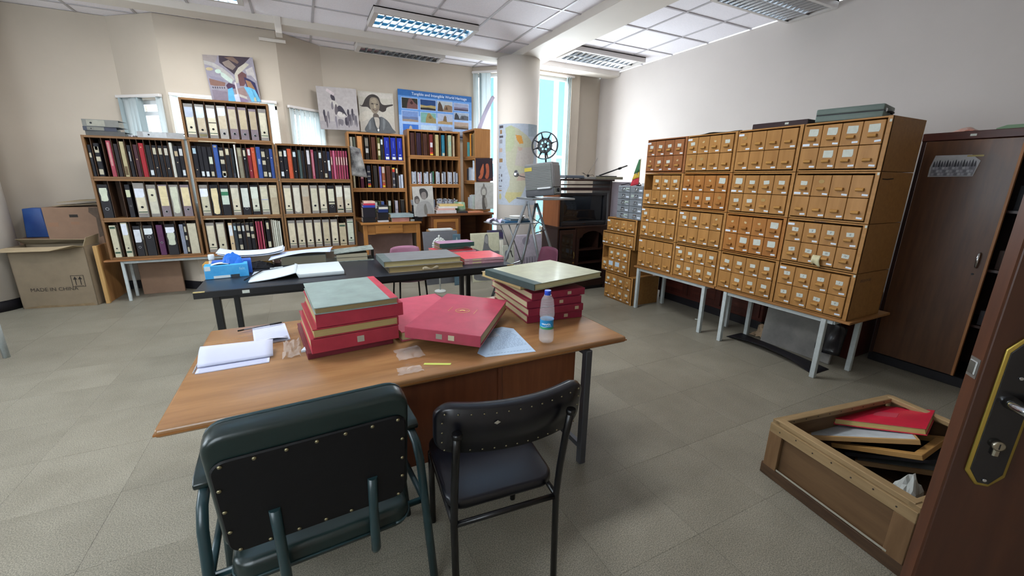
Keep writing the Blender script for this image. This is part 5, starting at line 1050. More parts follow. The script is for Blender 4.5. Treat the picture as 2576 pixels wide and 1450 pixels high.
# projector
pj = thing('film_projector', 'grey film projector with a tall reel arm on the folding stand', 'projector', (2.715, 4.55, pz+.042), rot=(0, math.radians(-6), math.radians(-54))); pj.scale = (1.16, 1.1, 1.08)
M_pj = mat('projector_grey', '6b6a6a', .5, var=.06, scale=14, bump=.08); M_pjd = mat('projector_dark', '45464a', .5); M_pjp = mat('projector_panel', '5d625f', .5)
tl = (0, math.radians(-5), 0)
box('base', -.165, -.10, 0, .165, .11, .085, M_pjd, pj, bev=.008, seg=2)
box('body', -.165, -.10, .085, .165, .11, .365, M_pj, pj, bev=.014, seg=2)
box('ribbed_panel', -.155, -.108, .075, .150, -.098, .345, M_pjp, pj, bev=.004)
for k in range(13): box('rib', -.150, -.111, .10+.0185*k, .145, -.107, .106+.0185*k, M_pj, pj)
box('handle_bar', -.02, -.122, .075, .135, -.108, .095, mat('bar_pale', 'b4b8ba', .4), pj, bev=.005); box('yellow_label', -.155, -.1125, .285, -.07, -.111, .325, mat('label_yellow', 'a89a3c', .6, var=.1), pj)
box('side_panel', .163, -.085, .09, .170, .10, .33, M_pj, pj, bev=.003); box('control_panel', .163, -.09, .012, .172, .10, .082, M_pjp, pj, bev=.002)
MB().lathe([(.022, 0), (.022, .012), (.016, .016)], (.172, .0, .055), 12, axis='x').build('knob', M_black, pj)
for k in range(4): MB().lathe([(.005, 0), (.005, .004)], (.172, -.06+.04*k, .024), 8, axis='x').build('button', M_chrome, pj)
MB().tube([(.06, -.02, .355), (.072, -.05, .40), (.075, -.06, .50)], .009, 8).build('reel_arm', M_black, pj)
rc = Vector((.075, -.065, .545)); RO, RI = .148, .083
rl = MB(); K = 48
for s_ in (-.008, .008):
    for r0, r1 in ((RO-.011, RO),):
        vs = []
        for j in range(K):
            a = 2*PI*j/K
            for r_, y in ((r0, s_-.0015), (r1, s_-.0015), (r1, s_+.0015), (r0, s_+.0015)): vs.append((rc.x+r_*math.cos(a), rc.y+y, rc.z+r_*math.sin(a)))
        rl.add(vs, [(4*j+q, 4*j+(q+1) % 4, 4*((j+1) % K)+(q+1) % 4, 4*((j+1) % K)+q) for j in range(K) for q in range(4)])
rl.build('reel_rim', mat('reel_black', '17171b', .4), pj)
sp_ = MB()
for k in range(8):
    a = 2*PI*k/8+.2; ca, sa = math.cos(a), math.sin(a)
    sp_.tube([(rc.x+ca*RI*.9, rc.y, rc.z+sa*RI*.9), (rc.x+ca*(RI+.03), rc.y, rc.z+sa*(RI+.03)), (rc.x+ca*RO*.97, rc.y, rc.z+sa*RO*.97)], [.013, .006, .007], 6)
sp_.build('reel_spokes', MATS['reel_black'], pj)
# hub disc with round holes: annular sectors around each hole
hub = MB(); holes = 7; hr, hd = .0132, .041
vs = []; fs = []
for k in range(holes):
    a0 = 2*PI*k/holes; am = a0+PI/holes
    hc = (hd*math.cos(am), hd*math.sin(am)); M_ = 16
    ring_in = [(hc[0]+hr*math.cos(2*PI*j/M_+am), hc[1]+hr*math.sin(2*PI*j/M_+am)) for j in range(M_)]
    out = []
    for j in range(M_):
        t = 2*PI*j/M_
        # outline of the sector sampled around: u radial, v angular
        du, dv_ = math.cos(t), math.sin(t); sc = 1/max(abs(du), abs(dv_)); du *= sc; dv_ *= sc
        r_ = (.020+RI)/2+(RI-.020)/2*du; th_ = am+PI/holes*dv_
        out.append((r_*math.cos(th_), r_*math.sin(th_)))
    o_ = len(vs); vs += [(rc.x+p[0], rc.y, rc.z+p[1]) for p in ring_in+out]
    fs += [(o_+j, o_+(j+1) % M_, o_+M_+(j+1) % M_, o_+M_+j) for j in range(M_)]
hub.add(vs, fs); hub.build('reel_hub', MATS['reel_black'], pj, solid=.008)
MB().lathe([(.022, -.02), (.022, .012)], tuple(rc), 14, axis='y').build('reel_boss', MATS['reel_black'], pj)
MB().tube([(-.165, -.03, .225), (-.23, -.04, .245), (-.28, -.05, .27)], .006, 6).build('lamp_arm', M_pjd, pj)
MB().lathe([(.012, -.03), (.026, -.015), (.034, 0), (.030, .004), (.0, .006)], (-.285, -.05, .275), 16, axis='y').build('reflector', M_chrome, pj); MB().lathe([(.018, 0), (.022, .02), (.012, .04)], (-.285, -.05, .28), 12).build('lamp_cap', M_pjd, pj)
for q in (-.09, .09): box('foot', q-.02, -.08, -.0005, q+.02, .09, .006, M_black, pj) 

# ------------------------------------------------------------------ pictures and boards on the floor of the back corner
def floorpic(name, label, tl, tr, Y, cat='picture', border='a8a698', shapes=(), th=.012, lean=-.10, edge=None):
    A, B = ony(*tl, Y), ony(*tr, Y); w = math.hypot(B.x-A.x, 0)
    h = A.z/math.cos(lean); y0 = Y+math.tan(lean)*A.z
    r = thing(name, label, cat, (A.x, y0, .001), rot=(lean, 0, 0))
    MB().box(0, 0, 0, w, th, h).build('board', mat('board_'+(edge or border), edge or border, .75, var=.07), r, bev=.002)
    if shapes:
        p = Print(w, h); p.rect(.02, .02, .98, .98, border)
        for s_ in shapes: p.shape(s_[0], s_[1])
        p.build('print', r)
    return r
floorpic('board', 'dark grey board leaning before the brown pedestal desk', (1062, 584), (1150, 598), 6.2, 'board', '55565a', lean=-.2)
floorpic('board', 'pinkish pale board leaning under the yellow desk', (898, 583), (1036, 583), 7.30, 'board', 'ab9088', lean=-.12)
floorpic('picture', 'cream picture with a dark seated silhouette leaning by the stand', (1183, 588), (1255, 592), 6.0, 'picture', 'b4b49c', [(sp([(.45, .80), (.50, .95), (.60, .95), (.62, .72), (.78, .62), (.98, .60), (.9, .40), (1, .05), (.1, .05), (.12, .3), (.2, .5), (.36, .60)]), '66686a'), (sp([(.48, .82), (.52, .93), (.58, .92), (.58, .78)]), '8a8c8c')], lean=-.12)
floorpic('picture', 'dark violet abstract print behind the cream picture', (1225, 580), (1287, 583), 6.35, 'picture', '45424c', [(sp([(.1, .98), (.5, .96), (.95, .8), (.9, .7), (.5, .86)]), '3a3354'), (sp([(.3, .75), (.6, .80), (.9, .66), (.8, .5), (.5, .6)]), '84888c'), (sp([(.4, .55), (.6, .6), (.75, .45), (.6, .3), (.45, .4)]), '9a9c9c')], lean=-.06)
floorpic('picture', 'narrow white frame beside the cream picture', (1257, 604), (1266, 605), 5.9, 'frame', 'b8b6a8', lean=-.12)
floorpic('picture', 'small pale picture with grey blot beside the narrow frame', (1264, 618), (1292, 621), 5.7, 'picture', 'a9aca0', [(ell(.35, .75, .2, .12), '6a7078'), (ell(.75, .82, .05, .04), '2c2c30')], lean=-.14)
floorpic('picture', 'large pale pencil drawing of a crowd behind the stand', (1294, 592), (1362, 604), 5.75, 'picture', 'b4adb8', [(sp(ell(.42, .86, .14, .09)), '8c8894'), (sp([(.1, .5), (.4, .52), (.9, .50), (.95, .2), (.1, .2)]), 'a39da8')]+[(sp([(.12+.1*k, .5), (.16+.1*k, .46), (.15+.1*k, .2), (.11+.1*k, .22)]), ('8a8490', '77727e')[k % 2]) for k in range(8)], lean=-.08)
floorpic('picture', 'white sheet with black specks behind the drawing', (1350, 596), (1371, 598), 6.10, 'picture', 'b8b6b4', [(ell(.3, .6, .2, .07), '1e1c20'), (ell(.8, .8, .06, .02), '1e1c20')], lean=-.05)
fb = box('carton', 1.72, 6.25, 0, 2.15, 6.50, .80, mat('kraft_board', '8c6a44', .8, var=.08), None, bev=.004); tag(fb, 'tall brown carton with a white edge before the pedestal desk', 'carton')
we = box('sheet_edge', 1.71, 6.22, .803, 2.07, 6.34, .83, mat('white_card', 'bcc0c0', .6), None, bev=.002); tag(we, 'white card lying on the tall brown carton', 'card')
floorpic('picture', 'small blue picture leaning on the tall brown carton', (1139, 590), (1158, 590), 5.9, 'picture', '4c6470', [(sp([(.2, .6), (.5, .95), (.8, .6), (.7, .3)]), '8c9a98')], lean=-.05)
for k, (x, w_, c) in enumerate(((2.36, .10, '8a8890'), (2.48, .13, '6e6c74'), (2.66, .14, '7e7c84'))):
    o = box('hanging_file_box', x, 6.62, .55+.0, x+w_, 6.9, .995, pm(c), None, bev=.004); o.location.z = -.55; o.scale.z = 1.0; tag(o, f'grey file box under the brown desk, {ORD[k]} beside the pedestal', 'file box')
rb = MB().prism([(0, 0), (.62, 0), (.66, .03), (.30, .045), (.02, .035)], 0, .2, axis='y').build('folder', mat('red_folder', 'a03a3a', .6), None, (.95, 6.45, .33)); rb.location.z = .0; tag(rb, 'thin red folder lying under the yellow desk', 'folder')
pb2 = MB().prism([(0, 0), (.26, .10), (.05, .22), (-.06, .18)], 0, .01, axis='y').build('paper', mat('grey_paper', '9a9698', .7), None, (1.34, 6.40, .02)); tag(pb2, 'folded grey paper standing under the yellow desk', 'paper')
# white lace like ornament
orn = thing('ornament', 'white scalloped round ornament on a stand behind the table', 'ornament', (1.62, 5.60, 0), 0)
oc = ony(1105, 618, 5.60)
mb = MB(); kk = 20
for k in range(kk):
    a = 2*PI*k/kk; mb.lathe([(.0, -.012), (.020, -.006), (.020, .006), (.0, .012)], (oc.x-1.62+.085*math.cos(a), 0, oc.z+.085*math.sin(a)*1.15), 8, axis='y', cap=False)
mb.build('scallops', mat('ornament_white', 'b8bcb8', .5), orn); tr_ = MB(); pts = [(oc.x-1.62+.062*math.cos(2*PI*k/24), 0, oc.z+.072*math.sin(2*PI*k/24)) for k in range(25)]; tr_.tube(pts, .020, 8).build('ring', MATS['ornament_white'], orn)
MB().tube([(oc.x-1.62, 0, oc.z+.10), (oc.x-1.62, 0, oc.z+.135), (oc.x-1.62, 0, oc.z+.15)], [.008, .016, .004], 8).build('finial', MATS['ornament_white'], orn)
MB().tube([(oc.x-1.62, .02, oc.z-.05), (oc.x-1.62, .02, .01)], .012, 8).build('stem', MATS['ornament_white'], orn); MB().lathe([(.09, 0), (.08, .015), (.02, .03)], (oc.x-1.62, .02, 0), 16).build('base', MATS['ornament_white'], orn)
# papers heaped between stand and cabinet
zt = 0
hb_ = box('carton', 3.53, 5.82, 0, 3.79, 6.05, .60, mat('pale_carton', 'a9a6a2', .7, var=.06), None, bev=.004); tag(hb_, 'pale carton carrying magazines beside the television cabinet', 'carton')
zt = .602
for k, c in enumerate(('4a4650', 'b4a4ac', 'c0b8b0', '8a8478', 'b8bcb4', 'a8b088', '6c8ab0', 'b8b0ac')):
    book(f'magazine in the pile beside the television cabinet, {ORD[k]} from bottom', 3.54+.01*(k % 3), 5.83, zt, .22, .22, .028, c, .04*((k*5) % 4-1.5), name='magazine', group='magazines piled on the pale carton'); zt += .029

# ------------------------------------------------------------------ boxes and board at the back wall, left
M_kraft = mat('kraft_cardboard', '7c6e5a', .8, var=.07, scale=7); M_kraft2 = mat('kraft_cardboard_pinkish', '826855', .8, var=.07, scale=6); M_kin = mat('kraft_inside', '95856a', .85, var=.05)
cbx = thing('cardboard_box', 'large open cardboard box reading made in china', 'box', (-3.155, 6.868, 0), -.20)
bw, bd, bh = .74, .28, .745
mb = MB(); mb.box(0, 0, 0, bw, .006, bh); mb.box(0, bd-.006, 0, bw, bd, bh); mb.box(0, 0, 0, .006, bd, bh); mb.box(bw-.006, 0, 0, bw, bd, bh); mb.box(0, 0, 0, bw, bd, .006)
mb.build('walls', M_kraft, cbx, fix=False)
def flap(name, pts): MB().poly(pts).build(name, M_kin, cbx, solid=.005)
flap('front_flap', [(0, 0, bh), (bw, 0, bh), (bw-.02, -.13, bh+.03), (.52, -.19, bh-.02), (-.12, -.12, bh-.035)])
flap('side_flap', [(bw, 0, bh), (bw, bd, bh), (bw+.03, bd-.02, bh+.12), (bw+.03, .02, bh+.10)])
flap('back_flap', [(0, bd, bh), (bw, bd, bh), (bw, bd-.16, bh+.07), (0, bd-.12, bh+.08)])
M_prn = mat('box_print_black', '2b2622', .8)
text('printed_words', 'MADE IN CHINA', M_prn, cbx, (.35, -.0025, .225), (PI/2, 0, 0), .062, space=1.02)
mk = MB()
for k in range(4):
    a, b_, c, d_ = ((.535, .245, .665, .25), (.535, .385, .665, .39), (.535, .245, .54, .39), (.66, .245, .665, .39))[k]; mk.box(a, -.0022, b_, c, -.0008, d_)
for x in (.575, .625): mk.box(x-.004, -.0022, .268, x+.004, -.0008, .345); mk.prism([(x-.020, .338), (x+.020, .338), (x, .375)], -.0022, -.0008, axis='y')
mk.box(.555, -.0022, .256, .645, -.0008, .260); mk.build('up_arrows_mark', M_prn, cbx)
MB().prism([(.02, .012), (.2, .03), (.42, .022), (.70, .035), (.72, .0), (.02, 0)], -.003, -.001, axis='y').build('worn_edge', mat('kraft_worn', '7a684e', .9, var=.2, scale=12), cbx)
bx2 = thing('cardboard_box', 'closed pinkish cardboard box behind the large open box', 'box', (-2.875, 7.14, 0), -.04)
box('walls', 0, 0, .0, .52, .38, 1.185, M_kraft2, bx2, bev=.004)
MB().box(.02, -.002, .95, .12, 0, 1.0).build('tape_patch', mat('kraft_tape', '85644c', .6), bx2); MB().prism([(.44, 1.18), (.52, 1.18), (.52, .82), (.48, .80), (.49, 1.05), (.43, 1.12)], -.002, 0, axis='y').build('worn_stain', mat('kraft_stain', '55483e', .9, var=.2), bx2)
for z in (1.06, .97): MB().box(.24, -.0015, z, .32, 0, z+.035).build('printed_mark', M_prn if z > 1 else mat('kraft_tape', ''), bx2)
for k, (dx, dz, an_) in enumerate(((.05, .004, .05), (.10, .05, -.03), (.22, .065, .02))):
    o = MB().box(0, 0, 0, .46, .3, .006).build('cardboard_sheet', M_kin, None, (-2.83+dx, 7.16, 1.19+dz), (0, -.06, an_)); tag(o, ('lowest flat cardboard sheet on the closed box', 'middle flat cardboard sheet on the closed box', 'topmost flat cardboard sheet on the closed box')[k], 'cardboard', 'cardboard sheets on the closed box')
bb_ = MB().prism([(0, 0), (.22, 0), (.20, .36), (.12, .37), (.03, .36)], 0, .12, axis='y').build('shopping_bag', mat('blue_bag', '2c4a8c', .35, col2='3c5f9c', scale=5), None, (-3.17, 7.36, .80), bev=.01); tag(bb_, 'blue plastic bag behind the large box', 'bag')
bs = box('carton', -3.22, 7.32, 0, -2.88, 7.53, .798, M_kraft2, None); tag(bs, 'hidden tall carton holding up the blue bag', 'carton')
lbz = thing('board', 'light wooden board leaning between the large box and file table', 'board', (-2.335, 6.76, .001), rot=(0, 0, 1.545))
box('panel', 0, 0, 0, .62, .02, .73, wood('leaning_board', '94683c', 'a5784a', 'z', .6), lbz, bev=.002); box('edge_batten', -.008, -.01, 0, .03, .03, .735, wood('board_edge', 'a07c48', 'b08c58', 'z', .6), lbz, bev=.002)
kb = box('carton', -2.08, 7.10, 0, -1.62, 7.14, .44, M_kraft2, None, bev=.003); kb.rotation_euler = (0, 0, 0); tag(kb, 'pinkish flattened carton under the file table', 'carton')
wc = box('box', -.68, 6.85, 0, -.26, 7.02, .42, mat('pale_pink_box', 'b09c94', .7), None, bev=.003); tag(wc, 'pale box under the middle of the file table', 'box')

rs = MB().sheet(lambda a, c: (2.82+.26*c+.03*a, 7.02-.10*a+.02*math.sin(c*3), 2.41+.012+.62*c*(1-.15*c)-.02*a+.03*math.sin(a*PI)*c), 6, 10).build('curled_print', mat('sheet_b8b4c4', 'b8b4c4', .5, col2='a49cb4', scale=3), solid=.002); tag(rs, 'curled lilac grey sheet standing on the sideways bookcase by the window', 'sheet')
# ------------------------------------------------------------------ black table and what lies on it
M_bt = mat('black_tabletop', '22252b', .34, var=.22, scale=3, spec=.55); M_bl = mat('black_frame', '101013', .4)
bt = thing('worktable', 'long black topped table behind the brown desk', 'table', (0, 0, 0), 0)
TB = .72
box('tabletop', -.83, 3.82, TB-.035, 1.935, 4.93, TB, M_bt, bt, bev=.004)
box('front_edge', -.832, 3.815, TB-.055, 1.937, 3.828, TB-.004, M_bl, bt, bev=.002)
for x in (-.70, 1.80):
    for y in (3.90, 4.84): box('leg', x-.025, y-.025, 0, x+.025, y+.025, TB-.035, M_bl, bt, bev=.003)
for y in (3.90, 4.84): box('apron', -.68, y-.015, TB-.09, 1.78, y+.015, TB-.035, M_bl, bt)
for x in (-.70, 1.80): box('apron', x-.015, 3.92, TB-.09, x+.015, 4.82, TB-.035, M_bl, bt)
box('leg', -.585, 3.88, 0, -.545, 3.92, TB-.035, M_bl, bt, bev=.003); box('leg', 1.36, 3.88, 0, 1.40, 3.92, TB-.035, M_bl, bt, bev=.003)
MB().box(-.51, 3.8135, .680, -.46, 3.8155, .705).build('paper_tag', M_card, bt)
for x0, c in ((-.83, 'a89868'), (1.86, '8a7850')): MB().box(x0, 3.8132, TB-.006, x0+.075, 3.83, TB+.0008).build('chipped_corner', mat('chip_'+c, c, .8, var=.2, scale=40), bt)
z = TB+.0005
gb_ = thing('glove_box', 'bright blue glove carton with a blue glove sticking out', 'box', (-.82, 4.26, z), .10)
M_gb = mat('glove_box_blue', '2c86c0', .4, var=.08, scale=8, col2='4a9ed0'); M_gb2 = mat('glove_box_deep', '2a55a8', .4)
box('carton', 0, 0, 0, .32, .13, .115, M_gb, gb_, bev=.003); box('carton_lid', .05, .132, 0, .35, .25, .125, M_gb2, gb_, bev=.003)
MB().box(.005, -.0015, .075, .045, 0, .112).build('white_panel', mat('gb_white', 'b8c4c8', .5), gb_); MB().box(.06, -.0015, .004, .18, 0, .026).build('white_strip', MATS['gb_white'], gb_); MB().box(.185, -.0015, .0, .25, 0, .028).build('dark_strip', mat('gb_dark', '2a3038', .5), gb_)
text('brand_word', 'felt', mat('gb_pale', '8ac0dc', .5), gb_, (.275, -.001, .075), (PI/2, 0, 0), .035)
MB().box(.09, .03, .1152, .19, .09, .1162).build('opening', M_hole, gb_)
MB().sheet(lambda a, c: (.13+.16*a+.02*noise.noise((a*4, c*4, 0)), .05+.13*c, .112+.085*math.sin(a*PI)**.6*math.sin(c*PI)**.6+.03*noise.noise((a*5, c*5, 3.3))), 12, 12, smooth=False).build('blue_glove', mat('nitrile_blue', '2462b8', .35, var=.1), gb_, solid=.001)
MB().sheet(lambda a, c: (.05+.13*a, .02+.05*c+.02*a, .116+.012*math.sin(a*PI)+.004*c), 6, 3).build('white_glove', mat('white_glove', 'b8c4c8', .5), gb_, solid=.003)
bk2 = MB().sheet(lambda a, c: (-.56+.24*a, 4.66+.16*(c-.5), z+.004+.05*math.sin(a*PI)*math.sin(c*PI)+.035*abs(noise.noise((a*6, c*6, 8)))), 12, 10, smooth=False).build('black_strap', mat('black_fabric', '111114', .6), solid=.001); tag(bk2, 'black crumpled strap behind the blue carton', 'strap')
for k, (x, y, a, pts) in enumerate(((-.30, 4.58, .3, [(-.06, -.02), (.05, -.025), (.065, .02), (-.05, .03)]), (-.19, 4.55, 0, [(-.065, 0), (-.02, -.03), (.05, -.02), (.065, .01), (.02, .03), (-.045, .025)]))):
    o = MB().prism(pts, 0, .004).build('eraser_card', mat('white_chip', 'b4c0c2', .5), None, (x, y, z), (0, 0, a)); tag(o, ('square white plastic tag on the black table', 'six sided white plastic tag on the black table')[k], 'tag')
sn = thing('hand_gel_bottle', 'small clear bottle with a white cap behind the blue carton', 'bottle', (-.83, 4.70, z), 0)
M_clear = mat('clear_plastic', 'dfe6e8', .08, spec=.8, alpha=.3)
MB().lathe([(.028, 0), (.030, .01), (.030, .075), (.022, .095), (.012, .10)], n=18).build('body', M_clear, sn); MB().lathe([(.024, .098), (.026, .105), (.026, .145), (.022, .150)], n=18).build('cap', mat('cap_white', 'bcc6cc', .4), sn)
zt = z
book('yellow clothbound large book at the base of the back pile', -.92, 4.74, zt, .58, .18, .05, 'a8803c', .02, name='book', pages='a89878'); zt += .051
book('brown mottled book on the yellow clothbound book', -.72, 4.72, zt, .46, .2, .055, '8a7a64', .03, name='book', pages='8a7c68', spine='left'); zt += .056
for k in range(2):
    def fn(a, c, k=k): return (-.78-.01*k+.56*a, 4.70+.23*c, zt+.014*k+.006+.035*(abs(a-.5)*2)**2.5+.01*c)
    o = MB().sheet(fn, 14, 6).build('paper_pile', mat('sheet_b6c0cc', 'b6c0cc', .6, var=.03), solid=.005); tag(o, ('lower curled white paper pile on the brown mottled book', 'upper curled white paper pile on the brown mottled book')[k], 'paper')
pk2 = box('note_block', -.33, 4.84, z, -.275, 4.91, z+.045, mat('pink_block', 'b8948a', .7), None, bev=.002); tag(pk2, 'pale pink note block beside the yellow book', 'note block')
gl = MB().sheet(lambda a, c: (-.335+.06*a, 4.835+.06*c, z+.047+.02*math.sin(a*PI)), 6, 4).build('cloth', mat('green_cloth', '9a9c50', .7), solid=.004); tag(gl, 'yellow green cloth on the pink note block', 'cloth')
# ledger with blue sheet
def ledger(label, x, y, w, d, h, col, rz, tilt=0, pages='8c8672'):
    r = book(label, x, y, z, w, d, h, col, rz, pages, spine='right', name='arch_ledger', bt=.006, rot=(0, 0, rz)); return r
ledger('marbled box ledger under the curved blue white sheet', -.26, 4.66, .42, .30, .09, '6a6c66', .02)
o = MB().sheet(lambda a, c: (-.36+.56*a+.05*c, 4.60+.34*c, z+.094+.028*math.sin(a*PI*1.0)*(1-c)+.03*a+.012*math.sin(c*PI)-.02*(1-a)*(1-c)), 14, 8).build('paper', mat('sheet_aeb9d0', 'aeb9d0', .55, var=.05), solid=.0012); tag(o, 'curved bluish white sheet on the marbled ledger', 'paper')
def wedge(label, x, y, w, d, h0, h1, rz):
    r = thing('arch_ledger', label, 'ledger', (x, y, z), rz); mm_ = mat('marbled_paper', '55605c', .5, col2='8c948e', scale=26)
    MB().box(0, 0, 0, w, d, .006).build('lower_board', mm_, r); MB().add([(0, 0, h0), (w, 0, h1), (w, d, h1), (0, d, h0), (0, 0, h0+.007), (w, 0, h1+.007), (w, d, h1+.007), (0, d, h0+.007)], [(3,2,1,0),(4,5,6,7),(0,1,5,4),(1,2,6,5),(2,3,7,6),(3,0,4,7)]).build('upper_board', mm_, r)
    box('spine', w-.006, 0, .006, w, d, h1, mat('black_cloth', '17171a', .6), r); MB().prism([(.02, .006), (w-.07, .006), (w-.07, h0*.95), (.02, h0*.9)], .01, d-.01, axis='y').build('paper_block', mat('pages_8c8672', '8c8672', .8), r); MB().prism([(.02, h0*.5), (w-.06, h0*.5), (w-.06, h0*.52), (.02, h0*.54)], .006, d-.012, axis='y').build('divider_sheet', mat('pages_dark', '5c584c', .8), r)
    return r
wedge('marbled grey green box ledger with a gaping lid', .24, 4.66, .40, .30, .085, .115, -.05)
ob = thing('open_notebook', 'open white notebook with a thick right half', 'notebook', (-.12, 4.02, z), .03)
M_pg = mat('notebook_page', 'b4bec2', .6, var=.03)
MB().prism([(0.02, 0), (.40, 0), (.40, .035), (.03, .035), (.0, .05)], 0, .48, axis='y').build('right_block', M_pg, ob, bev=.003); MB().sheet(lambda a, c: (-.34+.36*a-.02*(1-c), .0+.42*c-.03*(1-a), .013+.042*a**2), 10, 6).build('left_leaf', M_pg, ob, solid=.008)
MB().box(-.35, -.035, 0, .41, .45, .003).build('cover', M_bl, ob)
pn = MB().tube([(-.51, 4.03, z+.020), (-.40, 4.36, z+.028)], .006, 8).build('pen', mat('black_plastic', '18181c', .3)); tag(pn, 'black pen on the open white notebook', 'pen')
# right half of the black table
zt = z
book('thick grey brown ledger with a torn spine', .66, 3.90, zt, .74, .46, .055, '6c6250', -.01, '8a7a54', name='ledger', spine='back' if False else 'left', spine_col='5a5040', tagc=None); zt += .056
book('grey cloth ledger on the torn ledger', .62, 3.91, zt, .76, .47, .055, '6b6e70', .0, '9a9068', name='ledger', spine='left', spine_col='56605f')
tq = MB().sheet(lambda a, c: (.98+.16*a, 3.895-.012*math.sin(a*PI), z+.012+.03*c*(.6+.4*math.sin(a*9))), 8, 3).build('torn_flap', mat('torn_paper', 'a89c84', .8, var=.2), solid=.001); tag(tq, 'torn pale paper hanging from the ledger front edge', 'paper scrap')
RD = 'b8464e'
zt = z
for k in range(2): book(('lower coral red account book at the table end', 'upper coral red account book at the table end')[k], 1.45, 4.0, zt, .45, .42, .03, RD, -.03-.01*k, name='account_book', pages='8a7458', spine_col='a88088', tagc=((.2, .42, 'b4ac80'), (.02, .12, 'b89a98'), (.5, .95, 'a8848c'))); zt += .031
zt = z
book('crimson account book at the base of the back heap', 1.38, 4.66, zt, .46, .24, .028, 'b04450', -.02, name='account_book', pages='a89878', spine_col='a8808a', tagc=((.3, .6, 'b0a880'),)); zt += .029
book('coral red account book with yellow slip in the back heap', 1.33, 4.64, zt, .48, .24, .022, 'b84850', .10, name='account_book', pages='a89878'); zt += .023
book('grey green thin book in the back heap', 1.41, 4.66, zt, .30, .22, .03, '7c8c86', .16, name='book', pages='8a6848'); zt += .031
book('pink topped dark green book on the back heap', 1.38, 4.64, zt, .44, .22, .05, '9c7a94', .04, name='book', pages='6a6048', spine_col='26433e')

# ------------------------------------------------------------------ brown desk
M_dt = wood('desk_veneer', '7b5838', '926c47', 'x', .26, .0, 5, coat=.25); M_de = wood('desk_edge', '7c4c24', '90602f', 'x', .35); M_dp = wood('desk_panel', '5a2f1a', '6a3a22', 'z', .45); M_dp2 = wood('desk_panel_light', '64351d', '754427', 'z', .45)
dk = thing('desk', 'large brown veneered desk with two chairs pushed to it', 'desk', (0, 0, 0), 0)
DZ = .745
MB().box(-.545, 1.655, DZ-.036, 1.565, 2.72, DZ).build('desktop', M_dt, dk, bev=.013, seg=3)
box('edge_line', -.547, 1.653, DZ-.024, 1.567, 2.722, DZ-.018, M_de, dk)
box('modesty_panel', -.27, 1.74, .235, .81, 1.765, DZ-.036, M_dp, dk); box('modesty_panel', .815, 1.735, .235, 1.275, 1.76, DZ-.036, M_dp2, dk); box('panel_strip', .800, 1.728, .235, .824, 1.742, DZ-.036, M_dp, dk, bev=.004)
box('pedestal', .83, 1.765, .235, 1.27, 2.60, DZ-.036, M_dp, dk)
M_dl = mat('desk_steel', '54565c', .35, metal=.6)
for x in (1.30, -.30):
    for y in ((1.66, 2.62) if x > 0 else (1.72, 2.62)): box('leg', x-.02, y-.02, 0, x+.02, y+.02, DZ-.036, M_dl, dk, bev=.003)
    box('foot_rail', x-.015, 1.68, .09, x+.015, 2.60, .12, M_dl, dk, bev=.003); box('top_rail', x-.015, 1.68, DZ-.066, x+.015, 2.60, DZ-.036, M_dl, dk)
for y in (2.62,): box('cross_rail', -.28, y-.015, DZ-.066, 1.29, y+.015, DZ-.036, M_dl, dk)
z = DZ+.0005
# left heap
zt = z; R1, R2 = '8a2431', '942a3a'
RZ = .095
hp = [(-.055, 2.06, .41, .50, .030, '5c1a26', 'front', 'dark red volume lying lowest in the front heap', None, '7a684a'),
      (-.035, 2.045, .42, .52, .072, R2, 'front', 'red folio with a spine number in the front heap', ((.50, .58, '9a9688'),), 'a08e66'),
      (-.022, 2.05, .41, .50, .048, R1, 'right', 'red folio with its page edges to the chairs', None, '9a8658'),
      (-.003, 2.06, .42, .50, .068, R2, 'front', 'red folio just below the grey green board', None, 'a08e66')]
for x, y, w, d, h, c, spn, lb, tg, pgc in hp:
    book(lb, x, y, zt, w, d, h, c, RZ, pgc, spn, name='folio', group='folios heaped on the desk front', bt=.006, tagc=tg); zt += h+.0006
book('grey green boarded folio with a red spine on the front heap', -.005, 2.055, zt, .395, .54, .034, '7c8c88', RZ*.8, '7a6a48', 'right', 'a03c48', name='folio', bt=.005)
# middle pair, plastic cover's sheen put into a pinker red
book('red folio lying flat under the slanted one', .40, 2.10, z, .46, .62, .055, 'a84a5a', .12, 'a89870', 'right', name='folio', bt=.006)
s2_ = book('slanted red folio with a gold seal', .395, 1.995, z+.064, .40, .62, .060, '9a3a4c', -.62, 'b0a078', 'front', name='folio', bt=.006, rot=(math.radians(.5), math.radians(2.5), -.66), tagc=((.42, .50, '8a867a'), (.58, .66, 'b0aa90')))
M_gold = mat('gold_print', 'b48a58', .4)
mb = MB(); q = .0612
for r0, r1 in ((.036, .0385), (.041, .0425), (.026, .0275)):
    K = 32; vs = [(.20+rr_*1.0*math.cos(2*PI*j/K), .33+rr_*math.sin(2*PI*j/K), q) for j in range(K) for rr_ in (r0, r1)]
    mb.add(vs, [(2*j, 2*((j+1) % K), 2*((j+1) % K)+1, 2*j+1) for j in range(K)])
for x in (.125, .275): mb.box(x-.0015, .295, q-.0004, x+.0015, .375, q)
mb.add([(p[0], p[1], q) for p in sp([(.182, .325), (.19, .342), (.205, .345), (.216, .334), (.212, .322), (.20, .330), (.19, .318)])], [tuple(range(35))])
mb.build('gold_seal', M_gold, s2_, fix=False)
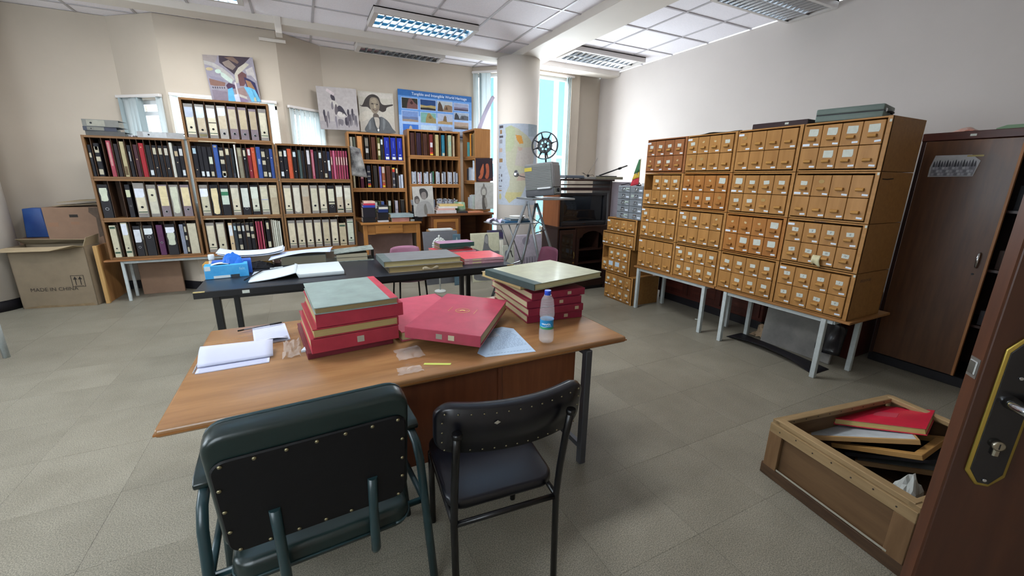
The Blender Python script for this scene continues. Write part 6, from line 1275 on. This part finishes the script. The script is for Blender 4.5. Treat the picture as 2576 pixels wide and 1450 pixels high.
# right heap
zt = z; R3 = '7a1c34'
for k, (x, y, h, rz, lb, tgx) in enumerate(((1.150, 2.075, .048, -.085, 'dark red folio lowest in the heap behind the bottle', .66), (1.150, 2.06, .046, -.07, 'dark red folio second in the heap behind the bottle', .84), (1.145, 2.07, .046, -.05, 'dark red folio third in the heap behind the bottle', .58), (1.18, 2.075, .045, -.02, 'dark red folio fourth in the heap behind the bottle', .66))):
    book(lb, x, y, zt, .385, .60, h, R3, rz, 'a89c7c', 'front', name='folio', group='folios heaped behind the bottle', bt=.005, tagc=((tgx, tgx+.07, 'a89a80'),)); zt += h+.0006
book('tan paper covered book sticking out under the big ledger', 1.15, 2.17, zt, .26, .46, .034, '8a7a5c', .16, 'b09c6c', 'right', name='book', bt=.003); zt += .035
book('huge pale ledger with a dark green spine on the heap', 1.155, 2.005, zt, .60, .50, .040, '8f9078', .21, 'b0aa84', 'left', '2a3c3a', name='ledger', bt=.006)
# bottle
bo = thing('water_bottle', 'clear plastic water bottle with a blue cap', 'bottle', (1.105, 1.775, z), 0)
M_pet = mat('bottle_plastic', 'e8eef2', .06, spec=.9, alpha=.16); M_wat = mat('bottle_water', 'd8e4ea', .05, spec=.8, alpha=.10)
pf = [(.030, .004), (.039, .012), (.041, .03), (.0405, .07), (.0375, .085), (.036, .10), (.036, .14), (.039, .15), (.0405, .165)]
for k in range(5): pf += [(.0405-.0012*k, .170+.014*k), (.0385-.0014*k, .1745+.014*k), (.0400-.0014*k, .180+.014*k)]
pf += [(.029, .248), (.020, .262), (.0145, .268), (.0145, .272)]
MB().lathe([(.012, .009)]+pf, n=28).build('shell', M_pet, bo); MB().lathe([(.028, .007), (.0375, .014), (.0395, .03), (.039, .07), (.036, .085), (.0345, .10), (.0345, .138), (.034, .1405)], n=28).build('water', M_wat, bo)
MB().lathe([(.0145, .266), (.0175, .267), (.0175, .288), (.0165, .291)], n=24).build('cap', mat('cap_blue', '2448b8', .35), bo); MB().lathe([(.019, .2645), (.019, .267)], n=24).build('neck_ring', M_clear, bo)
MB().lathe([(.0372, .084), (.0366, .10), (.0366, .130), (.0378, .134)], n=32, cap=False).build('label', mat('label_blue', '2484bc', .4), bo)
MB().lathe([(.0376, .083), (.0371, .095)], n=32, cap=False).build('label_green_foot', mat('label_green', '3a8a5c', .4), bo)
aa = math.atan2(-1.775, -1.105)
wv = MB()
def onlab(pts):
    vs = []
    for u, v, t in pts:
        for s_ in (-1, 1): vs.append((.0374*math.cos(aa+u), .0374*math.sin(aa+u), v+s_*t))
    wv.add(vs, [(2*i_, 2*i_+2, 2*i_+3, 2*i_+1) for i_ in range(len(pts)-1)])
onlab([(-.75+.1*k, .113+.003*math.sin(k*2.4), .004 if k % 2 else .0022) for k in range(14)]); onlab([(-.9+.1*k, .100+.004*math.sin(k*.35+3.4), .0012) for k in range(17)]); onlab([(.1+.08*k, .119-.0006*k*k*.4, .0008) for k in range(7)])
wv.build('label_lettering', mat('label_white', 'c8d8e4', .5), bo, fix=False)
# papers
def pad(label, pts, fold=False):
    pass
np_ = thing('spiral_notepad', 'small open spiral notepad with a black pen on it', 'notepad', (-.30, 2.36, z), .12)
M_np = mat('notepad_page', 'b4b8cc', .6, var=.02); 
MB().box(0, 0, 0, .165, .29, .006).build('page_block', M_np, np_); MB().sheet(lambda a, c: (.005+.15*a, .06*c, .007+.018*(1-c)*math.sin(a*PI*.8+.3)), 6, 4).build('curled_leaf', M_np, np_, solid=.0008)
for k in range(12): MB().tube([(.012+.0128*k, .285, .004), (.012+.0128*k, .293, .011), (.012+.0128*k, .285, .013)], .0013, 5).build('coil', M_chrome, np_)
rl_ = MB(); 
for k in range(14): rl_.box(.008, .02+.018*k, .0061, .155, .0208+.018*k, .0064)
rl_.build('ruled_lines', mat('rule_violet', '9098c0', .7), np_)
pe = thing('ballpoint_pen', 'black ballpoint pen on the spiral notepad', 'pen', (0, 0, 0), 0); MB().tube([(-.375, 2.61, z+.014), (-.19, 2.655, z+.016)], .004, 8).build('barrel', mat('pen_clear', '5a5a60', .25), pe); MB().tube([(-.245, 2.64, z+.0157), (-.185, 2.655, z+.016)], .0052, 8).build('cap', mat('pen_black', '101014', .3), pe); MB().tube([(-.40, 2.604, z+.0135), (-.37, 2.611, z+.0145)], .0045, 8).build('end_plug', MATS['pen_black'], pe)
sn_ = thing('spiral_notebook', 'folded ruled spiral notebook near the desk edge', 'notebook', (-.505, 2.12, z), .02)
MB().sheet(lambda a, c: (.30*a-.02*(1-c)*0, .035+.13*c, .002+.065*(1-c)*.0+.008+.052*math.sin(min(1, c*1.0)*PI*.5)*(1-.25*a)), 8, 8).build('raised_leaves', M_np, sn_, solid=.003)
MB().box(0, -.02, 0, .285, .17, .004).build('lower_leaves', M_np, sn_)
for k in range(16): MB().tube([(-.004, -.015+.0112*k, .002), (-.010, -.015+.0112*k, .007), (-.002, -.015+.0112*k, .011)], .0013, 5).build('coil', M_chrome, sn_)
rl_ = MB()
for k in range(9): rl_.box(.01, -.015+.0075*k, .0042, .275, -.0143+.0075*k, .0045)
rl_.build('ruled_lines', MATS['rule_violet'], sn_)
sh_ = thing('printed_sheet', 'bluish printed sheet beside the slanted folio', 'sheet', (.88, 1.73, z), 0)
pts = [(-.17, .06), (-.15, 0), (.11, -.045), (.155, .30), (.105, .355), (0, .34)]
MB().prism(pts, 0, .0008).build('sheet', mat('printout_blue', '9fb2c6', .55, var=.03), sh_)
tx_ = MB(); random.seed(5)
for k in range(17):
    y = .06+.014*k; x = -.10+.006*k
    while x < .11: l_ = random.uniform(.006, .022); tx_.box(x, y-.05*x*3*.0, .0009, x+l_, y+.0028, .0011); x += l_+.005
for k in range(14): tx_.box(-.13+.017*k, .022-.0024*k, .0009, -.118+.017*k, .0245-.0024*k, .0011)
tx_.build('printed_lines', mat('print_grey_blue', '66788c', .7), sh_)
stc = MB().prism([(0, 0), (.115, -.055), (.125, -.04), (.01, .016)], 0, .0008).build('sticky_strip', mat('sticky_green', 'b4c060', .6), None, (.43, 1.775, z)); tag(stc, 'yellow green sticky strip near the desk edge', 'sticky note')
M_film = mat('clear_film', 'd8d4d0', .12, alpha=.15, spec=.7)
for k, (x, y, w, d, lb) in enumerate(((-.125, 2.22, .08, .22, 'torn clear plastic film left of the red heap'), (.40, 1.93, .13, .14, 'clear plastic film between the heaps'), (.36, 1.74, .11, .07, 'clear tape scraps by the sticky strip'), (.86, 1.99, .10, .08, 'clear plastic film under the slanted folio'))):
    o = MB().sheet(lambda a, c: (x+w*(a-.5)+.015*noise.noise((a*4, c*4, k)), y+d*(c-.5), z+.002+.03*abs(noise.noise((a*5, c*5, k*2.7)))*(1.4 if k == 0 else .4)), 8, 8, smooth=False).build('plastic_film', M_film, solid=.0003); tag(o, lb, 'film')
wn = MB().prism([(0, 0), (.055, .0), (.045, .03), (.03, .07), (.01, .03)], 0, .01, axis='z').build('paper_scrap', M_tagw, None, (-.085, 2.17, z+.02)); wn.location.z = z; tag(wn, 'white paper scrap sticking out of the red heap', 'paper scrap')

# ------------------------------------------------------------------ chairs
def rrect(w, h, r, n=5):
    out = []
    for cx_, cz_, a0 in ((w/2-r, r, -90), (w/2-r, h-r, 0), (-w/2+r, h-r, 90), (-w/2+r, r, 180)):
        for k in range(n+1): a = math.radians(a0+90*k/n); out.append((cx_+r*math.cos(a), cz_+r*math.sin(a)))
    return out
M_vin = mat('dark_green_vinyl', '13201f', .28, var=.10, scale=6, spec=.55, bump=.05); M_vinb = mat('black_back_vinyl', '060608', .6, var=.15, scale=40, spec=.3); M_tubeg = mat('dark_green_enamel', '1d3236', .28, spec=.6); M_stud = mat('brass_stud', '8c8468', .35, metal=.9); M_piping = mat('vinyl_piping', '22363a', .35)
stud = MB().lathe([(.0065, 0), (.005, -.0028), (.002, -.004)], n=8, axis='y').mesh('stud', M_stud)
ac = thing('armchair', 'dark green vinyl armchair with a studded back at the desk', 'chair', (-.04, 1.45, 0), .05)
O = Vector((.04, -1.45, 0))
lean = math.radians(11.5)
bw_, bh_ = .512, .425
bc_ = MB().prism(rrect(bw_, bh_, .055), -.012, .055, axis='y').build('back_cushion', M_vin, ac, Vector((-.050, 1.195, .572))+O, (lean, 0, 0), bev=.016, seg=3)
bp = MB().prism(rrect(bw_-.022, bh_-.078, .04), -.022, -.012, axis='y').build('back_panel', M_vinb, ac, Vector((-.050, 1.195, .572))+O+Vector((0, 0, .006)), (lean, 0, 0), bev=.004, seg=1)
pw, ph = bw_-.022, bh_-.078
for k in range(7): 
    for zz in (.014, ph-.014): link('stud', stud, bp, (-pw/2+.025+(pw-.05)*k/6, -.0222, zz))
for k in range(1, 4):
    for xx in (-pw/2+.012, pw/2-.012): link('stud', stud, bp, (xx, -.0222, .014+(ph-.028)*k/4))
mb = MB(); rp = rrect(bw_-.012, bh_-.01, .052); mb.tube([(p[0], .052, p[1]+.005) for p in rp+rp[:1]], .006, 6); mb.build('piping', M_piping, bc_)
sc_ = MB().prism([(p[0], p[1]) for p in rrect(.54, .42, .06)], .0, .085).build('seat_cushion', M_vin, ac, Vector((-.046, 1.225, .395))+O, bev=.024, seg=3)
mb = MB(); rp = rrect(.542, .422, .06); mb.tube([(p[0], p[1]-.001, .028) for p in rp+rp[:1]], .0045, 6); mb.build('piping', M_piping, sc_)
for x in (-.175, .09): MB().tube([Vector((x, 1.150, .70))+O, Vector((x, 1.178, .56))+O, Vector((x, 1.19, .44))+O, Vector((x, 1.195, .385))+O, Vector((x, 1.205, .372))+O], .0155, 10).build('upright', M_tubeg, ac)
for s_, xs in ((-1, -.372), (1, .285)):
    fx = xs+s_*.03
    MB().tube([Vector((xs, 1.47, .648))+O, Vector((xs, 1.41, .644))+O, Vector((xs+s_*.004, 1.365, .62))+O, Vector((xs+s_*.008, 1.335, .56))+O, Vector((xs+s_*.012, 1.31, .40))+O, Vector((fx, 1.285, 0))+O], .0165, 10).build('rear_leg', M_tubeg, ac)
    MB().tube([Vector((xs, 1.44, .648))+O, Vector((xs, 1.63, .648))+O, Vector((xs, 1.67, .62))+O, Vector((xs, 1.68, .5))+O, Vector((fx, 1.69, 0))+O], .0165, 10).build('front_leg', M_tubeg, ac)
    MB().prism([(1.40, .655), (1.66, .655), (1.67, .675), (1.64, .69), (1.42, .69), (1.395, .675)], -.026, .026, axis='x').build('arm_pad', M_vin, ac, Vector((xs, 0, 0))+O, bev=.006, seg=2)
    MB().tube([Vector((xs+s_*.012, 1.32, .385))+O, Vector((xs+s_*.008, 1.68, .385))+O], .012, 8).build('side_rail', M_tubeg, ac)
for y in (1.33, 1.60): MB().tube([Vector((-.377, y, .385))+O, Vector((.304, y, .385))+O], .012, 8).build('cross_rail', M_tubeg, ac)

M_nv = mat('black_navy_vinyl', '090a10', .28, var=.12, scale=8, spec=.55); M_tubk = mat('black_tube', '08080a', .3, spec=.5)
sc2 = thing('side_chair', 'black vinyl side chair with a curved back and tube legs', 'chair', (.59, 1.38, 0), 0)
O2 = Vector((-.58, -1.38, 0)); rz2 = -.085
cR = Matrix.Rotation(rz2, 3, 'Z')
def W2(x, y, zz): return cR @ Vector((x, y, 0))+Vector((.58, 1.38, zz))+O2
hw = .205
# back pad: curved round the sitter
def backpad(w, h, th, nx=14, nz=6):
    mb = MB(); vs = []; 
    outl = lambda u: .085*(2*u-1)**2
    def P(u, v, t): 
        zz = h*v; x = (u-.5)*w; y = outl(u)+t
        return x, y, zz
    ring = rrect(w, h, .05, 6)
    n = len(ring); y_ = lambda x: .055*(2*x/w)**2
    for t, s_ in ((-.010, .965), (0, 1), (th*.6, 1.0), (th, .94)):
        vs += [((p[0])*s_, y_(p[0])+t, h/2+(p[1]-h/2)*s_) for p in ring]
    fs = [(r_*n+k, r_*n+(k+1) % n, (r_+1)*n+(k+1) % n, (r_+1)*n+k) for r_ in range(3) for k in range(n)]
    mb.add(vs, fs, 0, True)
    for base, flip in ((0, True), (3*n, False)):
        # fill with strips joining mirrored points so that the sheet follows the curve
        t = -.010 if base == 0 else th; s_ = .965 if base == 0 else .94
        gx = 16; 
        top = sorted([i_ for i_ in range(n) if ring[i_][1] >= h/2], key=lambda i_: ring[i_][0]); bot = sorted([i_ for i_ in range(n) if ring[i_][1] < h/2], key=lambda i_: ring[i_][0])
        for a in range(len(top)-1): mb.add([vs[base+bot[a]], vs[base+bot[a+1]], vs[base+top[a+1]], vs[base+top[a]]], [(0, 1, 2, 3)], 0, True)
    return mb
def ringdense(w, h, r): pass
_rr = rrect
def rrect(w, h, r, n=5):
    base = _rr(w, h, r, n); out = []
    for i_ in range(len(base)):
        a, b_ = base[i_], base[(i_+1) % len(base)]; L_2 = math.hypot(b_[0]-a[0], b_[1]-a[1]); k = max(1, int(L_2/.03))
        if abs(b_[0]-a[0]) < 1e-6: k = 1
        for q_ in range(k): out.append((a[0]+(b_[0]-a[0])*q_/k, a[1]+(b_[1]-a[1])*q_/k))
    return out
bpd = backpad(.55, .185, .035).build('back_pad', M_nv, sc2, W2(.012, -.275, .700), (math.radians(9), 0, rz2))
for k in range(13):
    u = -.245+.49*k/12
    for zz in (.018, .167): link('stud', stud, bpd, (u, .055*(2*u/.55)**2-.0125, zz)).scale = (.55, .55, .55)
for zz in (.05, .09, .13):
    for u in (-.255, .255): link('stud', stud, bpd, (u*.99, .055*(2*u/.55)**2-.0125, zz)).scale = (.55, .55, .55)
MB().prism([(-.01, .0), (.0, -.007), (.012, .0), (.002, .008)], -.0125, -.0105, axis='y').build('worn_spot', mat('worn_pale', '8a8478', .7), bpd, (-.08, 0, .13))
st2 = MB().prism([(p[0], p[1]) for p in rrect(.44, .43, .07)], 0, .045).build('seat_pad', M_nv, sc2, W2(0, -.205, .415), (math.radians(2), 0, rz2), bev=.016, seg=3)
for s_ in (-1, 1):
    MB().tube([W2(s_*hw, -.312, .815), W2(s_*hw, -.285, .70), W2(s_*hw, -.255, .55), W2(s_*hw, -.235, .40), W2(s_*hw, -.245, 0)], .0135, 10).build('rear_leg', M_tubk, sc2)
    MB().lathe([(.017, -.012), (.018, 0), (.016, .006)], tuple(W2(s_*hw, -.313, .817)), 12).build('tube_cap', M_tubk, sc2)
    MB().tube([W2(s_*hw, .20, .40), W2(s_*(hw-.0), .215, 0)], .0135, 10).build('front_leg', M_tubk, sc2); MB().tube([W2(s_*hw, .20, .395), W2(s_*hw, -.235, .395)], .011, 8).build('side_rail', M_tubk, sc2)
for y in (.20, -.235): MB().tube([W2(-hw, y, .395), W2(hw, y, .395)], .011, 8).build('cross_rail', M_tubk, sc2)

def plastic_chair(label, x, y, rz, zt, w, col, h=.30):
    r = thing('plastic_chair', label, 'chair', (x, y, 0), rz); m = mat('shell_'+col, col, .33, var=.08, scale=6, spec=.5)
    MB().sheet(lambda a, c: ((a-.5)*w*(1-.16*c**3), -.20-.05*c+.05*(2*a-1)**2, zt-h+h*c-.02*(2*a-1)**4*c), 10, 8).build('backrest', m, r, solid=.010)
    MB().sheet(lambda a, c: ((a-.5)*w*1.02, -.20+.42*c, .44-.02*math.sin(a*PI)+.05*(1-c)**4-.03*c**4), 10, 8).build('seat', m, r, solid=.010)
    for sx_ in (-1, 1):
        MB().tube([(sx_*w*.36, -.21, zt-h+.04), (sx_*w*.36, -.19, .42), (sx_*w*.42, -.22, 0)], .011, 8).build('leg', M_tubk, r); MB().tube([(sx_*w*.36, .17, .42), (sx_*w*.42, .20, 0)], .011, 8).build('leg', M_tubk, r)
    return r
plastic_chair('dusty pink plastic chair tucked behind the black table', 1.10, 5.04, PI, .755, .42, '8f6478')
plastic_chair('maroon plastic chair beyond the right heap of folios', 2.14, 3.76, math.radians(88), .885, .42, '4e2a38')

# white table leg at the left edge
lt = thing('steel_leg_table', 'pale steel legged table mostly outside the left edge', 'table', (0, 0, 0), 0)
box('tabletop', -4.0, 4.36, .70, -2.545, 5.06, .72, M_desky, lt)
for x, y, s_ in ((-2.507, 5.03, -1), (-3.85, 5.03, 1), (-2.75, 4.40, -1), (-3.85, 4.40, 1)): MB().tube([(x, y, 0), (x+.001*s_, y, .70)], .026, 4).build('leg', M_wleg, lt)

# ------------------------------------------------------------------ crate of framed pictures
M_cr = wood('crate_rail', '7d6747', '947d5b', 'x', .7, .10, 8); M_cry = wood('crate_rail_y', '7d6747', '947d5b', 'y', .7, .10, 8); M_crp = wood('crate_panel', '57402a', '6e553a', 'y', .6, .05, 4); M_crd = wood('crate_dark', '3c2c20', '55402c', 'y', .7)
crt_ = thing('wooden_crate', 'open wooden crate holding framed pictures and a red folio', 'crate', (2.195, 1.14, 0), -.155)
cl, cwid, chh = .93, .67, .345
for y in (0, -cwid+.02): box('side_panel', .03, y-.016, .045, cl-.03, y-.004, chh-.04, wood('crate_panel_x', '57402a', '6e553a', 'x', .6), crt_)
for x in (.006, cl-.02): box('end_panel', x+.006, -cwid+.03, .045, x+.016, -.03, chh-.04, M_crp, crt_)
box('bottom_panel', .01, -cwid+.01, .02, cl-.01, -.01, .035, M_crd, crt_)
for y0, y1 in ((-.045, .0), (-cwid, -cwid+.045)): box('top_rail', .0, y0, chh-.03, cl, y1, chh, M_cr, crt_, bev=.003)
for x0, x1 in ((0, .045), (cl-.045, cl)): box('top_rail', x0, -cwid+.02, chh-.022, x1, -.02, chh+.004, M_cry, crt_, bev=.003)
for x0 in (-.012, cl-.012):
    box('bottom_rail', x0, -cwid-.01, .0, x0+.028, .012, .06, M_crd, crt_, bev=.003); box('upper_batten', x0, -cwid, chh-.075, x0+.018, 0, chh-.022, M_cry, crt_, bev=.002)
    for y0 in (-.075, -cwid): box('corner_post', x0, y0, .06, x0+.018, y0+.075, chh-.075, wood('crate_post', '634a30', '775c40', 'z', .65), crt_, bev=.002)
for y0 in (-cwid-.010, -.002): box('bottom_rail', .0, y0, .0, cl, y0+.022, .06, M_crd, crt_, bev=.003)
MB().box(-.013, -cwid+.06, .068, -.0115, -.08, .078).build('pale_strip', mat('crate_chalk', '9a9688', .8), crt_)
nl = MB()
for k in range(7): nl.lathe([(.004, -.0005), (.004, .0005)], (-.0125, -.06-.09*k, chh-.05+.012*(k % 2)), 6, axis='x')
for k in range(9): nl.lathe([(.004, -.0005), (.004, .0005)], (.1+.09*k, -.0455, chh-.012), 6, axis='y')
nl.build('nails', mat('nail_dark', '2a2420', .6), crt_)
pk_ = lambda x, y: (crt_.matrix_basis @ Vector((x, y, 0)))
bpy.context.view_layer.update()
def basis(L, B, T):
    x = (B-L); w = x.length; x.normalize(); y = T-L; d = y.length; y = (y-x*y.dot(x)).normalized(); zz = x.cross(y)
    return Matrix(((x.x, y.x, zz.x), (x.y, y.y, zz.y), (x.z, y.z, zz.z))), zz, w, d
def incrate(label, l, b_, t_, w, d, h, fr, mid, rail=.04):
    L, B, T = onz(*l), onz(*b_), onz(*t_); R, up, _, _ = basis(L, B, T)
    r = thing('framed_picture', label, 'frame', L-up*h, rot=R.to_euler()); mf = wood('frame_'+fr, fr, fr, 'x', .6)
    for a in ((0, 0, w, rail), (0, d-rail, w, d), (0, rail, rail, d-rail), (w-rail, rail, w, d-rail)): box('frame_rail', a[0], a[1], 0, a[2], a[3], h, mf, r, bev=.002)
    if mid: MB().box(rail*.3, rail*.3, h-.004, w-rail*.3, d-rail*.3, h+.0005).build('picture_face', mat('face_'+mid, mid, .5, var=.2, scale=9), r)
    return r
incrate('worn frame with mottled grey picture lowest in the crate', (2150, 1158, .115), (2325, 1183, .19), (2260, 1120, .115), .40, .40, .026, '7a6040', '7c8080')
incrate('black edged frame in the middle of the crate', (2125, 1138, .15), (2275, 1152, .235), (2250, 1100, .15), .40, .42, .02, '14141a', '1c1c20')
incrate('bare wood stretcher frame in the crate', (2090, 1114, .185), (2245, 1136, .285), (2230, 1080, .185), .38, .42, .026, '94703e', None)
incrate('pale framed sketch under the red folio', (2035, 1096, .215), (2275, 1106, .335), (2160, 1058, .215), .46, .40, .026, 'a07e50', 'a0a8ac')
L, B, T = onz(2095, 1052, .265), onz(2330, 1079, .385), onz(2190, 1020, .265); R, up, w_, d_ = basis(L, B, T)
rf = book('bright red folio lying on top in the crate', *(L-up*.038), w_, d_, .038, 'b01c34', 0, 'b09a60', 'left', name='folio', bt=.005, rot=R.to_euler())
MB().box(w_*.4, d_*.38, .0382, w_*.66, d_*.62, .0390).build('blind_stamp', mat('stamp_red', 'a83a48', .5), rf)
np2 = MB().sheet(lambda a, c: (2.26+.20*a+.02*noise.noise((a*3, c*3, 1)), 0.545+.11*c, .15+.02*(1-a)+.15*math.sin(a*PI)*math.sin(c*PI)**.5+.03*noise.noise((a*5, c*5, 9))), 10, 8, smooth=False).build('crumpled_paper', mat('newsprint', 'a4a8a4', .7, var=.1), solid=.001); tag(np2, 'crumpled white paper in the near corner of the crate', 'paper')
wsc = MB().prism([(0, 0), (.06, .01), (.07, .05), (.01, .04)], 0, .02).build('paper_scrap', M_tagw, None, (2.165, .44, 0)); tag(wsc, 'white paper scrap on the floor by the crate corner', 'paper scrap')

# ------------------------------------------------------------------ open door with its lock
M_door = wood('door_veneer', '371d12', '452718', 'z', .4, .0, 5, coat=.1)
do = thing('door_1', 'open dark wooden door with a brass edged lock plate', 'door', (1.42, .30, 0), math.atan2(-.737, .675)); do['kind'] = 'structure'
box('leaf', 0, -.0, .005, .86, .045, 2.05, M_door, do, bev=.003)
box('edge_lipping', -.004, .002, .005, .004, .043, 2.05, wood('door_lipping', '3c2114', '4e2c1a', 'z', .45), do)
box('latch_bolt', -.009, .010, 1.150, .0, .036, 1.185, M_chrome, do, bev=.002); box('latch_plate', -.0055, .006, 1.142, -.003, .040, 1.192, mat('latch_steel', '6a6660', .5, metal=.4), do)
pc = .064
pl = [(-.038, 0), (-.038, -.0), ]
oct_ = [(-.038, .035), (-.012, 0), (.014, 0), (.038, .035), (.038, .365), (.014, .40), (-.012, .40), (-.038, .365)]
inn = [(p[0]*.80, .20+(p[1]-.20)*.955) for p in oct_]
z0 = .865
MB().prism([(pc+p[0], z0+p[1]) for p in oct_], -.006, 0, axis='y').build('lock_plate_border', mat('plate_brass', 'b09a4c', .25, metal=.9), do, bev=.0025, seg=2)
MB().prism([(pc+p[0], z0+p[1]) for p in inn], -.0085, -.002, axis='y').build('lock_plate', mat('plate_black', '121214', .15, spec=.6), do, bev=.001, seg=1)
hz = 1.10
MB().tube([(pc, -.006, hz), (pc, -.022, hz), (pc, -.045, hz), (pc+.006, -.056, hz-.001), (pc+.03, -.058, hz-.004), (pc+.115, -.056, hz-.004)], [.017, .015, .012, .014, .013, .011], 14).build('handle', M_chrome, do)
MB().lathe([(.0125, 0), (.0125, -.010), (.009, -.0105)], (pc, -.0085, z0+.122), 16, axis='y').build('lock_cylinder', mat('cylinder_nickel', '9a9484', .25, metal=.95), do); box('cylinder_foot', pc-.0065, -.018, z0+.092, pc+.0065, -.0085, z0+.117, MATS['cylinder_nickel'], do, bev=.003)
box('key_slot', pc-.0012, -.0195, z0+.115, pc+.0012, -.0188, z0+.129, M_hole, do)
MB().lathe([(.004, 0), (.004, -.003)], (pc, -.0085, z0+.020), 8, axis='y').build('screw', M_chrome, do); MB().lathe([(.004, 0), (.004, -.003)], (pc, -.0085, z0+.30), 8, axis='y').build('screw', M_chrome, do)
